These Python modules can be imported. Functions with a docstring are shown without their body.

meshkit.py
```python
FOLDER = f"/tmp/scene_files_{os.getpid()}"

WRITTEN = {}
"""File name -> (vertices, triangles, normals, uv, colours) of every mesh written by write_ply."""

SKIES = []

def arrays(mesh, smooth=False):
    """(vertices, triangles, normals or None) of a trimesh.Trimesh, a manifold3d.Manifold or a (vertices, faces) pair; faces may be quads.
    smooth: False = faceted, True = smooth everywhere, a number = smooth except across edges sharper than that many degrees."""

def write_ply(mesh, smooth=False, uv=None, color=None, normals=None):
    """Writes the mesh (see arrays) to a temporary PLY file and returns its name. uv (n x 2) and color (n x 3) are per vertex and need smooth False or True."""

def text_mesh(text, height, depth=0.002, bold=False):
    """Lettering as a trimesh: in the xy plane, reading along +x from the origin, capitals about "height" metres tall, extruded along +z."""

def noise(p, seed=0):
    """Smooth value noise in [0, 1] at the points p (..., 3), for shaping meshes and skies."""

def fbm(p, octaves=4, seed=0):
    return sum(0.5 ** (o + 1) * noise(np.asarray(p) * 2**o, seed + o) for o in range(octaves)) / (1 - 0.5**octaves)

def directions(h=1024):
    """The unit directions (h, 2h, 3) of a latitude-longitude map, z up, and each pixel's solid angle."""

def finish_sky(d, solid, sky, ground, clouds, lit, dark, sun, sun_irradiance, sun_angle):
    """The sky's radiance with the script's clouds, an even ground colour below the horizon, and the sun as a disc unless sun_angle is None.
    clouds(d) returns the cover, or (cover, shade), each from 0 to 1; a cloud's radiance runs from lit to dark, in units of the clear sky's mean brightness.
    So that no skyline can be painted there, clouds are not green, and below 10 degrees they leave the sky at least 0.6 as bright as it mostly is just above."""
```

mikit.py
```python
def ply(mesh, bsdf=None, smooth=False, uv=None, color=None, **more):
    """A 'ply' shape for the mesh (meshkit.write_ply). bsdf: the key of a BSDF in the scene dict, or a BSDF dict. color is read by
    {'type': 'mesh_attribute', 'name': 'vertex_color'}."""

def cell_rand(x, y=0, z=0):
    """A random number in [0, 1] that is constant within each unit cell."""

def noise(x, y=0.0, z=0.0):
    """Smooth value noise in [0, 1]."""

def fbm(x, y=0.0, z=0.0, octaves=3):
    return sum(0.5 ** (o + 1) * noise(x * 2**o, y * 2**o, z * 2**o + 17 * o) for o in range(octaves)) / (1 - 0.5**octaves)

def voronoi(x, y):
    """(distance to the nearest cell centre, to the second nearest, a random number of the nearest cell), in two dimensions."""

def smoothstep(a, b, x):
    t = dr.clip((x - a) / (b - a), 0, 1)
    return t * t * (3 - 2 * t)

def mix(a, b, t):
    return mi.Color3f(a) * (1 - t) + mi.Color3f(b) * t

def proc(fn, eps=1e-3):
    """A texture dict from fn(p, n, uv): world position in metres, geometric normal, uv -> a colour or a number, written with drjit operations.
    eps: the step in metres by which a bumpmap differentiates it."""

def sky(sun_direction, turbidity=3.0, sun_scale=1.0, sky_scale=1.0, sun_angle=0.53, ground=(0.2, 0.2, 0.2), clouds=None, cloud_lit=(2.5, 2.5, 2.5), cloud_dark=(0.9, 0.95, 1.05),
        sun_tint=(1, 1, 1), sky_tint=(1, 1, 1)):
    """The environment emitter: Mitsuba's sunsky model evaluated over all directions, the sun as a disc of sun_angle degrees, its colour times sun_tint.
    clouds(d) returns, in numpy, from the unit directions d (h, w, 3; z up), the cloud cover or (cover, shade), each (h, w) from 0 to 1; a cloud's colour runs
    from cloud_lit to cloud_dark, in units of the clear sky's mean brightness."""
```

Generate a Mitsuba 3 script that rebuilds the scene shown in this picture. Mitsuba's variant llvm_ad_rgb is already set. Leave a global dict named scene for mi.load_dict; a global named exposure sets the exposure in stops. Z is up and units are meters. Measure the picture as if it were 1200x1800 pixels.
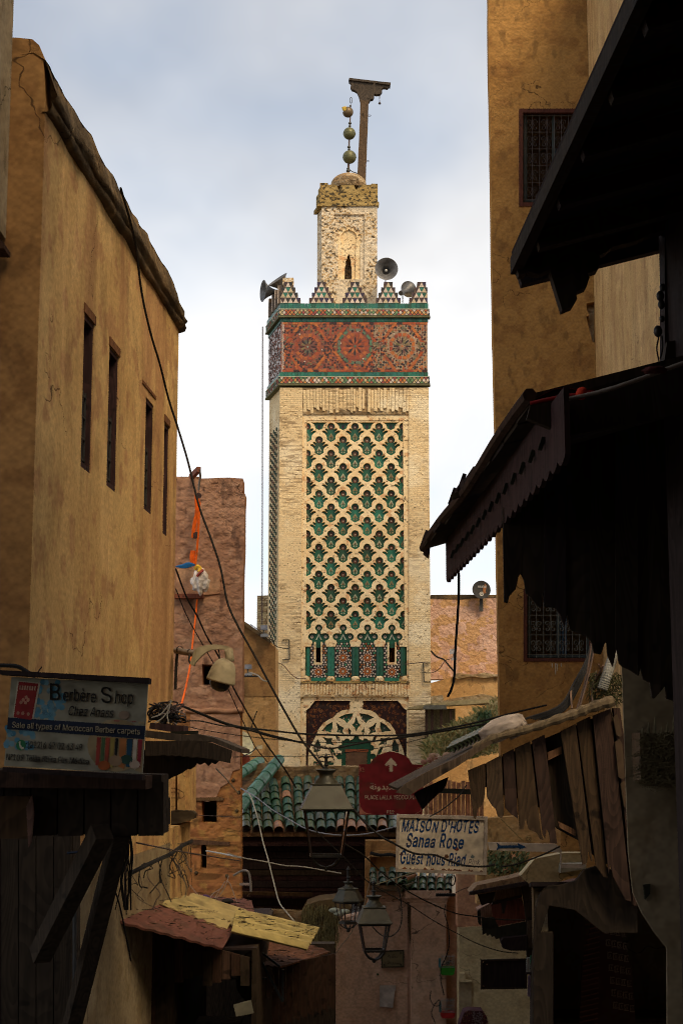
import math, random
import numpy as np
import trimesh
import shapely
from shapely import affinity
from shapely.geometry import Polygon, Point, LineString, box as sbox
from shapely.ops import unary_union
import drjit as dr
import mitsuba as mi
import mikit
import meshkit
from mikit import noise, fbm, voronoi, cell_rand, smoothstep, mix

T = mi.ScalarTransform4f
rng = np.random.default_rng(7)
random.seed(7)
scene, labels = {}, {}

# ---------------------------------------------------------------- camera, sky, exposure
FOC, CAMZ, PITCH = 2770.0, 1.65, math.radians(8.73)
CP, SP = math.cos(PITCH), math.sin(PITCH)
exposure = 2.7
SUN = (0.42, -0.74, 0.86)


def clouds(d):
    x, y, z = d[..., 0], d[..., 1], np.maximum(d[..., 2], 0)
    q = np.stack([x / (z + 0.25), y / (z + 0.25), z * 0 + 0.3], -1)
    big = meshkit.fbm(q * 1.6 + [3.1, 0.7, 0], 5, seed=3)
    fine = meshkit.fbm(q * np.array([5.0, 3.2, 1]) + 9.0, 5, seed=11)
    cover = 0.98 - 0.62 * np.clip((big - 0.50) * 4.0, 0, 1) * np.clip(0.45 + fine, 0, 1)
    shade = np.clip(-0.95 + 3.4 * z + 1.3 * (fine - 0.5) + 0.9 * (big - 0.5), 0, 0.85)
    return cover, shade


scene['camera'] = {
    'type': 'perspective', 'fov': math.degrees(2 * math.atan(600 / FOC)), 'fov_axis': 'x',
    'near_clip': 0.05, 'far_clip': 2000.0,
    'to_world': T().look_at(origin=[0, 0, CAMZ], target=[0, CP, CAMZ + SP], up=[0, 0, 1]),
}
scene['sky'] = mikit.sky(SUN, turbidity=3, sun_scale=0.325, sun_angle=26, clouds=clouds,
                         cloud_lit=(1.98, 1.97, 1.96), cloud_dark=(0.84, 0.85, 0.91), sky_tint=(1.16, 1.0, 0.85), sun_tint=(1.0, 0.92, 0.78),
                         ground=(0.12, 0.09, 0.06))


# ---------------------------------------------------------------- helpers
def P(px, py, Y):
    """The point at distance Y down the street that the photograph shows at pixel (px, py)."""
    a, b = (px - 600.0) / FOC, (900.0 - py) / FOC
    t = Y / (CP - b * SP)
    return np.array([a * t, Y, CAMZ + (SP + b * CP) * t])


def onplane(px, py, p0, n):
    a, b = (px - 600.0) / FOC, (900.0 - py) / FOC
    d = np.array([a, CP - b * SP, SP + b * CP])
    o = np.array([0, 0, CAMZ])
    t = np.dot(np.asarray(p0) - o, n) / np.dot(d, n)
    return o + t * d


def mpp(Y):
    return Y / FOC


USED = set()


def number(name):
    key, k = name, 0
    while key in USED:
        k += 1
        key = f'{name}_{k:03d}'
    USED.add(key)
    return key


def thing(name, label, category, group=None, kind=None):
    key = number(name)
    labels[key] = {'label': label, 'category': category}
    if group:
        labels[key]['group'] = group
    if kind:
        labels[key]['kind'] = kind
        if kind == 'structure':
            labels[key].pop('category')
    return key


NEXT = {}


def part(parent, name, mesh, mat, smooth=False, uv=None, label=None, kind=None, color=None):
    base = f'{parent}__{name}'
    n = NEXT.get(base, 0)
    NEXT[base] = n + 1
    key = base if n == 0 else f'{base}_{n:03d}'
    scene[key] = mikit.ply(mesh, mat, smooth=smooth, uv=uv, color=color)
    if label or kind:
        labels[key] = {}
        if label:
            labels[key]['label'] = label
        if kind:
            labels[key]['kind'] = kind
    return key


def single(name, mesh, mat, label, category, smooth=False, uv=None, group=None, kind=None):
    key = thing(name, label, category, group, kind)
    scene[key] = mikit.ply(mesh, mat, smooth=smooth, uv=uv)
    return key


def cat(ms):
    return trimesh.util.concatenate([m for m in ms if m is not None])


def flat(m):
    """Unmerged copy: every face owns its vertices."""
    v = m.vertices[m.faces].reshape(-1, 3)
    return trimesh.Trimesh(v, np.arange(len(v)).reshape(-1, 3), process=False)


def code(c):
    """A colour packed in one number, read back by the painted materials."""
    q = [int(round(math.sqrt(min(max(x, 0), 1)) * 31)) for x in c]
    return (q[0] * 1024 + q[1] * 32 + q[2]) / 32768.0


def cuv(n, c, seed=0.0):
    return np.tile([[code(c), seed]], (n, 1))


class CM:
    """Collects meshes with a colour each."""

    def __init__(self):
        self.ms, self.uv = [], []

    def add(self, m, c):
        m = flat(m)
        self.ms.append(m)
        self.uv.append(cuv(len(m.vertices), c, rng.random()))

    def put(self, parent, name, mat, label=None, kind=None):
        return part(parent, name, cat(self.ms), mat, uv=np.vstack(self.uv), label=label, kind=kind)


def cpart(parent, name, mesh, c, mat='painted', label=None, kind=None, smooth=False):
    if not smooth:
        mesh = flat(mesh)
    return part(parent, name, mesh, mat, smooth=smooth, uv=cuv(len(mesh.vertices), c, rng.random()), label=label, kind=kind)


def csingle(name, mesh, c, label, category, mat='painted', group=None, kind=None, smooth=False):
    if not smooth:
        mesh = flat(mesh)
    return single(name, mesh, mat, label, category, smooth=smooth, uv=cuv(len(mesh.vertices), c, rng.random()), group=group, kind=kind)


def polys(g):
    if g.is_empty:
        return []
    return [q for q in getattr(g, 'geoms', [g]) if q.geom_type == 'Polygon' and q.area > 1e-9]


def ext(g, t):
    """Extrudes a 2-D shape of the (x, z) plane along +y by t; its front face is at y = 0."""
    ms = []
    for q in polys(g):
        m = trimesh.creation.extrude_polygon(q, t, engine='earcut')
        v = np.array(m.vertices)[:, [0, 2, 1]]
        ms.append(trimesh.Trimesh(v, np.array(m.faces)[:, ::-1], process=False))
    return cat(ms)


def pxpoly(pts, Y):
    w = [P(x, y, Y) for x, y in pts]
    return Polygon([(p[0], p[2]) for p in w]).buffer(0)


def slab(pts, Y, t, holes=()):
    """A slab facing the street's near end whose front at distance Y has this outline in photograph pixels, t metres thick."""
    g = pxpoly(pts, Y)
    for h in holes:
        g = g.difference(pxpoly(h, Y))
    m = ext(g, t)
    m.apply_translation([0, Y, 0])
    return m


def rect(x0, y0, x1, y1):
    return [(x0, y0), (x1, y0), (x1, y1), (x0, y1)]


def bx(x0, x1, y0, y1, z0, z1):
    m = trimesh.creation.box((x1 - x0, y1 - y0, z1 - z0))
    m.apply_translation([(x0 + x1) / 2, (y0 + y1) / 2, (z0 + z1) / 2])
    return m


def beam(a, b, w, h, up=(0, 0, 1)):
    """A rectangular bar from a to b, w wide and h high."""
    a, b = np.asarray(a, float), np.asarray(b, float)
    d = b - a
    L = np.linalg.norm(d)
    d = d / L
    s = np.cross(d, up)
    if np.linalg.norm(s) < 1e-6:
        s = np.cross(d, [1, 0, 0])
    s /= np.linalg.norm(s)
    u = np.cross(s, d)
    m = trimesh.creation.box((L, w, h))
    M = np.eye(4)
    M[:3, 0], M[:3, 1], M[:3, 2], M[:3, 3] = d, s, u, (a + b) / 2
    m.apply_transform(M)
    return m


def spline(pts, n=8):
    p = np.asarray(pts, float)
    if len(p) < 3:
        return np.array([p[0] + (p[-1] - p[0]) * t for t in np.linspace(0, 1, n + 1)])
    q = np.vstack([2 * p[0] - p[1], p, 2 * p[-1] - p[-2]])
    out = []
    for i in range(1, len(q) - 2):
        for t in np.linspace(0, 1, n, endpoint=False):
            a, b, c, d = q[i - 1], q[i], q[i + 1], q[i + 2]
            out.append(0.5 * (2 * b + (c - a) * t + (2 * a - 5 * b + 4 * c - d) * t * t + (3 * b - a - 3 * c + d) * t ** 3))
    out.append(p[-1])
    return np.array(out)


def tube(pts, r, sides=6, closed=True):
    p = np.asarray(pts, float)
    r = np.broadcast_to(np.asarray(r, float), (len(p),))
    t = np.gradient(p, axis=0)
    t /= np.linalg.norm(t, axis=1, keepdims=True) + 1e-12
    a = np.cross(t[0], [0.13, 0.31, 0.94])
    a /= np.linalg.norm(a)
    A = []
    for k in range(len(p)):
        a = a - t[k] * np.dot(a, t[k])
        a /= np.linalg.norm(a) + 1e-12
        A.append(a)
    A = np.array(A)
    B = np.cross(t, A)
    ang = np.arange(sides) * 2 * np.pi / sides
    v = p[:, None] + r[:, None, None] * (np.cos(ang)[None, :, None] * A[:, None] + np.sin(ang)[None, :, None] * B[:, None])
    i, j = np.meshgrid(np.arange(len(p) - 1), np.arange(sides), indexing='ij')
    q = np.stack([i * sides + j, i * sides + (j + 1) % sides, (i + 1) * sides + (j + 1) % sides, (i + 1) * sides + j], -1).reshape(-1, 4)
    v = v.reshape(-1, 3)
    f = [q[:, [0, 1, 2]], q[:, [0, 2, 3]]]
    if closed:
        n = len(v)
        v = np.vstack([v, p[0], p[-1]])
        k = np.arange(sides)
        f += [np.stack([k * 0 + n, (k + 1) % sides, k], 1), np.stack([k * 0 + n + 1, k + (len(p) - 1) * sides, (k + 1) % sides + (len(p) - 1) * sides], 1)]
    return trimesh.Trimesh(v, np.vstack(f), process=False)


def wire(pts, r, n=8, sides=5):
    return tube(spline(pts, n), r, sides)


def lathe(profile, c=(0, 0, 0), sides=24, rot=0.0, sx=1.0, sy=1.0):
    """Profile [(radius, z)] turned round the z axis at c."""
    pr = np.asarray(profile, float)
    ang = rot + np.arange(sides) * 2 * np.pi / sides
    v = np.stack([pr[:, 0][:, None] * np.cos(ang) * sx, pr[:, 0][:, None] * np.sin(ang) * sy, np.repeat(pr[:, 1][:, None], sides, 1)], -1).reshape(-1, 3)
    i, j = np.meshgrid(np.arange(len(pr) - 1), np.arange(sides), indexing='ij')
    q = np.stack([i * sides + j, i * sides + (j + 1) % sides, (i + 1) * sides + (j + 1) % sides, (i + 1) * sides + j], -1).reshape(-1, 4)
    return trimesh.Trimesh(v + np.asarray(c), np.vstack([q[:, [0, 1, 2]], q[:, [0, 2, 3]]]), process=False)


def aim(m, z, at):
    """Turns a mesh built along +z to point along z and moves it to at."""
    M = trimesh.geometry.align_vectors([0, 0, 1], np.asarray(z, float) / np.linalg.norm(z))
    M = np.array(M)
    M[:3, 3] = at
    m = m.copy()
    m.apply_transform(M)
    return m


def carve(m, tools):
    """Cuts real hollows out of a solid."""
    import manifold3d as mf

    def solid(q):
        q = trimesh.Trimesh(np.array(q.vertices), np.array(q.faces), process=True)
        q.merge_vertices()
        q.fix_normals()
        return mf.Manifold(mf.Mesh(np.asarray(q.vertices, np.float32), np.asarray(q.faces, np.uint32)))

    a = solid(m)
    for t in tools:
        a = a - solid(t)
    r = a.to_mesh()
    return trimesh.Trimesh(np.array(r.vert_properties)[:, :3], np.array(r.tri_verts), process=False)


def disc(x, y, r, n=12):
    a = np.arange(n) * 2 * np.pi / n
    return [(x + r * math.cos(t), y + r * math.sin(t)) for t in a]


# ---------------------------------------------------------------- materials
def mat(key, d):
    scene[key] = {'type': 'twosided', 'bsdf': d} if d['type'] not in ('thindielectric', 'dielectric', 'twosided') else d


def bumped(d, fn, scale, eps=3e-3):
    return {'type': 'bumpmap', 'arbitrary': mikit.proc(fn, eps=eps), 'scale': scale, 'bsdf': d}


def rough_h(p, n, uv):
    return fbm(p.x * 9, p.y * 9, p.z * 9, 4)


def plaster(key, base, second, third, streak=0.0, stain=(0.1, 0.07, 0.04), stain_amt=0.35, scale=1.0, bump=0.02, peel=None, peel_at=0.6, courses=0.0):
    """Lime plaster: two tones in clouds, vertical run-off streaks, grains and flaked patches."""

    def fn(p, n, uv):
        s = p.x + p.y
        c = mix(base, second, smoothstep(0.35, 0.65, fbm(p.x * 1.3 * scale, p.y * 1.3 * scale, p.z * 1.1 * scale, 4)))
        c = mix(c, third, 0.75 * smoothstep(0.52, 0.68, fbm(p.x * 4.1 * scale + 3, p.y * 4.1 * scale, p.z * 3.3 * scale, 4)))
        if streak > 0:
            wob = 0.25 * noise(s * 2.0, p.z * 1.2, 8.0)
            r = fbm((s + wob) * 1.9, p.z * 0.3, 5.0, 5)
            r2 = fbm((s + 1.6 * wob) * 4.2, p.z * 0.8, 1.0, 4)
            c = mix(c, third, streak * smoothstep(0.46, 0.72, r))
            c = c * (1 - 0.26 * streak * smoothstep(0.48, 0.74, r2)) + mi.Color3f(0.08, 0.06, 0.035) * (streak * smoothstep(0.6, 0.8, 1 - r2))
        if peel is not None:
            e = fbm(p.x * 3.0 * scale + 11, p.y * 3.0 * scale, p.z * 3.0 * scale, 5)
            c = mix(c, peel, smoothstep(peel_at, peel_at + 0.025, e))
        if courses > 0:
            k = fbm(s * 2.0, p.z * courses, 2.0, 4)
            c = mix(c, stain, 0.5 * smoothstep(0.52, 0.66, k))
        g = fbm(p.x * 26, p.y * 26, p.z * 26, 3)
        c = c * (0.72 + 0.56 * g)
        k1 = dr.abs(fbm(p.x * 0.9 + 3, p.y * 0.9, p.z * 0.9, 5) - 0.5)
        c = c * (1 - 0.75 * (1 - smoothstep(0.0, 0.0045, k1)) * smoothstep(0.5, 0.58, noise(p.x * 0.8, p.y * 0.8 + 9, p.z * 0.8)))
        d = fbm(p.x * 7 + 5, p.y * 7, p.z * 2.4, 4)
        c = mix(c, stain, stain_amt * smoothstep(0.58, 0.78, d))
        return c

    mat(key, bumped({'type': 'principled', 'base_color': mikit.proc(fn), 'roughness': 0.92, 'specular': 0.2}, rough_h, bump))


def paint_fn(p, n, uv):
    k = mi.UInt32(dr.floor(uv.x * 32768.0 + 0.5))
    r, g, b = mi.Float(k >> 10) / 31.0, mi.Float((k >> 5) & 31) / 31.0, mi.Float(k & 31) / 31.0
    c = mi.Color3f(r * r, g * g, b * b)
    w = fbm(p.x * 11 + uv.y * 37, p.y * 11, p.z * 11, 4)
    c = c * (0.6 + 0.8 * w)
    d = fbm(p.x * 5, p.y * 5 + uv.y * 11, p.z * 5, 4)
    return mix(c, c * 0.35 + mi.Color3f(0.05, 0.038, 0.025) * 0.6, 0.6 * smoothstep(0.56, 0.74, d))


mat('painted', {'type': 'principled', 'base_color': mikit.proc(paint_fn), 'roughness': 0.8, 'specular': 0.25})
mat('glazed', {'type': 'principled', 'base_color': mikit.proc(paint_fn), 'roughness': 0.38, 'specular': 0.45})
mat('metal', {'type': 'principled', 'base_color': mikit.proc(paint_fn), 'roughness': 0.48, 'specular': 0.5, 'metallic': 0.35})


def wood_fn(p, n, uv):
    k = mi.UInt32(dr.floor(uv.x * 32768.0 + 0.5))
    r, g, b = mi.Float(k >> 10) / 31.0, mi.Float((k >> 5) & 31) / 31.0, mi.Float(k & 31) / 31.0
    c = mi.Color3f(r * r, g * g, b * b)
    s = uv.y * 53
    w = fbm(p.x * 42 + s, p.y * 42, p.z * 2.6 + 3 * noise(p.x * 5 + s, p.y * 5, p.z * 3), 4)
    ring = noise(p.x * 9 + s, p.y * 9, p.z * 1.3) * 9
    ring = ring - dr.floor(ring)
    c = c * (0.45 + 1.0 * w) * (0.78 + 0.4 * smoothstep(0.1, 0.9, ring))
    knot = fbm(p.x * 8 + s, p.y * 8, p.z * 8, 3)
    return c * (1 - 0.6 * smoothstep(0.66, 0.78, knot))


mat('wood', {'type': 'principled', 'base_color': mikit.proc(wood_fn), 'roughness': 0.78, 'specular': 0.25})
mat('cable', {'type': 'principled', 'base_color': {'type': 'rgb', 'value': (0.012, 0.012, 0.013)}, 'roughness': 0.55})
mat('pane', {'type': 'thindielectric', 'int_ior': 1.18})
# ---------------------------------------------------------------- materials of the minaret
TY = 52.0
TM = mpp(TY)


def tower_fn(p, n, uv):
    row = dr.floor(p.z / 0.068)
    xx = (p.x + p.y * 1.0) / 0.235 + 0.5 * (row - 2 * dr.floor(row * 0.5))
    rnd = cell_rand(dr.floor(xx), row, 3)
    c = mix((0.78, 0.63, 0.38), (0.72, 0.55, 0.31), rnd)
    c = mix(c, (0.84, 0.74, 0.52), 0.8 * smoothstep(0.5, 0.7, fbm(p.x * 1.1, p.y, p.z * 0.9, 4)))
    fx, fz = xx - dr.floor(xx), p.z / 0.068 - row
    worn = smoothstep(0.42, 0.62, fbm(p.x * 1.7 + 4, p.y * 1.7, p.z * 1.7, 4))
    joint = dr.select((fz < 0.2) | (fx < 0.06), mi.Float(1), mi.Float(0)) * worn
    c = c * (1 - 0.26 * joint)
    st = fbm(p.x * 3.6, p.y * 3.6, p.z * 17.0, 4)
    blot = smoothstep(0.47, 0.66, fbm(p.x * 0.9 + 7, p.y * 0.9, p.z * 0.35, 4))
    c = mix(c, (0.24, 0.155, 0.08), 0.65 * blot * smoothstep(0.48, 0.6, st))
    speck = fbm(p.x * 19, p.y * 19, p.z * 19, 3)
    c = mix(c, (0.15, 0.10, 0.055), 0.8 * smoothstep(0.66, 0.74, speck) * smoothstep(0.35, 0.6, fbm(p.x * 2, p.y * 2, p.z * 2 + 9, 3)))
    return c * (0.8 + 0.4 * fbm(p.x * 30, p.y * 30, p.z * 30, 2))


def tower_h(p, n, uv):
    row = dr.floor(p.z / 0.068)
    fz = p.z / 0.068 - row
    return 0.6 * fbm(p.x * 7, p.y * 7, p.z * 14, 3) + 0.25 * smoothstep(0.0, 0.25, fz)


mat('tower_stone', bumped({'type': 'principled', 'base_color': mikit.proc(tower_fn), 'roughness': 0.92, 'specular': 0.2}, tower_h, 0.035, 0.01))


def stucco_fn(p, n, uv):
    c = mix((0.84, 0.69, 0.43), (0.78, 0.60, 0.34), smoothstep(0.4, 0.65, fbm(p.x * 2, p.y * 2, p.z * 2, 4)))
    c = mix(c, (0.58, 0.30, 0.13), 0.7 * smoothstep(0.58, 0.70, fbm(p.x * 5, p.y * 5, p.z * 5 + 3, 4)))
    c = mix(c, (0.13, 0.085, 0.05), 0.8 * smoothstep(0.61, 0.72, fbm(p.x * 15, p.y * 15, p.z * 13, 4)))
    return c * (0.82 + 0.36 * fbm(p.x * 40, p.y * 40, p.z * 40, 2))


mat('stucco', bumped({'type': 'principled', 'base_color': mikit.proc(stucco_fn), 'roughness': 0.9, 'specular': 0.2}, rough_h, 0.02))


def lichen_fn(p, n, uv):
    c = mix((0.78, 0.70, 0.55), (0.66, 0.54, 0.36), fbm(p.x * 3, p.y * 3, p.z * 3, 3))
    z1 = fbm(p.x * 1.6 + 2, p.y * 1.6, p.z * 1.2 + uv.y * 0, 4)
    sp = fbm(p.x * 17, p.y * 17, p.z * 13, 4)
    sp2 = fbm(p.x * 21 + 5, p.y * 21, p.z * 17, 3)
    a = smoothstep(0.40, 0.60, z1 + 0.20 * (1 - smoothstep(-0.25, 0.45, p.x + 0.35 * (noise(p.z * 1.7, 3.0, p.x * 2) - 0.5))))
    c = mix(c, (0.42, 0.24, 0.06), 0.75 * a * smoothstep(0.47, 0.6, sp2))
    c = mix(c, (0.05, 0.042, 0.035), 0.85 * smoothstep(0.55, 0.66, sp) * (0.2 + 0.8 * a))
    return c * (0.7 + 0.6 * fbm(p.x * 35, p.y * 35, p.z * 35, 2))


mat('lichen_plaster', bumped({'type': 'principled', 'base_color': mikit.proc(lichen_fn), 'roughness': 0.95, 'specular': 0.15}, rough_h, 0.05, 0.01))
mat('lichen_dense', bumped({'type': 'principled', 'base_color': mikit.proc(lambda p, n, uv: mix(mix((0.30, 0.19, 0.055), (0.44, 0.33, 0.14), fbm(p.x * 4, p.y * 4, p.z * 4, 3)), (0.045, 0.04, 0.03), 0.9 * smoothstep(0.5, 0.6, fbm(p.x * 13, p.y * 13, p.z * 13, 4)))),
                            'roughness': 0.95, 'specular': 0.15}, rough_h, 0.06, 0.01))

GREEN, GREEN2, GREEN3 = (0.010, 0.085, 0.05), (0.014, 0.15, 0.095), (0.02, 0.125, 0.095)
CREAM, BLACKT, ORANGE, RUST = (0.58, 0.52, 0.42), (0.02, 0.015, 0.02), (0.46, 0.10, 0.02), (0.30, 0.055, 0.015)

XA, XB = P(491.3, 950, TY)[0], P(754.4, 950, TY)[0]


def TW(px, py):
    """(x, z) on the front plane of the minaret."""
    xl = 490.5 + (py - 560) * 1.5 / 770
    xr = 751.5 + (py - 560) * 5 / 670
    u = (px - xl) / (xr - xl)
    return XA + u * (XB - XA), P(600, py, TY)[2]


def tpoly(pts):
    return Polygon([TW(*q) for q in pts]).buffer(0)


def tslab(g, front, t):
    if isinstance(g, list):
        g = tpoly(g)
    m = ext(g, t)
    m.apply_translation([0, TY + front, 0])
    return m


minaret = thing('minaret', 'tall square minaret of cream brick with green tile lattice and red mosaic frieze', 'minaret')
SK = math.radians(14)
DV = np.array([-math.sin(SK), math.cos(SK)])


def footprint(dx0, dx1, y0, L):
    """Plan of a storey: front from XA - dx0 to XB + dx1 at y0, left side running back askew."""
    a = np.array([XA - dx0, y0])
    c = a + DV * L
    return Polygon([a, (XB + dx1, y0), (XB + dx1 - 0.25, y0 + L), c])


def prism(fp, z0, z1):
    m = trimesh.creation.extrude_polygon(fp, z1 - z0, engine='earcut')
    m.apply_translation([0, 0, z0])
    return m


Z = lambda py: P(600, py, TY)[2]
LL = 2.28
GROUND_T = -7.0
WINX = ((0, -5.0, 3.6), (3, -5.0, 5.4))
core = prism(footprint(-0.005, -0.005, TY + 0.30, LL - 0.30), GROUND_T, Z(535))
# piers, frame and bands of the front
part(minaret, 'pier', tslab([(489.6, 1700), (489.6, 681), (530, 681), (530, 1700)], 0, 0.299), 'tower_stone')
part(minaret, 'pier', tslab([(718.5, 1700), (718.5, 681), (753.5, 681), (757, 1230), (760, 1700)], 0, 0.299), 'tower_stone')
part(minaret, 'head_band', tslab(rect(530.1, 681, 718.4, 728), 0.012, 0.287), 'masonry')
fr = tpoly(rect(530.1, 728.1, 718.4, 1199)).difference(tpoly([(537.3, 738), (708, 738), (711.5, 1137), (715, 1137), (715, 1197.5), (537.6, 1197.5), (537.6, 1137), (539, 1137)]))
part(minaret, 'frame', tslab(fr, 0.06, 0.239), 'stucco')

# bricks on end under the mosaic
cm, cm2 = [], []
x = 532.0
while x < 717:
    w = rng.uniform(4.0, 7.2)
    tp, bt = 683 + rng.uniform(-2, 3), 722 + rng.uniform(-5, 4)
    lean = (x - 625) * 0.012
    if rng.random() < 0.96:
        g = tpoly([(x + lean, tp), (x + w - 0.8 + lean, tp + rng.uniform(-1, 2)), (x + w - 0.7, bt), (x, bt + rng.uniform(-3, 1))])
        cm.append(tslab(g, -rng.uniform(0.0, 0.055), 0.08))
    x += w
part(minaret, 'soldier_bricks', cat(cm), 'tower_stone', kind='stuff', label='row of worn bricks set on end above the lattice')


# lattice of palmettes
def motif(cx, by, k=1.0):
    h = [(0, 0), (4, 2), (7.5, 4.5), (7.0, 8), (8.2, 11.5), (11, 15), (15.8, 17.4), (14.8, 19.4), (11, 19.4), (7.4, 16.6), (5.6, 17.4), (8.6, 19.4), (10.8, 22.8), (8.4, 23.6), (4.6, 21.4), (2.6, 20.4), (2.6, 23)]
    pts = [(cx + a * k, by - b) for a, b in h] + [(cx - a * k, by - b) for a, b in reversed(h)]
    return tpoly(pts).union(tpoly(disc(cx, by - 26.8, 6.3, 16))).buffer(0.010)


def tile_piece(cx, by, hole, clip):
    """Green glazed palmette with a dark round head and a pale triangle of inlay."""
    c = CM()
    g = random.choice([GREEN, GREEN, GREEN2, (0.02, 0.07, 0.04)])
    c.add(tslab(hole.buffer(0.012).intersection(clip), 0.20, 0.05), g)

    def deco(pts, col, f):
        q = tpoly(pts).intersection(clip)
        if not q.is_empty and q.area > 1e-5:
            c.add(tslab(q, f, 0.02), col)
    hc = random.choice([(0.11, 0.035, 0.015), (0.05, 0.02, 0.012), (0.10, 0.05, 0.03)])
    deco(disc(cx, by - 26.8, 4.4, 12), hc, 0.188)
    deco(disc(cx, by - 26.3, 1.3, 6), (0.5, 0.42, 0.33), 0.183)
    pale = random.choice([(0.36, 0.36, 0.26), (0.30, 0.33, 0.24), (0.25, 0.2, 0.1)])
    deco([(cx - 4.6, by - 8.2), (cx, by - 16.4), (cx + 4.6, by - 8.2), (cx + 2.6, by - 8.2), (cx, by - 13.2), (cx - 2.6, by - 8.2)], pale, 0.188)
    deco([(cx - 3.4, by - 6.4), (cx - 1.2, by - 7.2), (cx - 1.0, by - 4.4), (cx - 2.8, by - 4.6)], pale, 0.186)
    deco([(cx + 3.4, by - 6.4), (cx + 1.2, by - 7.2), (cx + 1.0, by - 4.4), (cx + 2.8, by - 4.6)], pale, 0.186)
    deco([(cx - 1.0, by - 8.6), (cx, by - 12.0), (cx + 1.0, by - 8.6)], (0.28, 0.08, 0.03), 0.186)
    return c


def colx(i, half, by):
    f = (by - 740) / 370.0
    x0 = 538.3 + 1.0 * f
    pitch = 42.35 + 0.35 * f
    return x0 + pitch * (i + (0.5 if half else 0.0))


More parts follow.
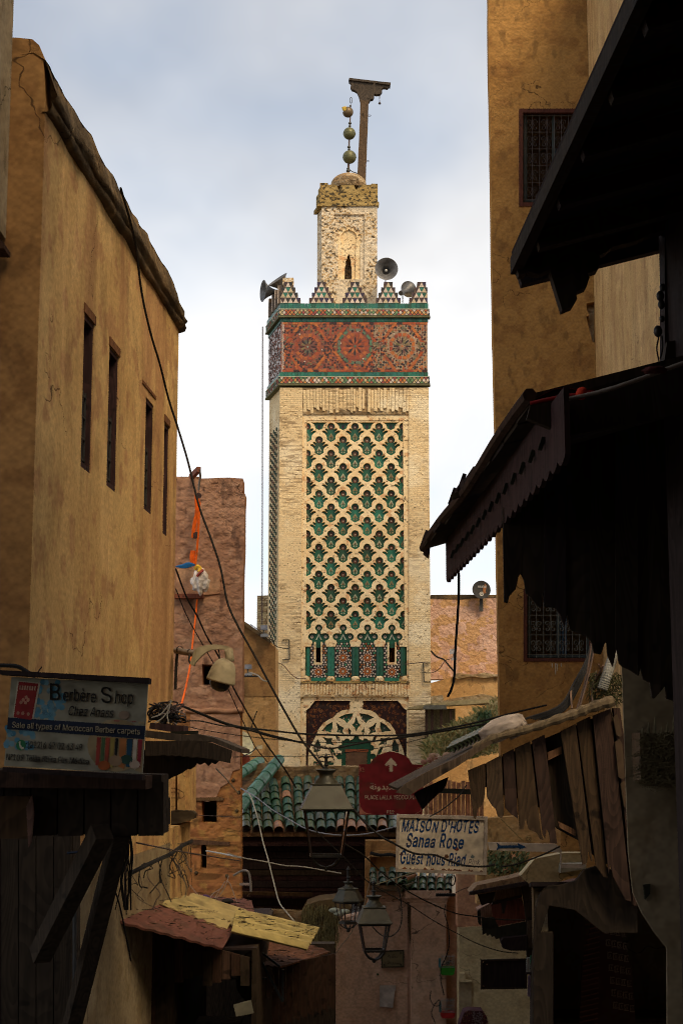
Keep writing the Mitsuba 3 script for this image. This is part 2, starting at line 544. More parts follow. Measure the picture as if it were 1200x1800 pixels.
lat_clip = tpoly([(537.6, 738.4), (708, 738.4), (711.4, 1139), (538.8, 1139)])
holes, tiles = [], []
pit = 23.66
for r in range(-1, 15):
    by = 775.4 + pit * r
    half = (r % 2 == 1)
    for i in range(5):
        if half and i == 4:
            continue
        cx = colx(i, half, by)
        h = motif(cx, by)
        if r == -1:
            h = tpoly([(cx - 15, 741), (cx + 15, 741), (cx + 9, 745), (cx + 7, 749), (cx + 6.5, 752), (cx, 755), (cx - 6.5, 752), (cx - 7, 749), (cx - 9, 745)])
        h = h.intersection(lat_clip)
        holes.append(h)
        tiles.append((cx, by, h, r))
heads = []
for i in range(4):                                     # three-lobed heads over the four niches
    cx = colx(i, True, 1110) + 0.3
    g = unary_union([tpoly(disc(cx, 1103.5, 6.4)), tpoly(disc(cx - 12, 1119, 6.6)), tpoly(disc(cx + 12, 1119, 6.6)),
                     tpoly([(cx - 8, 1125), (cx - 7, 1117), (cx - 3.5, 1113), (cx - 2.6, 1108), (cx + 2.6, 1108), (cx + 3.5, 1113), (cx + 7, 1117), (cx + 8, 1125)]),
                     tpoly([(cx - 13, 1137.5), (cx - 13, 1133), (cx - 11, 1129), (cx - 13, 1124), (cx + 13, 1124), (cx + 11, 1129), (cx + 13, 1133), (cx + 13, 1137.5)]),
                     tpoly([(cx - 10, 1112), (cx - 4, 1114), (cx - 5, 1117)]), tpoly([(cx + 10, 1112), (cx + 4, 1114), (cx + 5, 1117)])])
    holes.append(g)
    heads.append((cx, g))
latt = lat_clip.difference(unary_union(holes)).intersection(tpoly(rect(500, 700, 760, 1136.5)))
lattice = part(minaret, 'lattice', tslab(latt, 0.09, 0.10), 'stucco', label='cream stucco lattice of interlaced arches filled with green palmettes')
part(minaret, 'lattice_ground', tslab([(537.4, 738.1), (707.9, 738.1), (711.4, 1126.9), (539, 1126.9)], 0.255, 0.04), 'stucco')
for cx, by, h, r in tiles:
    if r == -1:
        c = CM()
        c.add(tslab(h.buffer(0.01).intersection(lat_clip), 0.20, 0.05), GREEN)
        c.add(tslab(tpoly(disc(cx, 748.5, 3.4, 8)), 0.186, 0.03), (0.012, 0.012, 0.02))
    else:
        c = tile_piece(cx, by, h, h)
    c.put(minaret + '__lattice', 'tile', 'glazed')
for cx, g in heads:
    c = CM()
    c.add(tslab(g.buffer(0.01), 0.20, 0.05), GREEN)
    for dx, dy in ((0, 1103.5), (-12, 1119), (12, 1119)):
        c.add(tslab(tpoly(disc(cx + dx, dy, 4.5)), 0.188, 0.03), (0.03, 0.07, 0.05))
        c.add(tslab(tpoly(disc(cx + dx, dy, 2.6, 8)), 0.184, 0.03), CREAM)
        c.add(tslab(tpoly(disc(cx + dx, dy, 1.2, 6)), 0.180, 0.03), BLACKT)
    c.add(tslab([(cx - 5.5, 1124.5), (cx, 1113), (cx + 5.5, 1124.5), (cx + 3.4, 1124.5), (cx, 1117), (cx - 3.4, 1124.5)], 0.187, 0.03), (0.42, 0.44, 0.36))
    c.put(minaret + '__lattice', 'tile', 'glazed')


# star mosaic between the green engaged columns
def star_mosaic(x0, y0, x1, y1, centres, hole=None):
    g0 = tpoly(rect(x0, y0, x1, y1))
    if hole:
        g0 = g0.difference(tpoly(hole))
    c = CM()
    c.add(tslab(g0, 0.16, 0.05), BLACKT)

    def bit(pts, col):
        q = tpoly(pts).intersection(g0)
        if q.area > 2e-4:
            c.add(tslab(q, 0.15 + rng.uniform(-0.004, 0.003), 0.03), col)
    for cx, cy in centres:
        bit(disc(cx, cy, 2.0, 8), CREAM)
        for k in range(10):
            t = k * math.pi / 5
            for rad, size, col, off in ((4.2, 1.5, (0.42, 0.12, 0.03), 0), (6.7, 1.25, (0.30, 0.07, 0.02), 0.5), (7.3, 1.3, CREAM, 0.0), (10.3, 1.7, CREAM, 0.5)):
                a = t + off * math.pi / 5
                bit(disc(cx + rad * math.cos(a), cy + rad * math.sin(a), size, 6), col)
    yy = y0 + 2.2
    k = 0
    while yy < y1:
        xx = x0 + (2.2 if k % 2 == 0 else 4.6)
        while xx < x1:
            if all(math.hypot(xx - a, yy - b) > 12 for a, b in centres):
                bit(disc(xx, yy, 1.75, 6), random.choice([CREAM, CREAM, (0.45, 0.4, 0.36), (0.05, 0.22, 0.12), (0.35, 0.12, 0.04)]))
            xx += 4.8
        yy += 4.1
        k += 1
    return c


nx = [colx(i, True, 1165) for i in range(4)]
wells = []
for i, cx in enumerate(nx):
    win = i in (0, 3)
    hole = rect(cx - 8, 1128, cx + 6 if i == 0 else cx + 8, 1168) if win else None
    cen = [(cx, 1181)] if win else [(cx, 1156), (cx, 1180)]
    star_mosaic(cx - 14.6, 1129, cx + 14.6, 1191, cen, hole).put(minaret, 'mosaic_panel', 'glazed')
    if win:
        w = tpoly(hole).difference(tpoly(rect(cx - 5, 1127, cx + 3.6 if i == 0 else cx + 5.4, 1164)))
        wk = part(minaret, 'window', tslab(w, 0.135, 0.12), 'stucco')
        wells.append(tslab(rect(cx - 5.0, 1127, cx + 3.6 if i == 0 else cx + 5.4, 1164), 0.1, 1.5))
    cpart(minaret, 'tile_course', tslab(rect(cx - 12.5, 1191.2, cx + 12.5, 1197.2), 0.10, 0.15), GREEN2, 'glazed')
part(minaret, 'niche_ground', tslab(tpoly(rect(537.8, 1137.1, 714.8, 1197.3)).difference(tpoly(rect(nx[0] - 5.1, 1127, nx[0] + 3.7, 1164.1))).difference(tpoly(rect(nx[3] - 5.1, 1127, nx[3] + 5.5, 1164.1))), 0.212, 0.045), 'stucco')
part(minaret, 'wall', carve(core, wells), 'tower_stone')
edges = [538] + [(nx[i] + nx[i + 1]) / 2 for i in range(3)] + [714.8]
for i, ex in enumerate(edges):
    a = (ex, nx[0] - 14.8) if i == 0 else ((nx[3] + 14.8, 714.6) if i == 4 else (nx[i - 1] + 14.8, nx[i] - 14.8))
    x0, z0 = TW(a[0] + 0.3, 1188)
    x1, z1 = TW(a[1] - 0.3, 1137.5)
    m = lathe([(0.001, z0), (0.5 * (x1 - x0), z0), (0.5 * (x1 - x0), z1), (0.001, z1)], ((x0 + x1) / 2, TY + 0.19, 0), 14, sy=0.7)
    cpart(minaret, 'tile_column', m, random.choice([GREEN, GREEN2]), 'glazed')
for i in range(5):                                    # broken stucco feet between them
    xs = [538, (nx[0] + nx[1]) / 2, (nx[1] + nx[2]) / 2, (nx[2] + nx[3]) / 2, 713][i]
    ic = trimesh.creation.icosphere(2, 1.0)
    v = ic.vertices * [7 * TM, 0.08, 5 * TM]
    v = v * (0.75 + 0.5 * meshkit.fbm(ic.vertices * 2.3 + i, 3)[:, None])
    x, z = TW(xs, 1193)
    part(minaret, 'stucco_foot', trimesh.Trimesh(v + [x, TY + 0.14, z], ic.faces), 'stucco', smooth=True)

# ledge of short upright bricks
part(minaret, 'ledge', tslab([(529.5, 1224.6), (530.5, 1199.2), (719, 1199.2), (719.6, 1224.6)], 0.02, 0.27), 'stucco')
cm = []
x = 532.0
while x < 717.5:
    w = rng.uniform(4.6, 6.4)
    g = tpoly([(x + rng.uniform(0, 1), 1202 + rng.uniform(-1, 3)), (x + w - 1.6, 1202 + rng.uniform(-1, 3)), (x + w - 1.5 + rng.uniform(-1, 1), 1221 + rng.uniform(-4, 3)), (x + rng.uniform(-.6, .6), 1222)])
    cm.append(tslab(g, -0.03 + rng.uniform(-0.03, 0.02), 0.08))
    x += w
part(minaret, 'ledge_bricks', cat(cm), 'stucco', kind='stuff')
part(minaret, 'ledge_moss', tslab([(529.4, 1201.2), (531, 1197.8), (718.6, 1197.8), (719.6, 1201.2)], -0.055, 0.11), 'lichen_dense')

# blind arch of the lowest register
R5 = lambda pts, mirror=False: [((2 * 585 - a if mirror else a) / 5.4545 + 520, b / 5.4545 + 1210) for a, b in pts]
part(minaret, 'arch_ground', tslab(rect(530.1, 1224.7, 718.4, 1700), 0.22, 0.078), 'stucco')
fan = [[(415, 280), (480, 250), (555, 238), (538, 290), (495, 335), (470, 305)], [(255, 410), (300, 355), (357, 322), (358, 380), (345, 425), (310, 415)], [(180, 615), (185, 550), (222, 487), (246, 540), (246, 600), (210, 612)]]
kite = [[(392, 322), (430, 362), (469, 380), (452, 410), (469, 446), (430, 426), (398, 420), (410, 390)], [(262, 466), (310, 480), (356, 478), (350, 515), (381, 551), (335, 536), (295, 542), (300, 510)], [(325, 556), (370, 588), (402, 667), (350, 622)],
        [(510, 380), (536, 410), (525, 452), (509, 430)], [(384, 450), (421, 470), (436, 511), (404, 500)], [(183, 700), (240, 712), (240, 738), (176, 736)], [(290, 700), (370, 714), (372, 736), (280, 738)]]
cuts = [tpoly(R5(k, m)) for k in fan + kite for m in (False, True)] + [tpoly(R5([(583, 268), (601, 330), (627, 350), (601, 375), (584, 417), (567, 375), (543, 350), (567, 330)]))]
lobes = [(585, 480, 27), (497, 509, 27), (672, 509, 27), (440, 573, 28), (728, 573, 28), (425, 656, 29), (743, 656, 29), (585, 600, 118)]
centre = unary_union([tpoly(R5(disc(a, b, r, 14))) for a, b, r in lobes] + [tpoly(R5([(446, 500), (724, 500), (724, 800), (446, 800)]))])
half = [(130, 760), (130, 640), (140, 590), (160, 540), (190, 480), (210, 440), (222, 400), (270, 333), (330, 296), (370, 277), (400, 240), (450, 212), (520, 202), (526, 190), (522, 180), (526, 165), (516, 150), (526, 135), (523, 112)]
arch_out = tpoly(R5(half) + R5(list(reversed(half)), True))
arch = arch_out.difference(unary_union(cuts)).difference(centre)
part(minaret, 'blind_arch', tslab(arch, 0.10, 0.119), 'stucco', label='cream interlaced blind arch with a lobed outline')
sp = [(108, 745), (108, 210), (140, 188), (165, 150), (190, 121), (522, 121)]
field = tpoly(R5(sp + list(reversed(R5(sp, True)))) if False else R5(sp) + R5(list(reversed(sp)), True)).difference(arch_out)
surround = tpoly(rect(530.1, 1231, 718.4, 1349)).difference(tpoly(R5(sp) + R5(list(reversed(sp)), True)))
part(minaret, 'arch_surround', tslab(surround, 0.085, 0.134), 'stucco')
part(minaret, 'arch_lintel', tslab(rect(530.1, 1224.8, 718.4, 1230.9), 0.13, 0.089), 'stucco')
for g in sorted(polys(field), key=lambda q: q.centroid.x)[:]:
    if g.area < 0.05:
        continue
    c = CM()
    c.add(tslab(g, 0.175, 0.044), (0.022, 0.009, 0.007))
    b = g.bounds
    inner = g.buffer(-0.03)
    for k in range(260):
        px_, pz_ = rng.uniform(b[0], b[2]), rng.uniform(b[1], b[3])
        if not inner.contains(Point(px_, pz_)):
            continue
        a0, s, r0 = rng.uniform(0, 6.28), rng.choice([-1, 1]), rng.uniform(0.028, 0.06)
        tt = np.linspace(0, 1, 9)
        rr = r0 * (1 - 0.75 * tt)
        an = a0 + s * tt * 5.2
        q = np.stack([px_ + rr * np.cos(an), pz_ + rr * np.sin(an)], 1)
        ring = LineString(q).buffer(0.0075).intersection(g)
        if not ring.is_empty:
            c.add(tslab(ring.simplify(0.002), 0.168, 0.03), random.choice([(0.20, 0.075, 0.02), (0.15, 0.05, 0.016), (0.24, 0.10, 0.035)]))
    c.put(minaret, 'spandrel', 'painted', label='dark brown spandrel carved with fine scrolling arabesques')
c = CM()
for q in cuts:
    if q.is_empty:
        continue
    c.add(tslab(q.buffer(0.008), 0.185, 0.034), random.choice([(0.03, 0.05, 0.035), (0.02, 0.08, 0.05)]))
    b = q.bounds
    for k in range(9):
        pt = Point(rng.uniform(b[0], b[2]), rng.uniform(b[1], b[3]))
        if q.buffer(-0.02).contains(pt):
            c.add(tslab(pt.buffer(0.024, 3), 0.178, 0.02), random.choice([CREAM, (0.3, 0.22, 0.24), (0.3, 0.08, 0.05), (0.03, 0.16, 0.1)]))
c.put(minaret, 'arch_mosaic', 'glazed', kind='stuff')
cpart(minaret, 'arch_tile', tslab(centre.difference(tpoly(R5([(485, 590), (688, 590), (688, 800), (485, 800)]))), 0.17, 0.049), (0.012, 0.075, 0.04), 'glazed')
cpart(minaret, 'shutter', tslab(R5([(487, 592), (686, 592), (686, 800), (487, 800)]), 0.15, 0.06), (0.13, 0.075, 0.035), 'painted', label='rusty shutter in the middle of the blind arch')
cpart(minaret, 'shutter_lintel', tslab(R5([(480, 585), (700, 585), (700, 612), (480, 612)]), 0.135, 0.05), (0.22, 0.06, 0.03))


# bands, mosaic frieze and merlons: all run round the front and the left side
def side(z0, z1, front, t, back=LL):
    """A band on the left side, standing proud by -front."""
    a = np.array([XA, TY])
    nrm = np.array([-DV[1], DV[0]])
    nrm = nrm if nrm[0] < 0 else -nrm
    p0, p1 = a + nrm * (-front), a + DV * back + nrm * (-front)
    q0, q1 = a + nrm * (-front - t), a + DV * back + nrm * (-front - t)
    return prism(Polygon([p0, p1, q1, q0]).buffer(0), z0, z1)


def green_course(y0, y1, front, name):
    c = CM()
    x = 489.0
    while x < 752:
        w = rng.uniform(4.5, 9)
        x1 = min(x + w, 753)
        c.add(tslab(rect(x, y0 + rng.uniform(0, .5), x1 - 0.35, y1), front - rng.uniform(0, 0.012), 0.2), random.choice([GREEN, GREEN2, GREEN2, GREEN3, (0.01, 0.10, 0.09)]))
        x = x1
    c.add(side(Z(y1), Z(y0), front, 0.2), GREEN)
    c.put(minaret, name, 'glazed', kind='stuff')


def lozenge_band(y0, y1, front):
    c = CM()
    zc = (y0 + y1) / 2
    c.add(tslab([(487.5, y1), (487.5, y0), (754.5, y0), (755.5, y1)], front, 0.28), BLACKT)
    c.add(side(Z(y1), Z(y0), front, 0.2), BLACKT)
    hgt = (y1 - y0) / 2.6
    xx, k = 489.5, 0
    while xx < 754:
        for r in ((0,) if k % 2 == 0 else (-1, 1)):
            cy = zc + r * hgt
            cols = [(0.40, 0.10, 0.03), (0.45, 0.20, 0.05), (0.12, 0.22, 0.10), CREAM, (0.30, 0.07, 0.05), (0.45, 0.38, 0.2)]
            c.add(tslab(tpoly([(xx - 2.7, cy), (xx, cy - hgt * .82), (xx + 2.7, cy), (xx, cy + hgt * .82)]).intersection(tpoly(rect(480, y0 + .6, 770, y1 - .6))), front - 0.012, 0.03), random.choice(cols))
        xx += 3.45
        k += 1
    a = np.array([XA, TY])
    for j in range(36):
        s = 0.05 + j * (LL - 0.1) / 36
        q = a + DV * s + np.array([-DV[1], DV[0]]) * (-front + 0.006)
        z = Z(zc) + (j % 3 - 1) * hgt * TM
        c.add(trimesh.creation.box((0.03, 0.045, 0.06), trimesh.transformations.translation_matrix([q[0], q[1], z])), random.choice([(0.40, 0.10, 0.03), (0.12, 0.22, 0.10), CREAM]))
    c.put(minaret, 'lozenge_band', 'glazed', kind='stuff')
    cpart(minaret, 'moulding', cat([tslab([(486.5, y1 + 3.2), (486.5, y1 + 0.15), (755.5, y1 + 0.15), (756.5, y1 + 3.2)], front - 0.02, 0.3), side(Z(y1 + 3.2), Z(y1 + 0.15), front - 0.02, 0.22)]), (0.12, 0.13, 0.06))
    cpart(minaret, 'moulding', cat([tslab(rect(487, y0 - 1.3, 755, y0 - 0.1), front - 0.012, 0.3), side(Z(y0 - 0.1), Z(y0 - 1.3), front - 0.012, 0.22)]), (0.48, 0.44, 0.35))


lozenge_band(663.2, 674.6, -0.06)
green_course(654, 661.6, -0.012, 'green_course')
lozenge_band(544.6, 555.2, -0.07)
green_course(558.6, 565, 0.012, 'green_course')
green_course(533.2, 543, -0.035, 'green_course')

# mosaic frieze with three rosettes
c = CM()
FY0, FY1 = 565.4, 653.6
c.add(tslab(rect(490.8, FY0, 655, FY1), 0.03, 0.269), (0.24, 0.075, 0.035))
c.add(tslab(rect(655.05, FY0, 751.6, FY1), 0.03, 0.269), (0.33, 0.22, 0.16))
c.add(side(Z(FY1), Z(FY0), 0.04, 0.2), (0.36, 0.30, 0.26))
frz = tpoly(rect(491.2, FY0 + .3, 751.2, FY1 - .3))


def fbit(g, col, f=0.0):
    if isinstance(g, list):
        g = tpoly(g)
    g = g.intersection(frz)
    if g.area > 8e-5:
        c.add(tslab(g, 0.018 + f + rng.uniform(-0.006, 0.003), 0.03), col)


ORS = [(0.38, 0.095, 0.022), (0.32, 0.07, 0.018), (0.42, 0.125, 0.028), (0.26, 0.055, 0.018)]
DKS = [(0.035, 0.012, 0.012), (0.025, 0.016, 0.014), (0.06, 0.02, 0.012), (0.02, 0.02, 0.02)]
OLV = [(0.14, 0.12, 0.05), (0.10, 0.11, 0.07), (0.20, 0.15, 0.06), (0.14, 0.07, 0.05)]


def polar(cx, cy, r, a):
    return cx + r * math.cos(a), cy + r * math.sin(a) * 1.02


def ring_band(cx, cy, r0, r1, cols, n=8, rot=math.pi / 8, gap=0.05):
    for k in range(n):
        a, b = rot + k * 2 * math.pi / n, rot + (k + 1) * 2 * math.pi / n
        for s in range(2):
            u0, u1 = s / 2 + gap, (s + 1) / 2 - gap
            A0, B0, A1, B1 = (np.array(polar(cx, cy, rr, t)) for rr, t in ((r0, a), (r0, b), (r1, a), (r1, b)))
            q = [A0 + (B0 - A0) * u0, A0 + (B0 - A0) * u1, A1 + (B1 - A1) * u1, A1 + (B1 - A1) * u0]
            fbit([tuple(z) for z in q], random.choice(cols))


cents = [(538.5, 609), (622.5, 608), (706.5, 608)]
for j, (cx, cy) in enumerate(cents):
    fbit(disc(cx, cy, 1.8, 8), [(0.2, 0.25, 0.2), (0.02, 0.2, 0.15), (0.4, 0.1, 0.02)][j])
    for k in range(8):
        a = k * math.pi / 4 + 0.03
        w = 0.17
        fbit([polar(cx, cy, 5.5, a - 0.05), polar(cx, cy, 9, a - w), polar(cx, cy, 14.5, a - w * .55), polar(cx, cy, 15.5, a), polar(cx, cy, 14.5, a + w * .55), polar(cx, cy, 9, a + w), polar(cx, cy, 5.5, a + 0.05)], random.choice(DKS))
        a += math.pi / 8
        fbit([polar(cx, cy, 2.8, a), polar(cx, cy, 7.5, a - .25), polar(cx, cy, 12.5, a - .12), polar(cx, cy, 12.5, a + .12), polar(cx, cy, 7.5, a + .25)], random.choice(ORS[:2] if j == 1 else OLV))
        for s in (-1, 1):
            b = k * math.pi / 4 + s * 0.26
            fbit([polar(cx, cy, 13.5, b - .07), polar(cx, cy, 17.3, b - .1), polar(cx, cy, 17.3, b + .08), polar(cx, cy, 13.2, b + .03)], random.choice(ORS if j == 1 else OLV + DKS))
    ring_band(cx, cy, 18.4, 24.4, ORS if j != 1 else ORS)
    if j == 1:
        ring_band(cx, cy, 28, 33, [(0.09, 0.17, 0.10), (0.12, 0.16, 0.10), (0.07, 0.15, 0.09)])
    for k in range(16):
        a = (k + 0.5) * math.pi / 8
        fbit(disc(*polar(cx, cy, 26, a), 1.5, 5), random.choice(DKS if k % 2 else OLV + [CREAM]))
    ro, ri = (33.8, 38.2)
    for k in range(8):
        a = k * math.pi / 4
        for s in (-1, 0, 1):
            q = polar(cx, cy, 30.5, a + s * 0.2)
            if j != 1:
                fbit([polar(*q, 2.1, a + t) for t in (0, 1.1, 2.2, 3.3, 4.4, 5.5)], random.choice(DKS + OLV))
        q = polar(cx, cy, 36, a + math.pi / 8)
        fbit([polar(*q, 2.6, t) for t in (0, 1.05, 2.1, 3.14, 4.2, 5.25)], random.choice(DKS))
for x0 in (496.5, 580.5, 664.5, 748.5):                # diagonal straps and small stars between the rosettes
    for s in (-1, 1):
        for k in range(-5, 6):
            for w in (-1, 1):
                y = 609 + k * 8.6
                xx = x0 + w * abs(k) * 6.2
                if abs(k) > 0:
                    dy, dx = 8.0 * (1 if k > 0 else -1), w * 5.6
                    fbit([(xx - 3.0, y), (xx + 3.0, y), (xx + dx + 3.0, y + dy), (xx + dx - 3.0, y + dy)], random.choice(ORS), 0.002 * s)
    for k in range(8):
        a = k * math.pi / 4
        fbit([polar(x0, 609, 4, a - .3), polar(x0, 609, 8, a - .2), polar(x0, 609, 10, a), polar(x0, 609, 8, a + .2), polar(x0, 609, 4, a + .3)], random.choice(DKS + OLV))
        fbit(disc(*polar(x0, 609, 13.0, a + .39), 1.7, 5), random.choice(DKS + OLV))
occupied = None
for y in np.arange(FY0 + 3, FY1, 4.0):                  # small pieces that fill the rest
    for xx in np.arange(493, 751, 4.3):
        jx, jy = xx + rng.uniform(-1.2, 1.2), y + rng.uniform(-1, 1)
        if all(math.hypot(jx - a, jy - b) > 27 for a, b in cents) or (abs(jy - 609) > 30):
            r0 = rng.uniform(1.5, 2.3)
            n0 = rng.integers(4, 7)
            a0 = rng.uniform(0, 3)
            fbit([polar(jx, jy, r0, a0 + t * 2 * math.pi / n0) for t in range(n0)], random.choice(DKS + DKS + OLV + ORS + ORS), 0.003)
for y in (FY0 + 2.5, FY1 - 2.5):
    xx = 492.0
    while xx < 750:
        w = rng.uniform(6, 15)
        fbit(rect(xx, y - 1.9, xx + w - 0.8, y + 1.9), random.choice(ORS + DKS[:1]), -0.003)
        xx += w
a = np.array([XA, TY])
for j in range(420):
    s, z = rng.uniform(0.06, LL - 0.05), rng.uniform(Z(FY1) + .03, Z(FY0) - .03)
    q = a + DV * s + np.array([-DV[1], DV[0]]) * (-0.034)
    c.add(trimesh.creation.box((0.02, rng.uniform(0.04, 0.08), rng.uniform(0.03, 0.07)), trimesh.transformations.translation_matrix([q[0], q[1], z])), random.choice([ORS[1], DKS[0], OLV[3], (0.3, 0.22, 0.2)]))
c.put(minaret, 'mosaic_frieze', 'glazed', kind='stuff', label='orange red mosaic frieze with three eight pointed rosettes')


# stepped merlons with triangle tiles
def merlon(cx, yb, yt, clip, Y0, wbase=22.0, rows=4):
    hgt = (yb - yt) / rows
    g = unary_union([tpoly(rect(cx - wbase + 4.7 * r, yb - hgt * (r + 1), cx + wbase - 4.7 * r, yb - hgt * r + 0.02)) for r in range(rows)]).intersection(tpoly(clip))
    c = CM()
    m = ext(g, 0.34)
    m.apply_translation([0, Y0, 0])
    c.add(m, (0.13, 0.085, 0.05))
    for r in range(rows):
        y1, y0 = yb - hgt * r, yb - hgt * (r + 1)
        n = rows - r
        pitch = 9.3
        for k in range(n):
            xc = cx + (k - (n - 1) / 2) * pitch
            up = tpoly([(xc - pitch / 2 + .25, y1 - .3), (xc + pitch / 2 - .25, y1 - .3), (xc, y0 + .5)])
            dn = [tpoly([(xc + .3, y0 + .5), (xc + pitch - .3, y0 + .5), (xc + pitch / 2, y1 - .6)])]
            if k == 0:
                dn.append(tpoly([(xc - pitch + .3, y0 + .5), (xc - .3, y0 + .5), (xc - pitch / 2, y1 - .6)]))
            for t_, col in [(up, random.choice([CREAM, CREAM, CREAM, (0.5, 0.40, 0.28)]))] + [(d_, (random.choice([GREEN2, GREEN]) if 0 < r < 3 and i_ == 0 and k < n - 1 else random.choice([BLACKT, (0.03, 0.02, 0.045), (0.05, 0.03, 0.03)]))) for i_, d_ in enumerate(dn)]:
                q = t_.intersection(g)
                if q.area > 4e-4:
                    m = ext(q, 0.03)
                    m.apply_translation([0, Y0 - 0.012 + rng.uniform(-.003, .003), 0])
                    c.add(m, col)
    return c


for cx, clip in ((503, rect(490, 400, 560, 540)), (562.5, rect(500, 400, 700, 540)), (622, rect(500, 400, 700, 540)), (681.5, rect(500, 400, 740, 540)), (741, rect(700, 400, 751.5, 540))):
    merlon(cx, 532.9, 495.5, clip, TY - 0.02).put(minaret, 'merlon', 'glazed')
for k in range(4):                                     # the same along the left side
    s = 0.28 + k * 0.55
    q = np.array([XA, TY]) + DV * s
    c = CM()
    for r in range(4):
        w = 0.27 - 0.062 * r
        z0 = Z(533) + r * 0.176
        c.add(trimesh.creation.box((0.30, 2 * w, 0.176), trimesh.transformations.translation_matrix([q[0] + 0.13, q[1], z0 + 0.088])), (0.13, 0.085, 0.05))
        c.add(trimesh.creation.box((0.03, 2 * w - 0.03, 0.15), trimesh.transformations.translation_matrix([q[0] - 0.03, q[1], z0 + 0.088])), CREAM)
    c.put(minaret, 'merlon', 'glazed')
    if k == 0:
        part(minaret, 'corner_block', bx(XA + 0.05, XA + 0.42, TY + 0.05, TY + 0.4, Z(500), Z(487)), 'lichen_plaster')

# left side: recessed lattice strip seen very obliquely
c = CM()
nl = np.array([-DV[1], DV[0]])
for col in range(5):
    for r in range(33):
        s = 0.55 + 0.24 * col
        q = np.array([XA, TY]) + DV * s + nl * 0.012
        z = Z(750 + r * 11.6 + (5.8 if col % 2 else 0))
        for dz, hh, ww in ((0.0, 0.05, 0.13), (0.055, 0.06, 0.07)):
            c.add(trimesh.creation.box((0.05, ww, hh), trimesh.transformations.translation_matrix([q[0], q[1], z + dz])), random.choice([(0.04, 0.06, 0.04), (0.03, 0.07, 0.045), (0.16, 0.09, 0.05)]))
c.put(minaret, 'side_lattice', 'glazed', kind='stuff')
c = CM()
for col in range(3):
    q = np.array([XA, TY]) + DV * (0.62 + 0.42 * col) + nl * 0.012
    c.add(trimesh.creation.box((0.06, 0.36, Z(1143) - Z(1192)), trimesh.transformations.translation_matrix([q[0], q[1], Z(1167)])), GREEN2)
c.put(minaret, 'side_tile_column', 'glazed', kind='stuff')
q0, q1 = np.array([XA, TY]) + DV * 0.45, np.array([XA, TY]) + DV * 1.5
sd = part(minaret, 'side_niche', cat([beam([q0[0] - .02, q0[1], Z(1237)], [q1[0] - .02, q1[1], Z(1237)], 0.05, 0.14)]), 'stucco')
cpart(sd, 'door', prism(Polygon([q0 + [-0.018, 0], q1 + [-0.018, 0], q1 + [0.05, 0], q0 + [0.05, 0]]), Z(1345), Z(1240)), (0.12, 0.10, 0.085), 'wood')

# lantern turret
LY = 53.0
LK = lambda pts: [P(x, y, LY) for x, y in pts]


def lslab(pts, front, t, holes=()):
    return slab(pts, LY + front, t, holes) if not isinstance(pts, Polygon) else None


lx0, lx1 = P(565.3, 430, LY)[0], P(662.8, 430, LY)[0]
ZL = lambda py: P(600, py, LY)[2]


def lprism(dx0, dx1, y0, L, z0, z1):
    a = np.array([lx0 - dx0, y0])
    return prism(Polygon([a, (lx1 + dx1, y0), (lx1 + dx1 - 0.1, y0 + L), a + DV * L]), z0, z1)


LZ0 = Z(540)
slit = slab([(605.3, 490.3), (605.8, 466), (607.5, 462), (607, 456), (610, 451), (610.3, 447), (612.2, 444), (612.5, 440), (613.2, 444), (615, 447), (615.3, 451), (617, 456), (616.8, 463), (618, 466), (618.2, 490.3)], LY + 0.1, 0.7)
turret = part(minaret, 'turret', carve(lprism(-0.003, -0.003, LY + 0.25, 0.72, LZ0, ZL(356)), [slit, bx(lx0 + 0.12, lx1 - 0.25, LY + 0.42, LY + 0.86, ZL(497), ZL(425))]), 'lichen_plaster', label='slim lantern turret mottled with black and orange lichen')
g = lambda pts: pxpoly(pts, LY)


def lpart(name, shape, f, t, m='lichen_plaster'):
    ms = ext(shape, t)
    ms.apply_translation([0, LY + f, 0])
    part(turret, name, ms, m)


face = g([(565.3, 560), (565.3, 356), (662.8, 356), (662.8, 560)])
niche = g(rect(587, 376, 640, 490.5))
lpart('face', face.difference(niche), 0, 0.249)
scal = unary_union([g(disc(613 + 19.5 * math.cos(t), 419 - 20.5 * math.sin(t), 4.2, 10)) for t in np.linspace(-0.2, math.pi + 0.2, 9)] + [g(disc(613, 419, 19, 20)), g(rect(594, 419, 633, 490.4))])
lpart('scalloped_arch', niche.difference(scal), 0.07, 0.17)
horse = g(disc(613, 416, 14.5, 22)).union(g([(601.5, 489.8), (600.5, 424), (625.5, 424), (624.5, 489.8)])).union(g([(603, 408), (613, 400.2), (623, 408)]))
lpart('inner_arch', scal.intersection(niche).difference(horse), 0.115, 0.12, 'stucco')
slit = g([(605.3, 490.3), (605.8, 466), (607.5, 462), (607, 456), (610, 451), (610.3, 447), (612.2, 444), (612.5, 440), (613.2, 444), (615, 447), (615.3, 451), (617, 456), (616.8, 463), (618, 466), (618.2, 490.3)])
lpart('niche_back', horse.difference(slit), 0.19, 0.05, 'stucco')
part(turret, 'cornice', cat([slab([(557.5, 361.5), (561, 353.5), (665.8, 353.8), (666, 358.2), (664, 360.6)], LY - 0.07, 0.32), lprism(0.07, -1.0, LY + 0.02, 0.95, ZL(361), ZL(354.5))]), 'lichen_dense')
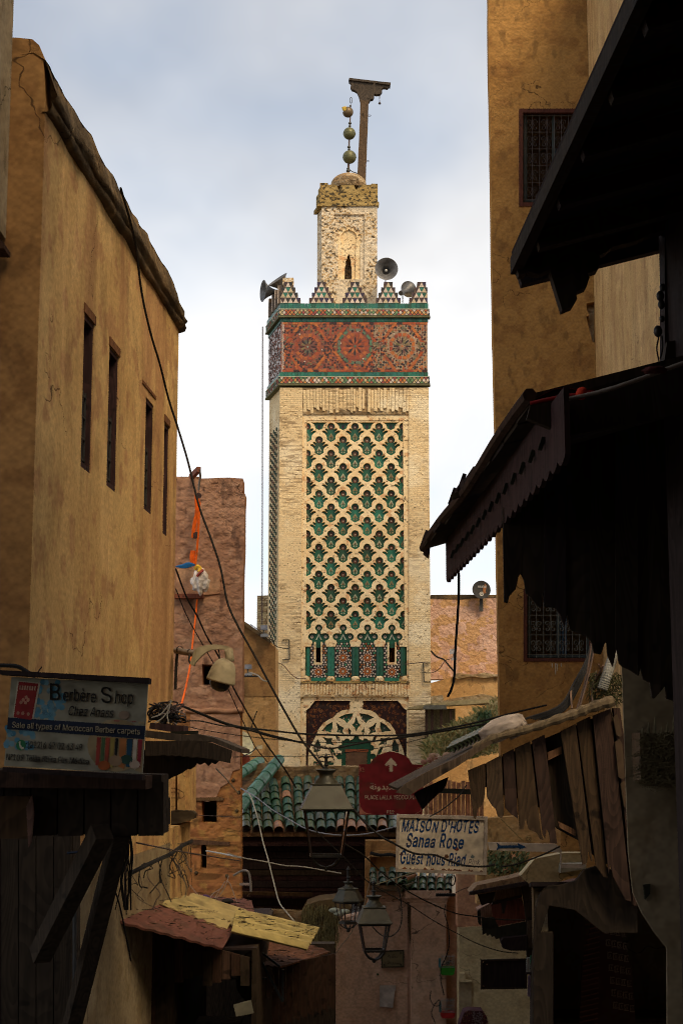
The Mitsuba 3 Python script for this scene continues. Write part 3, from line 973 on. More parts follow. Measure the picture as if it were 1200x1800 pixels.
# moss-grown parapet with blunt crenels
cr = [(562, 354), (562, 321), (576, 321), (576.5, 324), (590, 324.2), (593.5, 329), (594, 333), (597, 331), (599, 325), (622, 324.6), (624, 331), (627, 333), (630, 327), (632, 324.4), (651, 324.2), (653, 322.2), (663.6, 322.4), (663.6, 354)]
part(turret, 'parapet', cat([slab(cr, LY - 0.03, 0.24), lprism(0.03, -1.6, LY + 0.22, 0.75, ZL(353.8), ZL(329)), lprism(0.03, -1.6, LY + 0.22, 0.45, ZL(330), ZL(322)), bx(lx1 - 0.23, lx1 + 0.015, LY + 0.22, LY + 1.2, ZL(353.8), ZL(326))]), 'lichen_dense')
dc = P(612.5, 326, LY + 0.75)
dome_r = 31.5 * mpp(LY) * 1.06
pr = [(dome_r * math.cos(t), dome_r * 0.68 * math.sin(t)) for t in np.linspace(-0.4, math.pi / 2, 14)]
pr[-1] = (0.002, pr[-1][1])
part(turret, 'dome', lathe(pr, (dc[0], LY + 0.75, dc[2]), 32), 'masonry', smooth=True)

# three-ball finial on the dome
FYY = LY + 0.75
fk = thing('finial', 'three copper balls threaded on a rod above the dome, top ball broken open', 'finial')
pts = [P(611.5, 312, FYY), P(612.2, 298, FYY), P(613, 262, FYY), P(614, 235, FYY), P(615.6, 200, FYY), P(616.4, 183, FYY)]
cpart(fk, 'rod', tube(pts, [0.05, 0.045, 0.03, 0.028, 0.022, 0.014], 8), (0.10, 0.07, 0.05), 'metal', smooth=True)
for (x, y, r) in ((611.8, 300, 4), (611.6, 296, 3), (613.2, 262, 2.6), (613, 258, 3.2), (614.6, 221, 2.6), (614.8, 216, 3.2), (615.6, 185.5, 2.2)):
    m = trimesh.creation.icosphere(2, r * TM)
    m.vertices *= [1, 1, 0.8]
    m.apply_translation(P(x, y, FYY))
    cpart(fk, 'collar', m, (0.09, 0.08, 0.06), 'metal', smooth=True)
cpart(fk, 'ring', tube([P(616.7 + 2.1 * math.sin(t), 175.5 + 5.2 * math.cos(t), FYY) for t in np.linspace(0, 2 * math.pi, 18)], 0.012, 6), (0.05, 0.045, 0.04), 'metal', smooth=True)
for x, y, r in ((614, 275.5, 12.9), (613.8, 234.2, 11.8)):
    m = trimesh.creation.icosphere(4, r * TM)
    m.apply_translation(P(x, y, FYY))
    bk = cpart(fk, 'ball', m, (0.16, 0.15, 0.075), 'metal', smooth=True)
    cc = P(x, y + 0.6, FYY)
    cpart(bk, 'seam', lathe([(r * TM * 0.99, -0.008), (r * TM * 1.035, 0), (r * TM * 0.99, 0.008)], cc, 32), (0.05, 0.05, 0.035), 'metal', smooth=True)
m = trimesh.creation.icosphere(4, 10.3 * TM)
cen = np.array(m.triangles_center)
d = cen / np.linalg.norm(cen, axis=1, keepdims=True)
m.update_faces(~((d[:, 0] < -0.25) & (d[:, 2] > -0.05) & (d[:, 2] < 0.55) & (d[:, 1] < 0.75)))
inner = m.copy()
inner.vertices *= 0.95
bc = P(611.3, 196.5, FYY)
m.apply_translation(bc)
inner.apply_translation(bc)
bk = cpart(fk, 'ball', m, (0.17, 0.12, 0.06), 'metal', smooth=True)
cpart(bk, 'inside', inner, (0.62, 0.42, 0.06), 'painted', smooth=True)
flap = tube(spline([P(606, 191, FYY - .1), P(603, 188.5, FYY - .16), P(601, 187.2, FYY - .2)], 4), [0.10, 0.1, 0.09, 0.08, 0.06, 0.05, 0.04, 0.03, 0.02], 6)
flap.vertices[:, 1] = FYY - 0.12 + (flap.vertices[:, 1] - FYY + 0.12) * 0.3
cpart(bk, 'flap', flap, (0.62, 0.42, 0.06), 'painted')
cpart(fk, 'chain', wire([P(613.5, 297, FYY), P(619, 301, FYY - .05), P(626, 303.5, FYY - .1), P(629, 305, FYY - .1)], 0.016, 5), (0.05, 0.04, 0.03), 'metal')

# wooden hoisting post
GY = LY + 0.95
gk = thing('wooden_post', 'weathered timber post with a carved bracket head, leaning beside the dome', 'post')
sides_ = [P(626.5, 345, GY), P(628, 300, GY), P(632.5, 215, GY), P(633.5, 180, GY)]
c4 = []
for (xa, xb, y) in ((627, 642, 345), (628.2, 643.2, 300), (632, 646.5, 215), (633, 647.5, 178)):
    a, b = P(xa, y, GY), P(xb, y, GY)
    c4.append([a + [0, -.12, 0], b + [0, -.12, 0], b + [0, .14, 0], a + [0, .14, 0]])
V = np.array(c4).reshape(-1, 3)
F = []
for k in range(3):
    for j in range(4):
        F.append([k * 4 + j, k * 4 + (j + 1) % 4, k * 4 + 4 + (j + 1) % 4, k * 4 + 4 + j])
m = trimesh.Trimesh(V, np.vstack([np.array(F)[:, [0, 1, 2]], np.array(F)[:, [0, 2, 3]]]), process=False)
cpart(gk, 'shaft', m, (0.105, 0.07, 0.042), 'wood')
br = [(613.2, 138), (614.8, 136), (686, 144.5), (685, 149), (681, 153.5), (674, 152.5), (670.8, 154.5), (671.5, 160), (668, 164), (661, 165), (657.8, 163.6), (657.5, 169), (655, 173.2), (651, 173.5), (648.5, 178), (633, 178), (631.5, 171), (630, 166), (627.5, 160.5), (622, 157), (618.5, 156.5), (615.8, 152), (617, 146), (613.5, 142)]
hd = cpart(gk, 'bracket', slab(br, GY - 0.1, 0.2), (0.075, 0.05, 0.035), 'wood')
cpart(gk, 'cap_board', cat([slab([(612.6, 139.5), (613.6, 136), (657, 141.0), (656.6, 144.6)], GY - 0.17, 0.34), slab([(660, 145.0), (660.6, 141.8), (686.5, 144.0), (685.8, 148.4)], GY - 0.17, 0.34)]), (0.06, 0.045, 0.035), 'wood')
for x, y in ((646.5, 202.5), (643.2, 282.5)):
    cpart(gk, 'staple', tube([P(x + 2.5 + 2.6 * math.cos(t), y + 1.3 * math.sin(t), GY - .05) for t in np.linspace(0, 2 * math.pi, 14)], 0.01, 5), (0.05, 0.05, 0.06), 'metal')
pk = cpart(gk, 'pulley_weight', lathe([(0.001, -0.05), (0.04, -0.03), (0.05, 0), (0.04, 0.03), (0.015, 0.05), (0.012, 0.12), (0.001, 0.12)], P(667, 181, GY), 14), (0.06, 0.05, 0.05), 'metal', smooth=True)
cpart(gk, 'link', tube([P(666.8 + 1.1 * math.sin(t), 169.5 + 4.4 * math.cos(t), GY) for t in np.linspace(0, 2 * math.pi, 14)], 0.008, 5), (0.10, 0.08, 0.07), 'metal')


# horn loudspeakers on the parapet
def horn(at, axis, r, label, L=0.55):
    k = thing('loudspeaker', label, 'loudspeaker', 'horn loudspeakers on the minaret parapet')
    pr = [(r * 0.16, 0.0), (r * 0.2, L * 0.2), (r * 0.3, L * 0.45), (r * 0.5, L * 0.7), (r * 0.8, L * 0.92), (r, L), (r * 1.03, L * 1.0), (r * 1.03, L * 0.985), (r * 0.83, L * 0.9), (r * 0.53, L * 0.66), (r * 0.34, L * 0.42), (r * 0.24, L * 0.15), (r * 0.2, 0)]
    m = lathe(pr, (0, 0, 0), 36)
    o = np.asarray(at) - np.asarray(axis, float) / np.linalg.norm(axis) * L
    cpart(k, 'horn', aim(m, axis, o), (0.15, 0.155, 0.15), 'metal', smooth=True)
    cpart(k, 'centre_cone', aim(lathe([(r * .36, L * .4), (r * .22, L * .52), (r * .1, L * .6), (0.001, L * .63)], (0, 0, 0), 20), axis, o), (0.05, 0.05, 0.05), 'metal', smooth=True)
    cpart(k, 'tip', aim(lathe([(r * .11, L * .6), (r * .09, L * .68), (0.001, L * .7)], (0, 0, 0), 14), axis, o), (0.75, 0.75, 0.72), 'painted', smooth=True)
    cpart(k, 'driver', aim(lathe([(0.001, -0.16), (r * .3, -0.16), (r * .33, -0.02), (r * .2, 0.03)], (0, 0, 0), 20), axis, o), (0.12, 0.12, 0.12), 'metal')
    cpart(k, 'bracket', wire([o, o + [0, 0.08, -0.15], o + [0, 0.1, -0.34]], 0.02, 4), (0.08, 0.08, 0.08), 'metal')


horn(P(679, 472, TY + 0.15), (0.03, -1, -0.02), 20.5 * TM, 'large grey horn loudspeaker facing the street, right of the turret')
horn(P(462, 511, TY + 1.3), (-1, -0.35, 0.0), 20 * TM, 'round grey horn loudspeaker hanging furthest out at the left corner')
horn(P(487, 491, TY + 0.9), (-0.55, -0.35, 0.75), 21 * TM, 'grey horn loudspeaker tipped up beside the corner block at the left', 0.6)
horn(P(718, 508, TY + 0.9), (0.35, 0.6, 0.35), 15 * TM, 'small horn loudspeaker turned away behind the right hand merlons', 0.5)
plaster('plaster_salmon', (0.48, 0.27, 0.16), (0.42, 0.22, 0.13), (0.52, 0.32, 0.19), stain=(0.15, 0.07, 0.04), stain_amt=0.3, bump=0.03)
plaster('plaster_pink', (0.56, 0.385, 0.275), (0.51, 0.335, 0.23), (0.45, 0.28, 0.18), stain=(0.12, 0.08, 0.055), stain_amt=0.3, bump=0.02)
plaster('plaster_cream', (0.44, 0.37, 0.22), (0.40, 0.33, 0.19), (0.34, 0.27, 0.15), stain=(0.13, 0.10, 0.07), stain_amt=0.3, bump=0.02)
plaster('plaster_flaking', (0.54, 0.36, 0.28), (0.49, 0.31, 0.23), (0.57, 0.40, 0.32), stain=(0.17, 0.09, 0.055), stain_amt=0.35, bump=0.06, peel=(0.47, 0.29, 0.15), peel_at=0.53)
plaster('masonry', (0.40, 0.30, 0.17), (0.30, 0.20, 0.10), (0.46, 0.38, 0.26), stain=(0.08, 0.055, 0.035), stain_amt=0.7, bump=0.10, scale=2.2, courses=9.0)
plaster('tile_bed', (0.16, 0.10, 0.055), (0.11, 0.075, 0.045), (0.26, 0.14, 0.07), stain=(0.04, 0.035, 0.025), stain_amt=0.5, bump=0.05, scale=2.0)
# ---------------------------------------------------------------- plasters of the street
plaster('plaster_gold', (0.52, 0.355, 0.155), (0.46, 0.30, 0.125), (0.36, 0.20, 0.095), streak=0.8, stain=(0.12, 0.06, 0.025), stain_amt=0.25, bump=0.008)
plaster('plaster_brown', (0.35, 0.20, 0.08), (0.28, 0.155, 0.06), (0.22, 0.115, 0.045), streak=0.0, stain=(0.09, 0.05, 0.025), stain_amt=0.35, bump=0.012)
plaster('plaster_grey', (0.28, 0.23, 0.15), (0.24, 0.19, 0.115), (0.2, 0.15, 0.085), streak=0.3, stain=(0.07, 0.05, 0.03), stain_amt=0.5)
plaster('plaster_red', (0.44, 0.25, 0.16), (0.37, 0.20, 0.125), (0.48, 0.29, 0.19), stain=(0.10, 0.055, 0.04), stain_amt=0.6, bump=0.07, scale=1.6)
plaster('brick_worn', (0.44, 0.20, 0.07), (0.36, 0.15, 0.06), (0.50, 0.29, 0.09), stain=(0.06, 0.035, 0.02), stain_amt=0.6, bump=0.07, scale=1.6, courses=14.0)
plaster('coping', (0.085, 0.062, 0.036), (0.055, 0.042, 0.027), (0.15, 0.10, 0.048), streak=0.6, stain=(0.03, 0.024, 0.018), stain_amt=0.7, bump=0.05)

# ---------------------------------------------------------------- the tall ochre house on the left
LX0, LY0, LX1, LY1 = -2.572, 13.0, -2.142, 20.15
LN0 = np.array([LX0, LY0, 0.0])
LDIR = np.array([LX1 - LX0, LY1 - LY0, 0.0])
LLEN = np.linalg.norm(LDIR)
LDIR /= LLEN
LNRM = np.array([LDIR[1], -LDIR[0], 0.0])             # towards the street


def lw(px, py):
    """(run along the wall, height) of the point of the left wall seen at a pixel."""
    q = onplane(px, py, LN0, LNRM)
    return float(np.dot(q - LN0, LDIR)), float(q[2])


def lplace(g, t, out=0.0):
    """A shape of the wall's plane pushed t metres into the house; out lifts it off the face."""
    m = ext(g, t)
    v = np.array(m.vertices)
    w = LN0 + v[:, [0]] * LDIR - (v[:, [1]] - out) * LNRM
    w[:, 2] = v[:, 2]
    return trimesh.Trimesh(w, np.array(m.faces), process=False)


house = thing('ochre_house', 'tall ochre plastered house on the left with four narrow windows and a dark weathered coping', 'house')
LTOP = P(80, 180, 13.0)[2]
wins = [(148.5, 166.5, 549, 826), (192.5, 209.5, 607, 858), (256.5, 270.5, 697, 897), (289, 297.5, 741, 937)]
wg = []
for x0, x1, t0, b0 in wins:
    s0, zt = lw(x0, t0)
    s1, _ = lw(x1, t0)
    _, zb = lw((x0 + x1) / 2 - 3, b0 + 4)
    wg.append((s0, s1, zb, zt))
full = sbox(0, 0.55, LLEN, LTOP)
for s0, s1, zb, zt in wg:
    full = full.difference(sbox(s0, zb, s1, zt))
part(house, 'wall', lplace(full, 0.32), 'plaster_gold')
part(house, 'wall_base', lplace(sbox(0, -4.5, LLEN, 0.548), 0.32), 'plaster_grey', label='grey rendered lower part of the wall')
# the end that faces down the street towards us, with its uneven top
end = slab([(-80, 2600), (-80, 30), (8, 50), (22, 53), (40, 56), (60, 61), (71, 70), (77, 84), (79.2, 100), (79.4, 181)], 13.0, 0.3)
endg = Polygon([(-4.6, -4.5), (-4.6, LTOP + 0.62), (LX0 - 0.27, LTOP + 0.60), (LX0 - 0.13, LTOP + 0.585), (LX0 - 0.07, LTOP + 0.53), (LX0 - 0.035, LTOP + 0.45), (LX0 - 0.02, LTOP + 0.3), (LX0 - 0.004, LTOP - 0.02), (LX0 - 0.004, -4.5)])
m = ext(endg, 0.30)
m.apply_translation([0, 12.995, 0])
part(house, 'end_wall', m, 'plaster_brown')
part(house, 'back_wall', cat([bx(-6, -5.8, 13, 20.1, -4.5, LTOP), bx(-6, LX1 - 0.01, 20.0, 20.149, -4.5, LTOP - .01), bx(-5.8, LX0 - 0.35, 13.4, 20.0, LTOP - 0.3, LTOP - 0.05)]), 'plaster_brown')
part(house, 'floor', bx(-5.8, LX0 - 0.35, 13.4, 20.0, 2.4, 2.6), 'plaster_brown')
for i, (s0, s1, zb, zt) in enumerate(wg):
    fm = flat(lplace(sbox(s0 + .002, zb + .002, s1 - .002, zt - .002).difference(sbox(s0 + 0.05, zb + 0.06, s1 - 0.05, zt - 0.05)), 0.27, -0.012))
    wk = part(house, 'window', fm, 'wood', uv=cuv(len(fm.vertices), (0.036, 0.02, 0.014), i))
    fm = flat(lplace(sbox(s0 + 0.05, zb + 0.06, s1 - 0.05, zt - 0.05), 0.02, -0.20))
    part(wk, 'shutter', fm, 'wood', uv=cuv(len(fm.vertices), (0.04, 0.025, 0.017), i))  # dark wood sheet standing in for the unlit room behind the window
    ms = [lplace(sbox(s0 + 0.01, z - 0.01, s1 - 0.01, z + 0.01), 0.02, -0.05) for z in np.linspace(zb + 0.12, zb + 0.75, 4)] + [lplace(sbox(s - 0.008, zb + 0.06, s + 0.008, zb + 0.8), 0.016, -0.052) for s in np.linspace(s0 + 0.06, s1 - 0.06, 4)]
    cpart(wk, 'grille', cat(ms), (0.05, 0.05, 0.05), 'metal')
    lt = sbox(s0 - 0.03, zt + 0.0, s1 + 0.03, zt + 0.09) if i != 2 else sbox(s0 - 0.25, zt + 0.1, s1 + 0.1, zt + 0.14)
    fm = flat(lplace(lt, 0.04, 0.012))
    part(wk, 'lintel', fm, 'wood', uv=cuv(len(fm.vertices), (0.15, 0.075, 0.028), i + .5))
# the coping: a wavy sloping cap with a roll and a dark fascia under it
ns = 150
prof = [(-0.30, 0.42), (-0.12, 0.47), (0.0, 0.40), (0.045, 0.25), (0.085, 0.12), (0.10, 0.075), (0.085, 0.03), (0.055, 0.015), (0.07, -0.03), (0.045, -0.075), (0.0, -0.08), (-0.05, -0.08)]
V, F = [], []
for i in range(ns + 1):
    s = -0.02 + (LLEN + 0.15) * i / ns
    for j, (o, h) in enumerate(prof):
        q = np.array([s * 1.7, j * 0.35, 0.0])
        d1 = (meshkit.fbm(q, 3, 5) - 0.5) * 0.07
        d2 = (meshkit.fbm(q + 31, 4, 9) - 0.5) * 0.12
        e = min(1.0, (LLEN + 0.2 - s) * 2.2 + 0.35)
        p_ = LN0 + s * LDIR + (o + d1) * LNRM
        V.append([p_[0], p_[1], LTOP + h * (e if h > 0.1 else 1) + d2])
n = len(prof)
for i in range(ns):
    for j in range(n - 1):
        F.append([i * n + j, i * n + j + 1, (i + 1) * n + j + 1, (i + 1) * n + j])
F = np.array(F)
part(house, 'coping', trimesh.Trimesh(np.array(V), np.vstack([F[:, [0, 1, 2]], F[:, [0, 2, 3]]]), process=False), 'coping', smooth=50, label='dark wavy coping streaked with soot')
part(house, 'coping_end', lplace(sbox(LLEN - 0.3, LTOP - 0.05, LLEN + 0.09, LTOP + 0.2), 0.3, 0.06), 'coping')
# pale jettied storey of the next house, cut by the left edge of the photograph
j = thing('jettied_house', 'pale upper storey jutting out at the left edge of the frame', 'house')
m = bx(-8, P(17.5, 200, 12.98)[0], 9.4, 12.98, P(8, 420, 12.98)[2], 13.0)
part(j, 'wall', m, 'plaster_grey')
m = flat(slab([(-60, 436), (7, 436), (8, 428), (3, 421), (-60, 421)], 12.7, 0.25))
part(j, 'beam_end', m, 'wood', uv=cuv(len(m.vertices), (0.05, 0.03, 0.02)))

# lower annex behind the shop roof: bay with small pillars
ann = thing('annex_wall', 'low gold plastered annex with a bay and ledge between the ochre house and the red building', 'building')
AX = P(334, 1500, 22.0)[0]
a1 = P(334, 1500, 22.0)
part(ann, 'wall', prism(Polygon([(LX1 - .003, 20.152), (AX, 22.0), (AX - 3, 22.0), (LX1 - 3, 20.152)]), -4.6, P(330, 1445, 22)[2]), 'plaster_gold')
part(ann, 'bay', slab(rect(270, 1335, 333.5, 1444), 21.2, 0.9), 'plaster_gold')
part(ann, 'pilaster', slab(rect(292.5, 1340, 308, 1428), 21.12, 0.079), 'plaster_gold')
part(ann, 'pilaster', slab(rect(311.5, 1340, 325, 1428), 21.10, 0.099), 'plaster_gold')
lg = slab([(258, 1454), (260, 1441), (290, 1428), (310, 1424.5), (338, 1426.5), (343, 1431), (341, 1440), (318, 1447), (290, 1452)], 20.95, 0.3)
part(ann, 'ledge', lg, 'coping')

# ---------------------------------------------------------------- dark shop front with the awning box, under the shop sign
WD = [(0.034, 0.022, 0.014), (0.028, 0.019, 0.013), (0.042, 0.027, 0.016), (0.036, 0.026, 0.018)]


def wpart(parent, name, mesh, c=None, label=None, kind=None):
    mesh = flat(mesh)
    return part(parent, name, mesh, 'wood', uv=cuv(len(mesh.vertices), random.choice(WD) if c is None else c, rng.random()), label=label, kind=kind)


shop = thing('shop_awning', 'black timber awning box on two long slanting struts below the shop sign', 'awning')
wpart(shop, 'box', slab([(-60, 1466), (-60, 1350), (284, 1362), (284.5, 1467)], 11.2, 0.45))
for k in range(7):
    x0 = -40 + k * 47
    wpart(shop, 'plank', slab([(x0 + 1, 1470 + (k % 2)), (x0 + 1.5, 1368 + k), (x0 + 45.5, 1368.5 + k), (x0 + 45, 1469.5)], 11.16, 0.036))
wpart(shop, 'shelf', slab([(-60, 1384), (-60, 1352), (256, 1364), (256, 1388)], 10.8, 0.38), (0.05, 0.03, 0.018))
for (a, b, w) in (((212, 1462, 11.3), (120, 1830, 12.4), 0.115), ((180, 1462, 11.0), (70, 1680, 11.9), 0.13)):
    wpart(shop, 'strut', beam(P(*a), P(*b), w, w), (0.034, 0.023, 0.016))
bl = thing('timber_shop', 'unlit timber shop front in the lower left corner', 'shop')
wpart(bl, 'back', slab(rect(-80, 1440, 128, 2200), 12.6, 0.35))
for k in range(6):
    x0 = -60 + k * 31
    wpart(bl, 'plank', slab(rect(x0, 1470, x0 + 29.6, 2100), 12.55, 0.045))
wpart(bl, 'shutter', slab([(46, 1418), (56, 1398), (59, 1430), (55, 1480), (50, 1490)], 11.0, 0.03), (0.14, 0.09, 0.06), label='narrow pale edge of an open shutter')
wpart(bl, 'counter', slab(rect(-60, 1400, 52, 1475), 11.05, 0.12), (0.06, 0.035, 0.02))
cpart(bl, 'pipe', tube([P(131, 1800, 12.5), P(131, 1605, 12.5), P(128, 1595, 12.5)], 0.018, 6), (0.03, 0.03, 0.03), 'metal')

# the shop sign
sg = thing('shop_sign', 'grubby printed vinyl sign for a carpet shop, on the left wall', 'sign')
SX0, SX1 = 14.0, 258.0
sY = 10.6
ul, ur, lr, ll_ = (20, 1190), (260, 1202), (250, 1361), (7, 1347)


def sgn(u, v):
    """Pixel of the sign's face at (u, v), v downwards."""
    return ((ul[0] * (1 - u) + ur[0] * u) * (1 - v) + (ll_[0] * (1 - u) + lr[0] * u) * v, (ul[1] * (1 - u) + ur[1] * u) * (1 - v) + (ll_[1] * (1 - u) + lr[1] * u) * v)


SN = 0
def spoly(uv_, f, t=0.006):
    return slab([sgn(*q) for q in uv_], sY - f, t)


cpart(sg, 'panel', spoly([(0, 0), (1, 0), (1, 1), (0, 1)], 0, 0.03), (0.30, 0.285, 0.235), label='cream vinyl face with faded blue honeycomb print')
wpart(sg, 'top_rail', slab([(0, 1186), (0, 1178), (262, 1192), (261, 1202)], sY - 0.06, 0.14), (0.03, 0.02, 0.015))
wpart(sg, 'bottom_rail', slab([(4, 1357), (5, 1349), (251, 1363), (250, 1372)], sY - 0.05, 0.13), (0.03, 0.02, 0.015))
honey = CM()
for k in range(60):
    u, v = rng.uniform(0.2, 0.40), rng.uniform(0.02, 0.45)
    if k > 38:
        u, v = rng.uniform(0.0, 0.2), rng.uniform(0.55, 0.8)
    honey.add(spoly([(u + 0.022 * math.cos(t), v + 0.035 * math.sin(t)) for t in np.arange(6) * math.pi / 3], 0.002, 0.004), random.choice([(0.10, 0.26, 0.36), (0.16, 0.30, 0.38), (0.06, 0.2, 0.3)]))
honey.put(sg, 'honeycomb_print', 'painted', kind='stuff')
cr_ = CM()
cr_.add(spoly([(0.045, 0.04), (0.215, 0.05), (0.185, 0.475), (0.035, 0.455)], 0.004, 0.006), (0.42, 0.36, 0.30))
cr_.add(spoly([(0.058, 0.05), (0.20, 0.06), (0.172, 0.47), (0.04, 0.45)], 0.006, 0.008), (0.22, 0.03, 0.025))
for a, b in ((0.07, 0.40), (0.105, 0.40), (0.145, 0.405), (0.10, 0.25), (0.118, 0.28), (0.085, 0.28), (0.12, 0.22), (0.135, 0.25)):
    cr_.add(spoly([(a + 0.012 * math.cos(t), b + 0.022 * math.sin(t)) for t in np.arange(8) * math.pi / 4], 0.008, 0.008), (0.42, 0.2, 0.15))
for k in range(7):
    cr_.add(spoly([(0.065 + k * 0.018, 0.09), (0.076 + k * 0.018, 0.09), (0.075 + k * 0.018, 0.14), (0.064 + k * 0.018, 0.14)], 0.008, 0.008), (0.40, 0.25, 0.2))
cr_.put(sg, 'carpet_picture', 'painted')
cpart(sg, 'banner', spoly([(0.0, 0.455), (1, 0.47), (1, 0.615), (0.0, 0.585)], 0.005, 0.007), (0.015, 0.022, 0.055))
pc = CM()
pc.add(spoly([(0.80 + 0.21 * math.cos(t), 0.70 + 0.29 * math.sin(t)) for t in np.linspace(1.0, 2 * math.pi - 0.6, 30)] + [(0.995, 0.44), (0.995, 0.99)], 0.003, 0.005), (0.33, 0.26, 0.15))
for k, (a, w, col) in enumerate([(0.655, 0.03, (0.3, 0.05, 0.04)), (0.69, 0.025, (0.08, 0.16, 0.07)), (0.72, 0.03, (0.35, 0.06, 0.04)), (0.755, 0.03, (0.30, 0.22, 0.06)), (0.79, 0.02, (0.02, 0.015, 0.015)), (0.82, 0.05, (0.36, 0.15, 0.05)), (0.875, 0.04, (0.02, 0.06, 0.12)), (0.92, 0.03, (0.5, 0.46, 0.38)), (0.955, 0.03, (0.3, 0.04, 0.05))]):
    pc.add(spoly([(a, 0.62), (a + w, 0.62), (a + w - 0.003, 0.93 + 0.03 * (k % 2)), (a + 0.003, 0.93)], 0.006, 0.008), col)
for a, b, r, col in ((0.80, 0.87, 0.05, (0.3, 0.2, 0.13)), (0.88, 0.85, 0.045, (0.03, 0.06, 0.05)), (0.94, 0.9, 0.04, (0.4, 0.33, 0.25)), (0.72, 0.93, 0.045, (0.30, 0.08, 0.03)), (0.84, 0.36, 0.04, (0.25, 0.2, 0.14))):
    pc.add(spoly([(a + r * math.cos(t), b + r * 1.2 * math.sin(t)) for t in np.arange(12) * math.pi / 6], 0.008, 0.009), col)
for k in range(5):
    pc.add(spoly([(0.71 + k * 0.06, 0.455 - 0.03 * math.sin(k * .7)), (0.75 + k * 0.06, 0.455 - 0.03 * math.sin(k * .7)), (0.75 + k * 0.06, 0.42), (0.71 + k * 0.06, 0.425)], 0.004, 0.006), (0.30, 0.07, 0.06) if k % 2 else (0.4, 0.33, 0.2))
pc.put(sg, 'merchandise_picture', 'painted')


def letters(text, u0, v0, height, pitch_u, face, bold=False, shear=0.0, wob=0.0, seed=1):
    """Lettering laid on a face given by face(u, v) -> pixel, at distance Y; u runs along the line, v is the base line."""
    m = meshkit.text_mesh(text, 1.0, 1.0, bold)
    v = np.array(m.vertices)
    w = v[:, 0].max()
    r = np.random.default_rng(seed)
    ph = r.uniform(0, 6, 3)
    x = v[:, 0] + shear * v[:, 1]
    y = v[:, 1] * (1 + wob * 0.8 * np.sin(x * 1.9 + ph[0])) + wob * np.sin(x * 1.3 + ph[1])
    u = u0 + x / w * pitch_u
    vv = v0 - y * height
    return u, vv, v[:, 2], np.array(m.faces)


def put_text(parent, name, text, u0, v0, height, length, face, Y, lift, c, thick=0.004, bold=False, shear=0.0, wob=0.0, seed=1, mat_='painted'):
    u, v, z, f = letters(text, u0, v0, height, length, face, bold, shear, wob, seed)
    pts = np.array([P(*face(a, b), Y) for a, b in zip(u, v)])
    pts[:, 1] -= lift + z * thick
    m = flat(trimesh.Trimesh(pts, f[:, ::-1], process=False))
    return part(parent, name, m, mat_, uv=cuv(len(m.vertices), c, rng.random()))


INK = (0.012, 0.011, 0.012)
put_text(sg, 'lettering', 'B', 0.285, 0.235, 0.185, 0.085, sgn, sY, 0.007, INK, shear=-0.10)
put_text(sg, 'lettering', 'erbère', 0.385, 0.235, 0.135, 0.245, sgn, sY, 0.007, INK, wob=0.02)
put_text(sg, 'lettering', 'S', 0.665, 0.235, 0.175, 0.085, sgn, sY, 0.007, INK, shear=-0.15)
put_text(sg, 'lettering', 'hop', 0.765, 0.235, 0.14, 0.135, sgn, sY, 0.007, INK, wob=0.02)
put_text(sg, 'lettering', 'Chez Anass', 0.43, 0.395, 0.105, 0.33, sgn, sY, 0.007, INK, shear=0.22)
put_text(sg, 'lettering', 'Sale all types of Moroccan Berber carpets', 0.035, 0.565, 0.065, 0.93, sgn, sY, 0.009, (0.42, 0.38, 0.28))
put_text(sg, 'lettering', ':(212)6 67 02 63 49', 0.145, 0.78, 0.075, 0.41, sgn, sY, 0.007, INK)
put_text(sg, 'lettering', 'N°109 Tèlâa Kbira Fès Médina', 0.01, 0.93, 0.07, 0.60, sgn, sY, 0.007, INK)
cpart(sg, 'phone_emblem', cat([spoly([(0.11 + 0.035 * math.cos(t), 0.755 + 0.06 * math.sin(t)) for t in np.arange(16) * math.pi / 8], 0.004, 0.006)]), (0.03, 0.14, 0.06))
cpart(sg, 'phone_handset', spoly([(0.092, 0.72), (0.103, 0.715), (0.105, 0.745), (0.117, 0.775), (0.132, 0.775), (0.132, 0.80), (0.115, 0.805), (0.099, 0.775)], 0.007, 0.008), (0.5, 0.5, 0.42))

# shop roof that juts out right of the sign
ev = thing('tin_eave', 'small dark shop eave with scalloped boards, right of the shop sign', 'eave')
wpart(ev, 'roof', cat([slab([(252, 1296), (256, 1284), (330, 1292), (345, 1290), (375, 1297), (424, 1317), (424, 1324), (408, 1319), (370, 1304), (300, 1302)], 14.2, 1.3)]), (0.07, 0.05, 0.032))
wpart(ev, 'fascia', slab([(255, 1303), (300, 1303), (345, 1302), (372, 1306), (408, 1320), (404, 1342), (372, 1335), (345, 1331), (335, 1332.5), (330, 1329.5), (322, 1331), (316, 1328.5), (308, 1330), (302, 1327.5), (295, 1329.5), (287, 1327), (280, 1329), (255, 1329)], 14.15, 0.04), (0.038, 0.023, 0.015))
wpart(ev, 'soffit', slab([(250, 1395), (250, 1318), (404, 1321), (378, 1344), (372, 1341), (366, 1347), (360, 1341), (351, 1345), (346, 1342), (342, 1348), (334, 1353), (330, 1352), (318, 1360), (300, 1368), (286, 1378), (262, 1398)], 14.5, 0.05))
wpart(ev, 'post', slab(rect(286, 1360, 293, 1452), 14.4, 0.1))
wpart(ev, 'hatch', slab(rect(258, 1405, 288.5, 1453), 14.3, 0.5))
fl = thing('flat_box', 'dark flat box lying on the eave among the cables', 'box')
cpart(fl, 'lid', slab([(262, 1281), (264, 1270.5), (322, 1276), (322, 1290)], 14.4, 0.5), (0.045, 0.028, 0.022), 'wood')
cpart(fl, 'strip', slab([(300, 1290.5), (300, 1286), (347, 1285), (347, 1291)], 14.35, 0.1), (0.02, 0.015, 0.012))

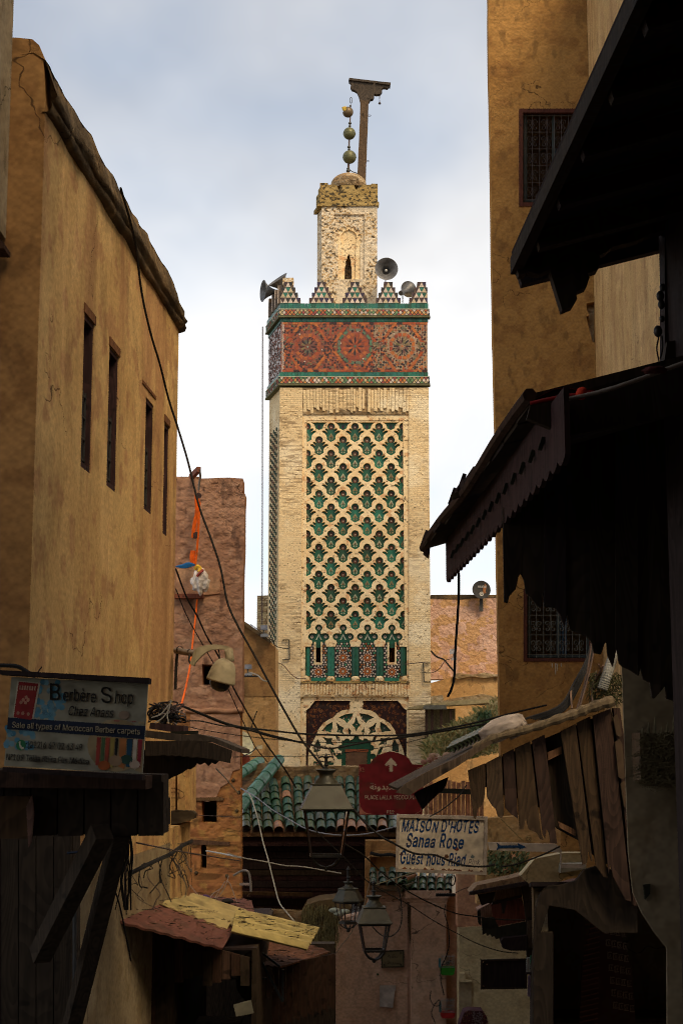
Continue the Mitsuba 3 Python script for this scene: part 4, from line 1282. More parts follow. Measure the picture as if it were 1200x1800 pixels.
# corrugated lower roofs
def corrugated(name, label, quad, Ya, Yb, waves, amp, c, cat_='roof sheet', thick=0.008, bend=0.0, mat_='painted'):
    """A corrugated sheet: quad = four pixels (near-left, near-right, far-right, far-left) at distances Ya (near edge) and Yb."""
    a, b, c3, d = P(*quad[0], Ya[0]), P(*quad[1], Ya[1]), P(*quad[2], Yb[1]), P(*quad[3], Yb[0])
    nu, nv = waves * 6, 8
    U, W = np.meshgrid(np.linspace(0, 1, nu + 1), np.linspace(0, 1, nv + 1), indexing='ij')
    q = (a * (1 - U[..., None]) + b * U[..., None]) * (1 - W[..., None]) + (d * (1 - U[..., None]) + c3 * U[..., None]) * W[..., None]
    up = np.cross(b - a, d - a)
    up /= np.linalg.norm(up)
    if up[2] < 0:
        up = -up
    h = amp * np.sin(U * waves * 2 * np.pi) + bend * (1 - W) ** 2 * -1 + 0.02 * (meshkit.fbm(np.stack([U * 4, W * 3, U * 0], -1), 3) - 0.5)
    top = (q + h[..., None] * up).reshape(-1, 3)
    bot = top - up * thick
    i, j = np.meshgrid(np.arange(nu), np.arange(nv), indexing='ij')
    k = nv + 1
    f = np.stack([i * k + j, (i + 1) * k + j, (i + 1) * k + j + 1, i * k + j + 1], -1).reshape(-1, 4)
    n0 = len(top)
    rim = [x * k for x in range(nu + 1)] + [nu * k + y for y in range(1, nv + 1)] + [x * k + nv for x in range(nu - 1, -1, -1)] + [y for y in range(nv - 1, 0, -1)]
    rim = np.array(rim)
    r2 = np.roll(rim, -1)
    f = np.vstack([f, f[:, ::-1] + n0, np.stack([rim, r2, r2 + n0, rim + n0], 1)])
    m = trimesh.Trimesh(np.vstack([top, bot]), np.vstack([f[:, [0, 1, 2]], f[:, [0, 2, 3]]]), process=False)
    return csingle(name, m, c, label, cat_, mat_)


corrugated('roof_sheet', 'rust red metal roof sheet over the lower left shop', [(204, 1617), (392, 1667), (414, 1629), (285, 1586)], (17.0, 18.4), (19.8, 20.2), 7, 0.006, (0.125, 0.052, 0.036), thick=0.025)
corrugated('plastic_sheet', 'long pale yellow corrugated sheet lying tilted over the red roofs', [(416, 1597), (408, 1634), (540, 1668), (561, 1633)], (20.8, 19.0), (21.6, 20.0), 4, 0.034, (0.44, 0.365, 0.15), bend=0.02)
corrugated('plastic_sheet', 'shorter dirty yellow sheet, upper left of the two yellow sheets', [(340, 1572), (280, 1588), (396, 1634), (434, 1602)], (21.0, 19.4), (21.2, 19.6), 4, 0.03, (0.40, 0.33, 0.14))
corrugated('roof_sheet', 'rust red metal roof sheet furthest back, behind the yellow sheets', [(330, 1598), (448, 1606), (442, 1582), (330, 1572)], (21.6, 21.8), (23, 23), 6, 0.006, (0.13, 0.058, 0.042), thick=0.02)
corrugated('roof_sheet', 'rust red metal sheet littered with twigs over the middle shop', [(428, 1692), (492, 1700), (580, 1672), (478, 1640)], (21.2, 20.6), (22.6, 23.4), 6, 0.006, (0.15, 0.06, 0.04), thick=0.02)

sf = thing('plank_shop', 'dark plank shop front under the red metal roofs', 'shop')
for k in range(14):
    x0 = 208 + k * 16.5
    yb_ = 2100 if k < 6 else 1716 + 6 * ((k * 3) % 4)
    wpart(sf, 'plank', slab([(x0, yb_), (x0, 1622 + (x0 - 208) * 0.27), (x0 + 15.7, 1622 + (x0 - 192) * 0.27), (x0 + 15.7, yb_)], 19.0 + 0.012 * (k % 3), 0.05), random.choice([(0.05, 0.03, 0.018), (0.035, 0.022, 0.013), (0.065, 0.04, 0.022)]))
wpart(sf, 'side_board', cat([bx(P(306, 1700, 19)[0] - .06, P(306, 1700, 19)[0], 19.06, 23.6, -5, P(300, 1640, 19)[2]), bx(P(442, 1700, 19)[0], P(442, 1700, 19)[0] + .06, 19.06, 23.6, -5, P(300, 1668, 19)[2])]))
wpart(sf, 'ceiling', bx(P(300, 1700, 19)[0], P(444, 1700, 19)[0], 19.06, 23.9, P(300, 1672, 19)[2], P(300, 1668, 19)[2]))
for k in range(3):
    wpart(sf, 'shelf', bx(P(310, 1700, 19)[0], P(400, 1700, 19)[0], 21.5, 22.1, -1.9 - .5 * k, -1.86 - .5 * k), (0.08, 0.05, 0.03))
for k in range(9):
    x0 = 478 + k * 12.4
    wpart(sf, 'board', slab([(x0, 1800 - 4 * k), (x0, 1700 - 2.6 * k), (x0 + 11.6, 1697.6 - 2.6 * k), (x0 + 11.6, 1800 - 4 * k + 9)], 21.6 + 0.01 * (k % 2), 0.04), (0.05, 0.03, 0.02))
wpart(sf, 'back', slab(rect(280, 1660, 588, 2100), 24.0, 0.3), (0.05, 0.034, 0.024))
cpart(sf, 'bracket', cat([beam(P(440, 1655, 20.4), P(496, 1760, 20.4), 0.03, 0.03), beam(P(442, 1662, 20.4), P(492, 1700, 20.4), 0.025, 0.025), beam(P(402, 1721, 20.4), P(470, 1721, 20.4), 0.02, 0.02), beam(P(497, 1705, 20.4), P(497, 1762, 20.4), 0.025, 0.025)]), (0.02, 0.03, 0.035), 'metal')
cpart(sf, 'torn_poster', slab([(228, 1800), (231, 1735), (239, 1728), (244, 1716), (250, 1722), (249, 1760), (252, 1800)], 18.95, 0.01), (0.20, 0.17, 0.13), label='torn pale poster on the planks')
ntc = thing('notice', 'small white notice tilted in the dark shop opening', 'notice')
cpart(ntc, 'card', slab([(410, 1767), (441, 1758.5), (446, 1782), (415, 1788)], 18.6, 0.01), (0.35, 0.32, 0.28))
bag = csingle('plastic_wrap', cat([slab([(427, 1690), (429, 1681), (446, 1670), (462, 1676), (452, 1690)], 20.9, 0.12)]), (0.40, 0.38, 0.33), 'pale plastic wrap stuffed under the middle tin roof', 'wrap')
dish = lathe([(0.001, 0.0), (0.1, 0.006), (0.2, 0.03), (0.26, 0.06), (0.262, 0.055), (0.2, 0.02), (0.1, -0.006), (0.001, -0.012)], (0, 0, 0), 28)
csingle('hanging_plate', aim(dish, (0.25, -1, 0.1), P(448, 1727, 21.5)), (0.14, 0.11, 0.08), 'round pale disc hanging in the shadow below the middle tin roof', 'plate', smooth=True)

# dead leaves and twigs blown on to the roof sheets
lt_ = CM()
for k in range(230):
    u, v_ = rng.random(), rng.random()
    a, b, c_, d = [((204, 1617, 17.2), (392, 1667, 18.6), (414, 1629, 20.2), (285, 1586, 19.8)), ((416, 1597, 20.8), (408, 1634, 19.2), (540, 1668, 20.2), (561, 1633, 21.6)), ((428, 1692, 21.2), (492, 1700, 20.8), (580, 1672, 23.4), (478, 1640, 22.6)), ((330, 1598, 21.6), (448, 1606, 21.8), (442, 1582, 23), (330, 1572, 23))][k % 4]
    pa, pb, pc_, pd = (P(*q) for q in (a, b, c_, d))
    q = (pa * (1 - u) + pb * u) * (1 - v_) + (pd * (1 - u) + pc_ * u) * v_ + [0, 0, 0.045]
    if k % 3:
        m = trimesh.Trimesh(np.array([[0, 0, 0], [0.03, 0.01, 0.012], [0.055, 0, 0.004], [0.025, -.012, 0.01]]) * rng.uniform(.6, 1.5), [[0, 1, 2], [0, 2, 3]], process=False)
        m.apply_transform(trimesh.transformations.rotation_matrix(rng.uniform(0, 6.28), [0, 0, 1]))
        m.apply_translation(q)
    else:
        m = tube([q, q + rng.normal(0, .08, 3) * [1, 1, .1], q + rng.normal(0, .16, 3) * [1, 1, .1]], [.005, .004, .002], 4)
    lt_.add(m, random.choice([(0.05, 0.035, 0.02), (0.11, 0.075, 0.035), (0.03, 0.024, 0.016)]))
lk_ = thing('leaf_litter', 'dead leaves and twigs scattered on the roof sheets', 'leaf litter', kind='stuff')
scene[lk_] = mikit.ply(cat(lt_.ms), 'painted', uv=np.vstack(lt_.uv))
# ---------------------------------------------------------------- red house behind, left of the minaret
RY = 30.0
red = thing('red_house', 'rough red plastered house left of the minaret, its lower half worn to brick', 'house')
r_top = [(240, 1258), (240, 838), (352, 838), (354, 841), (400, 839.5), (426.7, 841), (426.9, 862), (424.2, 866), (430.6, 868), (429.4, 900), (429, 966), (427, 1020), (426.7, 1093), (426, 1180), (426.6, 1252)]
h1, h2, h3 = rect(355, 1168, 373.5, 1204), rect(354.5, 1408, 381, 1446.5), [(352.5, 1527), (353, 1492), (354, 1486), (358, 1484), (362, 1487), (363, 1492), (362.5, 1527)]
part(red, 'wall', slab(r_top, RY, 0.5, [h1]), 'plaster_red')
part(red, 'lower_wall', slab([(240, 1252.5), (423.4, 1252.5), (423, 1355), (423.4, 1500), (423, 1662), (423, 2000), (240, 2000)], RY - 0.02, 0.5, [h2, h3]), 'brick_worn', label='lower wall worn down to orange brick')
part(red, 'patch', slab([(334, 1256), (422.4, 1256), (421.8, 1352), (409, 1356), (402, 1376), (388, 1384), (380, 1402), (366, 1410), (350, 1407), (340, 1400), (334, 1370)], RY - 0.045, 0.03), 'plaster_red')
part(red, 'patch', slab([(308.5, 1000), (386, 999), (387, 1043), (352, 1047), (330, 1044), (309, 1046)], RY - 0.03, 0.04), 'plaster_salmon')
xr_ = P(421, 900, RY)[0]
rb0 = prism(Polygon([(P(240, 900, RY)[0], RY + 0.48), (xr_, RY + 0.48), (xr_ * 1.2 - .1, RY * 1.2), (P(240, 900, RY)[0] - 1, RY * 1.2)]), -6, P(600, 842, RY)[2] - 0.2)
part(red, 'back', carve(rb0, [slab(h, RY + 0.3, 1.6) for h in (h1, h2, h3)]), 'plaster_red')
x0, z0 = P(326, 1250, RY)[0], P(326, 1250, RY)[2]
tb = tube([P(x, 1249.5 + 1.2 * math.sin(x * .13), RY - 0.05) for x in np.arange(326, 428, 4)], 0.05, 8)
part(red, 'string_course', tb, 'plaster_salmon', smooth=True)
m = flat(slab(rect(306, 1043.8, 357, 1051.5), RY - 0.16, 0.16))
part(red, 'plank_ledge', m, 'wood', uv=cuv(len(m.vertices), (0.20, 0.07, 0.035)))
m = flat(slab([(340, 1402.5), (388, 1401.5), (394, 1404), (393, 1407.8), (340, 1407.8)], RY - 0.06, 0.06))
part(red, 'lintel', m, 'wood', uv=cuv(len(m.vertices), (0.16, 0.09, 0.04)))
m = flat(slab([(333, 1476), (404, 1481), (404, 1487), (333, 1485)], RY - 0.05, 0.06))
part(red, 'lintel', m, 'wood', uv=cuv(len(m.vertices), (0.12, 0.075, 0.04)))
for x, y in ((420, 1393), (416, 1426), (399, 1540), (345, 1535), (410, 1372)):
    ic = trimesh.creation.icosphere(1, 0.035)
    ic.apply_translation(P(x, y, RY - 0.03))
    part(red, 'loose_stone', ic, 'coping')

hoist = thing('rope_hoist', 'pulley hoist with orange rope hanging from a wooden peg on the red house roof', 'hoist')
wpart(hoist, 'peg', beam(P(335.5, 839, RY + 0.1), P(349.5, 825, RY - 0.45), 0.08, 0.10), (0.22, 0.09, 0.05))
cpart(hoist, 'chain', wire([P(351, 825, RY - .45), P(352, 838, RY - .4), P(350, 850, RY - .38), P(349, 862, RY - .38)], 0.02, 4), (0.16, 0.13, 0.10), 'metal')
for (x, y, r) in ((348.5, 872, 5.2), (344, 941, 5.6)):
    cpart(hoist, 'pulley', aim(lathe([(0.001, -.05), (r * .0108, -.05), (r * .0085, 0), (r * .0108, .05), (0.001, .05)], (0, 0, 0), 18), (0.3, -1, 0), P(x, y, RY - .35)), (0.045, 0.03, 0.025), 'metal')
ROPE = (0.75, 0.12, 0.012)
for pts, r in (([(344, 870), (344.5, 900), (340, 925), (338, 945)], 0.024), ([(348.5, 868), (350, 900), (349, 930), (346, 970), (343, 995)], 0.022), ([(346.5, 880), (346, 905), (343, 925), (341, 938)], 0.022), ([(351, 882), (349, 905), (347, 935)], 0.02)):
    cpart(hoist, 'rope', wire([P(x, y, RY - .38) for x, y in pts], r, 6), ROPE)
cpart(hoist, 'rope', cat([wire([P(337 + dx, 968, RY - .36), P(335.5 + dx, 982, RY - .36), P(338 + dx * .6, 994, RY - .36)], 0.026, 5) for dx in (0, 2.2, 4.4)]), ROPE, label='short doubled orange rope end')
csingle('orange_rope', wire([P(346.5, 1054, RY - .3), P(344, 1080, RY - .5), P(339, 1125, RY - 2.5), P(334, 1170, RY - 4), P(326, 1210, RY - 6), P(318.5, 1240, RY - 8)], 0.016, 8), ROPE, 'single orange rope running down from the plank ledge to the shop eave', 'rope')
rag = cat([wire([P(309, 996, RY - .35), P(322, 995.5 + k, RY - .37), P(332, 993 + 2 * k, RY - .4), P(343, 993, RY - .4)], [0.012 + 0.03 * math.sin(math.pi * i / 12) for i in range(13)], 4) for k in (-.6, 0, .8)])
csingle('blue_rag', rag, (0.02, 0.12, 0.32), 'blue plastic rag tied to the orange rope', 'rag')
ic = trimesh.creation.icosphere(4, 1.0)
d_ = ic.vertices
rr = 1 + 0.5 * (meshkit.fbm(d_ * 2.6 + 3, 4) - 0.5) + 0.18 * np.sin(d_[:, 0] * 9 + 4 * meshkit.noise(d_ * 3)) * 0.5
v = d_ * rr[:, None] * [0.175, 0.14, 0.25]
v[:, 0] *= 1 - 0.35 * np.clip(v[:, 2] / 0.25, 0, 1)
bgk = thing('plastic_bag', 'white plastic bag with a red print hanging beside the plank ledge', 'bag')
cpart(bgk, 'bag', trimesh.Trimesh(v + P(352.5, 1021, RY - 0.42), ic.faces, process=False), (0.72, 0.66, 0.62), smooth=True)
cpart(bgk, 'knot', wire([P(343, 1000, RY - .45), P(347, 995.5, RY - .5), P(352, 1000, RY - .5), P(349, 1006, RY - .53)], 0.035, 5), (0.70, 0.48, 0.05))
cpart(bgk, 'print', wire([P(346, 1013, RY - .58), P(351, 1007, RY - .60), P(357, 1002, RY - .57)], 0.028, 5), (0.45, 0.08, 0.07))

# ---------------------------------------------------------------- ochre wall and rubble wall between it and the minaret
plaster('plaster_orange', (0.50, 0.305, 0.125), (0.43, 0.25, 0.10), (0.55, 0.36, 0.17), stain=(0.14, 0.085, 0.035), stain_amt=0.7, bump=0.04)
ok_ = thing('ochre_wall', 'orange plastered house end with a sloping top between red house and minaret', 'house')
part(ok_, 'wall', slab([(410, 1096), (426, 1092.5), (437, 1100), (462, 1118), (484, 1136), (486, 1800), (410, 1800)], 44.0, 2.0), 'plaster_orange')
part(ok_, 'top_band', slab([(410, 1100), (426, 1096), (437, 1103), (462, 1121), (484, 1139), (484, 1224), (410, 1224)], 43.97, 0.03), 'plaster_brown')
part(ok_, 'coping', slab([(412, 1095.5), (426, 1090.5), (438, 1098), (464, 1117), (476, 1127), (474, 1130), (461, 1121.5), (436, 1104), (426, 1097), (412, 1100)], 43.8, 2.3), 'coping')
rw = thing('rubble_wall', 'corner of a rubble stone wall rising behind the orange house end', 'wall')
part(rw, 'core', slab([(450, 1200), (452, 1048), (474, 1046), (490, 1046), (490, 1200)], 60.0, 1.0), 'masonry')
y = 1196.0
while y > 1046:
    x = 450.2 + (1196 - y) * 0.012
    h = rng.uniform(3, 6)
    while x < 474:
        w = rng.uniform(4, 9)
        m = slab([(x + rng.uniform(0, 1), y), (x + rng.uniform(0, 1), y - h + rng.uniform(.6, 1.6)), (x + w - 1, y - h + rng.uniform(.6, 1.6)), (x + w - rng.uniform(.8, 1.6), y - rng.uniform(0, .6))], 60 - rng.uniform(0.02, 0.07), 0.1)
        cpart(rw, 'stone', m, random.choice([(0.52, 0.42, 0.26), (0.44, 0.34, 0.19), (0.33, 0.28, 0.17), (0.56, 0.46, 0.28), (0.38, 0.26, 0.14)]))
        x += w
    y -= h
for x, y, Y_, nm in ((463.5, 1103, 43.4, 'upper of two small floodlights by the minaret corner'), (435.5, 1172, 43.4, 'lower floodlight on a bracket with loose white cable')):
    k = thing('floodlight', 'grey floodlight box, ' + nm, 'floodlight', 'floodlights')
    cpart(k, 'head', slab([(x - 6, y + 4), (x - 5, y - 4), (x + 6, y - 4), (x + 6.5, y + 4)], Y_, 0.22), (0.24, 0.27, 0.32), 'metal')
    cpart(k, 'neck', slab(rect(x - 1.2, y + 4, x + 1.2, y + 11), Y_ + .05, 0.06), (0.1, 0.1, 0.1), 'metal')
    cpart(k, 'base', slab([(x - 6, y + 17), (x - 5.5, y + 12), (x + 4, y + 10.5), (x + 7, y + 12), (x + 7, y + 16)], Y_, 0.25), (0.28, 0.30, 0.34), 'metal')
m = slab(rect(425.5, 1187.5, 457, 1190), 43.3, 0.2)
csingle('bracket_bar', m, (0.03, 0.03, 0.03), 'thin dark iron bar under the lower floodlight', 'bar', 'metal')
for x, y, w, h, c, nm in ((424, 1309, 13.5, 22, (0.62, 0.58, 0.42), 'cream satellite dish seen obliquely beside the red house corner'), (423, 1334, 12, 19, (0.32, 0.06, 0.03), 'rust red back of a satellite dish below the cream one')):
    k = thing('satellite_dish', nm, 'satellite dish')
    pr = [(0.001, 0.0), (0.12, 0.012), (0.24, 0.05), (0.33, 0.10), (0.345, 0.10), (0.25, 0.035), (0.12, -0.01), (0.001, -0.02)]
    m = lathe(pr, (0, 0, 0), 30)
    m.vertices *= [h * .0155 / .345] * 3
    cpart(k, 'reflector', aim(m, (0.72, -0.62, 0.35) if h > 20 else (-0.4, 0.8, -0.2), P(x + 1, y, 42.5)), c, smooth=True)
    if h > 20:
        cpart(k, 'arm', wire([P(x + 4, y + 20, 42.4), P(x + 18, y + 13, 42.2), P(x + 28, y + 4, 42.1)], 0.018, 4), (0.1, 0.1, 0.1), 'metal')
        cpart(k, 'receiver', slab([(x + 27, y + 8), (x + 27, y + 2), (x + 37, y + 1), (x + 37, y + 8)], 42, 0.1), (0.55, 0.5, 0.35))

# ---------------------------------------------------------------- green tiled gate roof with its dark timber front
GT = 36.0
gate = thing('timber_gate', 'dark timber gate house under a roof of green glazed barrel tiles', 'gate')
GCOL = [(0.022, 0.09, 0.05), (0.018, 0.075, 0.043), (0.035, 0.105, 0.056), (0.05, 0.10, 0.045), (0.022, 0.095, 0.065), (0.075, 0.115, 0.055), (0.045, 0.06, 0.032)]


def barrel(a, b, r0, r1, up, th=0.012, n=8):
    """Half-round tile from its lower end a to its upper end b."""
    a, b = np.asarray(a, float), np.asarray(b, float)
    d = (b - a) / np.linalg.norm(b - a)
    s = np.cross(d, up)
    s /= np.linalg.norm(s)
    u = np.cross(s, d)
    V = []
    for q, r in ((a, r0), (b, r1)):
        for rad in (r, r - th):
            for t in np.linspace(-0.05 * math.pi, 1.05 * math.pi, n + 1):
                V.append(q + rad * (math.cos(t) * s + math.sin(t) * u))
    k = n + 1
    F = []
    for i in range(n):
        F += [[i, i + 1, 2 * k + i + 1, 2 * k + i], [k + i, 3 * k + i, 3 * k + i + 1, k + i + 1], [i, k + i, k + i + 1, i + 1], [2 * k + i, 2 * k + i + 1, 3 * k + i + 1, 3 * k + i]]
    F = np.array(F)
    return trimesh.Trimesh(np.array(V), np.vstack([F[:, [0, 1, 2]], F[:, [0, 2, 3]]]), process=False)


def tile_column(parent, bottom, top, Yb, Yt, r, n, broken=0.025, name='tile'):
    a, b = P(*bottom, Yb), P(*top, Yt)
    up = np.cross([1, 0, 0], b - a)
    up /= np.linalg.norm(up)
    if up[2] < 0:
        up = -up
    for k in range(n):
        j0 = np.array([rng.uniform(-.012, .012), 0, rng.uniform(-.008, .012)])
        q0, q1 = a + (b - a) * k / n, a + (b - a) * (k + 1.22) / n
        q0 = q0 + up * 0.018
        col = random.choice(GCOL)
        if rng.random() < broken or (k == 0 and rng.random() < 0.12):
            col = (0.42, 0.20, 0.10)
        cpart(parent, name, barrel(q0 + j0, q1 + j0, r * rng.uniform(.96, 1.06), r * 0.86, up), col, 'glazed')


base = pxpoly
rb = [P(418, 1464, GT), P(705, 1464, GT), P(705, 1372, GT + 3), P(418, 1372, GT + 3)]
m = trimesh.Trimesh(np.array(rb + [q - [0, 0, 0.09] for q in rb]), np.array([[0, 1, 2], [0, 2, 3], [4, 6, 5], [4, 7, 6], [0, 4, 5], [0, 5, 1], [1, 5, 6], [1, 6, 2]]), process=False)
part(gate, 'roof', m, 'tile_bed')
bt = [433, 453, 472, 491, 510, 528.5, 546, 564, 582, 600, 618, 636, 654, 672, 690]
tp = [(431, 1416), (449.5, 1401), (466, 1388), (480, 1377), (501, 1374), (522, 1374), (540, 1372.5), (559, 1373), (578, 1373), (596, 1373), (614, 1372.5), (633, 1373), (651, 1373), (670, 1373), (688, 1373)]
for x, t in zip(bt, tp):
    f = (1464 - t[1]) / 92.0
    tile_column(gate + '__roof', (x, 1462 + rng.uniform(-2, 2)), t, GT - 0.1, GT + 3 * f, 9.0 * mpp(GT), max(3, int(round(7 * f))))
    cone = lathe([(7.2 * .0137, 0), (6 * .0137, 0.06), (2.5 * .0137, 0.13), (0.002, 0.17)], P(t[0], t[1] + 2, GT + 3 * f), 10)
    cpart(gate + '__roof', 'tile_end', cone, random.choice(GCOL), 'glazed')
for a, b, Ya, Yb, n in (((418, 1425), (490, 1337), 36.6, 39.0, 6), ((416, 1366), (456, 1340), 38.3, 39.6, 4)):
    q0, q1 = P(*a, Ya), P(*b, Yb)
    for k in range(n):
        u0, u1 = q0 + (q1 - q0) * k / n, q0 + (q1 - q0) * (k + 1.1) / n
        cpart(gate + '__roof', 'ridge_tile', barrel(u0, u1, 0.155, 0.135, (0, -0.3, 1)), random.choice([(0.06, 0.20, 0.15), (0.08, 0.22, 0.17), (0.05, 0.18, 0.13)]), 'glazed')
part(gate, 'parapet', slab([(424, 1440), (424, 1360), (440, 1352), (470, 1346), (520, 1349), (560, 1345), (620, 1348), (705, 1346), (705, 1440)], 39.3, 0.5), 'masonry')
part(gate, 'hip_wall', slab([(418, 1420), (418, 1372), (456, 1342), (488, 1340), (452, 1384)], 39.1, 0.15), 'masonry')
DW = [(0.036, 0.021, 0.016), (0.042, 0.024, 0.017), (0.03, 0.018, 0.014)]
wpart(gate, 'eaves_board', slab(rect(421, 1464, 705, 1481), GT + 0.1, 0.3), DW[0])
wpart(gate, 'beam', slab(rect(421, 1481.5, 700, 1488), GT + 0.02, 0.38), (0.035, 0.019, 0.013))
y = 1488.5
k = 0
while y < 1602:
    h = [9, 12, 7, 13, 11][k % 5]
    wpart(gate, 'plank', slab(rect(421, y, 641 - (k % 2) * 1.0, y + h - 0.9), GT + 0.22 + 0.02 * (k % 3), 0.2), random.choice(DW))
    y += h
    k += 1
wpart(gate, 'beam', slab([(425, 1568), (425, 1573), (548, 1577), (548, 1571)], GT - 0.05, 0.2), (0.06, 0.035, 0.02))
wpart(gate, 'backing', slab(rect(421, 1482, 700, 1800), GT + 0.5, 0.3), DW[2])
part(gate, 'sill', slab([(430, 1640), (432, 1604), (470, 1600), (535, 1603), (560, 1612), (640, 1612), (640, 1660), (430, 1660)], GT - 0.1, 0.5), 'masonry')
gl = thing('wall_lamp_arm', 'curved grey conduit arm beside the timber gate', 'pipe')
cpart(gl, 'pipe', wire([P(410, 1540, 29), P(424, 1532, 29), P(433, 1531, 28.9), P(438.5, 1538, 28.9), P(441, 1556, 28.9), P(441.5, 1568, 28.9)], 0.022, 6), (0.22, 0.2, 0.18), 'metal')
cpart(gl, 'bar', slab(rect(421, 1553, 438, 1557), 28.95, 0.05), (0.35, 0.27, 0.22), 'metal')

# ---------------------------------------------------------------- pink house with pilaster, right of the gate
PK = 33.0
pinkh = thing('pink_house', 'pink plastered house with pilaster and small green tiled cornice roof', 'house')
part(pinkh, 'wall', slab([(589, 2100), (590, 1640), (594, 1622), (604, 1614), (640, 1606), (652, 1572), (716, 1572), (716, 2100)], PK, 0.6), 'plaster_pink')
part(pinkh, 'pilaster', slab([(723, 2100), (723, 1592), (784, 1592), (784, 2100)], PK - 0.28, 0.6), 'plaster_pink')
part(pinkh, 'reveal', slab(rect(712, 1580, 726, 2100), PK + 0.05, 0.5), 'plaster_pink')
part(pinkh, 'return_wall', slab(rect(784.2, 1575, 803, 2100), PK - 0.1, 0.6), 'plaster_salmon')
for (a, b, c_, d, f) in ((712, 1566, 789, 1580, 0.36), (716, 1580.3, 786, 1586, 0.32), (720, 1586.3, 785, 1592.5, 0.30), (650, 1566, 711, 1574, 0.10), (652, 1574.3, 714, 1580, 0.06), (653, 1586, 714, 1589, 0.03)):
    part(pinkh, 'cornice', slab(rect(a, b, c_, d), PK - f, f + 0.2), 'plaster_pink')
part(pinkh, 'upper_wall', slab(rect(642, 1478, 712, 1575), PK + 1.3, 0.4), 'plaster_orange')
part(pinkh, 'ledge', slab([(648, 1507), (650, 1500), (665, 1496), (690, 1497), (712, 1499), (712, 1507)], PK + 1.1, 0.3), 'plaster_orange')
part(pinkh, 'jamb', slab([(640.5, 1600), (641, 1512), (650, 1506), (651, 1530), (647, 1600)], PK + 0.9, 0.3), 'plaster_orange')
for (x0, x1, yb, yt, n) in ((655, 705, 1557, 1532, 4), (712, 788, 1568, 1540, 6)):
    rbx = [P(x0 - 6, yb, PK - .3), P(x1 + 6, yb, PK - .3), P(x1 + 6, yt, PK + .6), P(x0 - 6, yt, PK + .6)]
    m = trimesh.Trimesh(np.array(rbx + [q - [0, 0, 0.1] for q in rbx]), np.array([[0, 1, 2], [0, 2, 3], [4, 6, 5], [4, 7, 6], [0, 4, 5], [0, 5, 1], [1, 5, 6], [1, 6, 2], [0, 3, 7], [0, 7, 4]]), process=False)
    rk = part(pinkh, 'cornice_roof', m, 'tile_bed')
    for k in range(n):
        x = x0 + (x1 - x0) * k / (n - 1)
        tile_column(rk, (x, yb + 1), (x + 1, yt), PK - .35, PK + .6, 6.6 * mpp(PK), 3, 0.05)
for k in range(4):
    tile_column(pinkh + '__cornice_roof', (709 + k * .5, 1562 - k * 7), (722 + k, 1555 - k * 7), PK - .5 + .1 * k, PK - 0.1 + .1 * k, 0.07, 1, 0.1, 'hip_tile')
part(pinkh, 'roof_grime', slab([(652, 1566), (655, 1557), (668, 1561), (690, 1558), (705, 1563), (709, 1570), (690, 1566), (670, 1569)], PK - 0.3, 0.12), 'coping')
part(pinkh, 'dark_gap_strip', slab([(717, 1580), (723, 1584), (723, 1640), (721, 1660), (716.5, 1620)], PK - 0.02, 0.06), 'coping')  # dark strip filling the gap between wall and pilaster

cw = thing('cream_house', 'house with salmon upper wall and cream lower wall, behind the notice board', 'house')
part(cw, 'upper_wall', slab(rect(803.5, 1470, 985, 1630), 31.0, 0.5), 'plaster_salmon')
part(cw, 'lower_wall', slab([(806.5, 2100), (806.5, 1631), (833, 1629.5), (985, 1631), (985, 2100)], 30.96, 0.54), 'plaster_cream')
part(cw, 'step', slab([(806.5, 1723), (807, 1711.5), (817, 1712), (818, 1723), (829, 1725), (829, 1727.5), (810, 1727)], 30.85, 0.12), 'plaster_cream')
part(cw, 'step_wall', slab([(806.5, 2100), (806.5, 1727), (829, 1727.6), (829, 2100)], 30.93, 0.04), 'plaster_grey')
for k in range(13):
    x0 = 745 + k * 8.1
    m = flat(slab([(x0, 1470), (x0 + .5, 1372 + (k * 7) % 5), (x0 + 7.4, 1372 + (k * 7) % 5), (x0 + 7.5, 1470)], 30.7 + .01 * (k % 2), 0.03))
    part(cw, 'cladding_board', m, 'wood', uv=cuv(len(m.vertices), random.choice([(0.44, 0.21, 0.11), (0.40, 0.19, 0.10), (0.48, 0.24, 0.12)]), rng.random()))
m = flat(slab([(765, 1386), (768, 1394), (828, 1397), (828, 1388)], 30.5, 0.1))
part(cw, 'iron_bar', m, 'wood', uv=cuv(len(m.vertices), (0.02, 0.015, 0.012)))
ow = thing('ochre_low_wall', 'low ochre wall and olive green tiles behind the arrow board', 'wall')
part(ow, 'wall', slab([(838, 1590), (838, 1440), (985, 1430), (985, 1590)], 29.5, 0.4), 'plaster_orange')
for k in range(5):
    tile_column(ow, (862 + k * 13.5, 1538), (866 + k * 12.5, 1504), 28.9, 29.6, 6.0 * mpp(29), 3, 0.1)
lv = CM()
for k in range(420):
    x, y = rng.uniform(856, 925), rng.uniform(1494, 1540)
    q = P(x, y, 28.6 + rng.uniform(0, .4))
    m = trimesh.Trimesh(np.array([[0, 0, 0], [0.035, 0, 0.02], [0.05, 0.01, 0.07], [0.01, 0.01, 0.05]]) * rng.uniform(.6, 1.3), [[0, 1, 2], [0, 2, 3]], process=False)
    m.apply_transform(trimesh.transformations.rotation_matrix(rng.uniform(0, 6.28), rng.normal(size=3)))
    m.apply_translation(q)
    lv.add(m, random.choice([(0.10, 0.13, 0.05), (0.16, 0.17, 0.07), (0.06, 0.10, 0.04), (0.2, 0.18, 0.09)]))
k = thing('creeper', 'olive creeper straggling over the tiles by the arrow board', 'creeper')
lv.put(k, 'leaves', 'painted', kind='stuff')
lv = thing('mossy_canopy', 'mossy thatched canopy edge beside the smallest lantern', 'canopy')
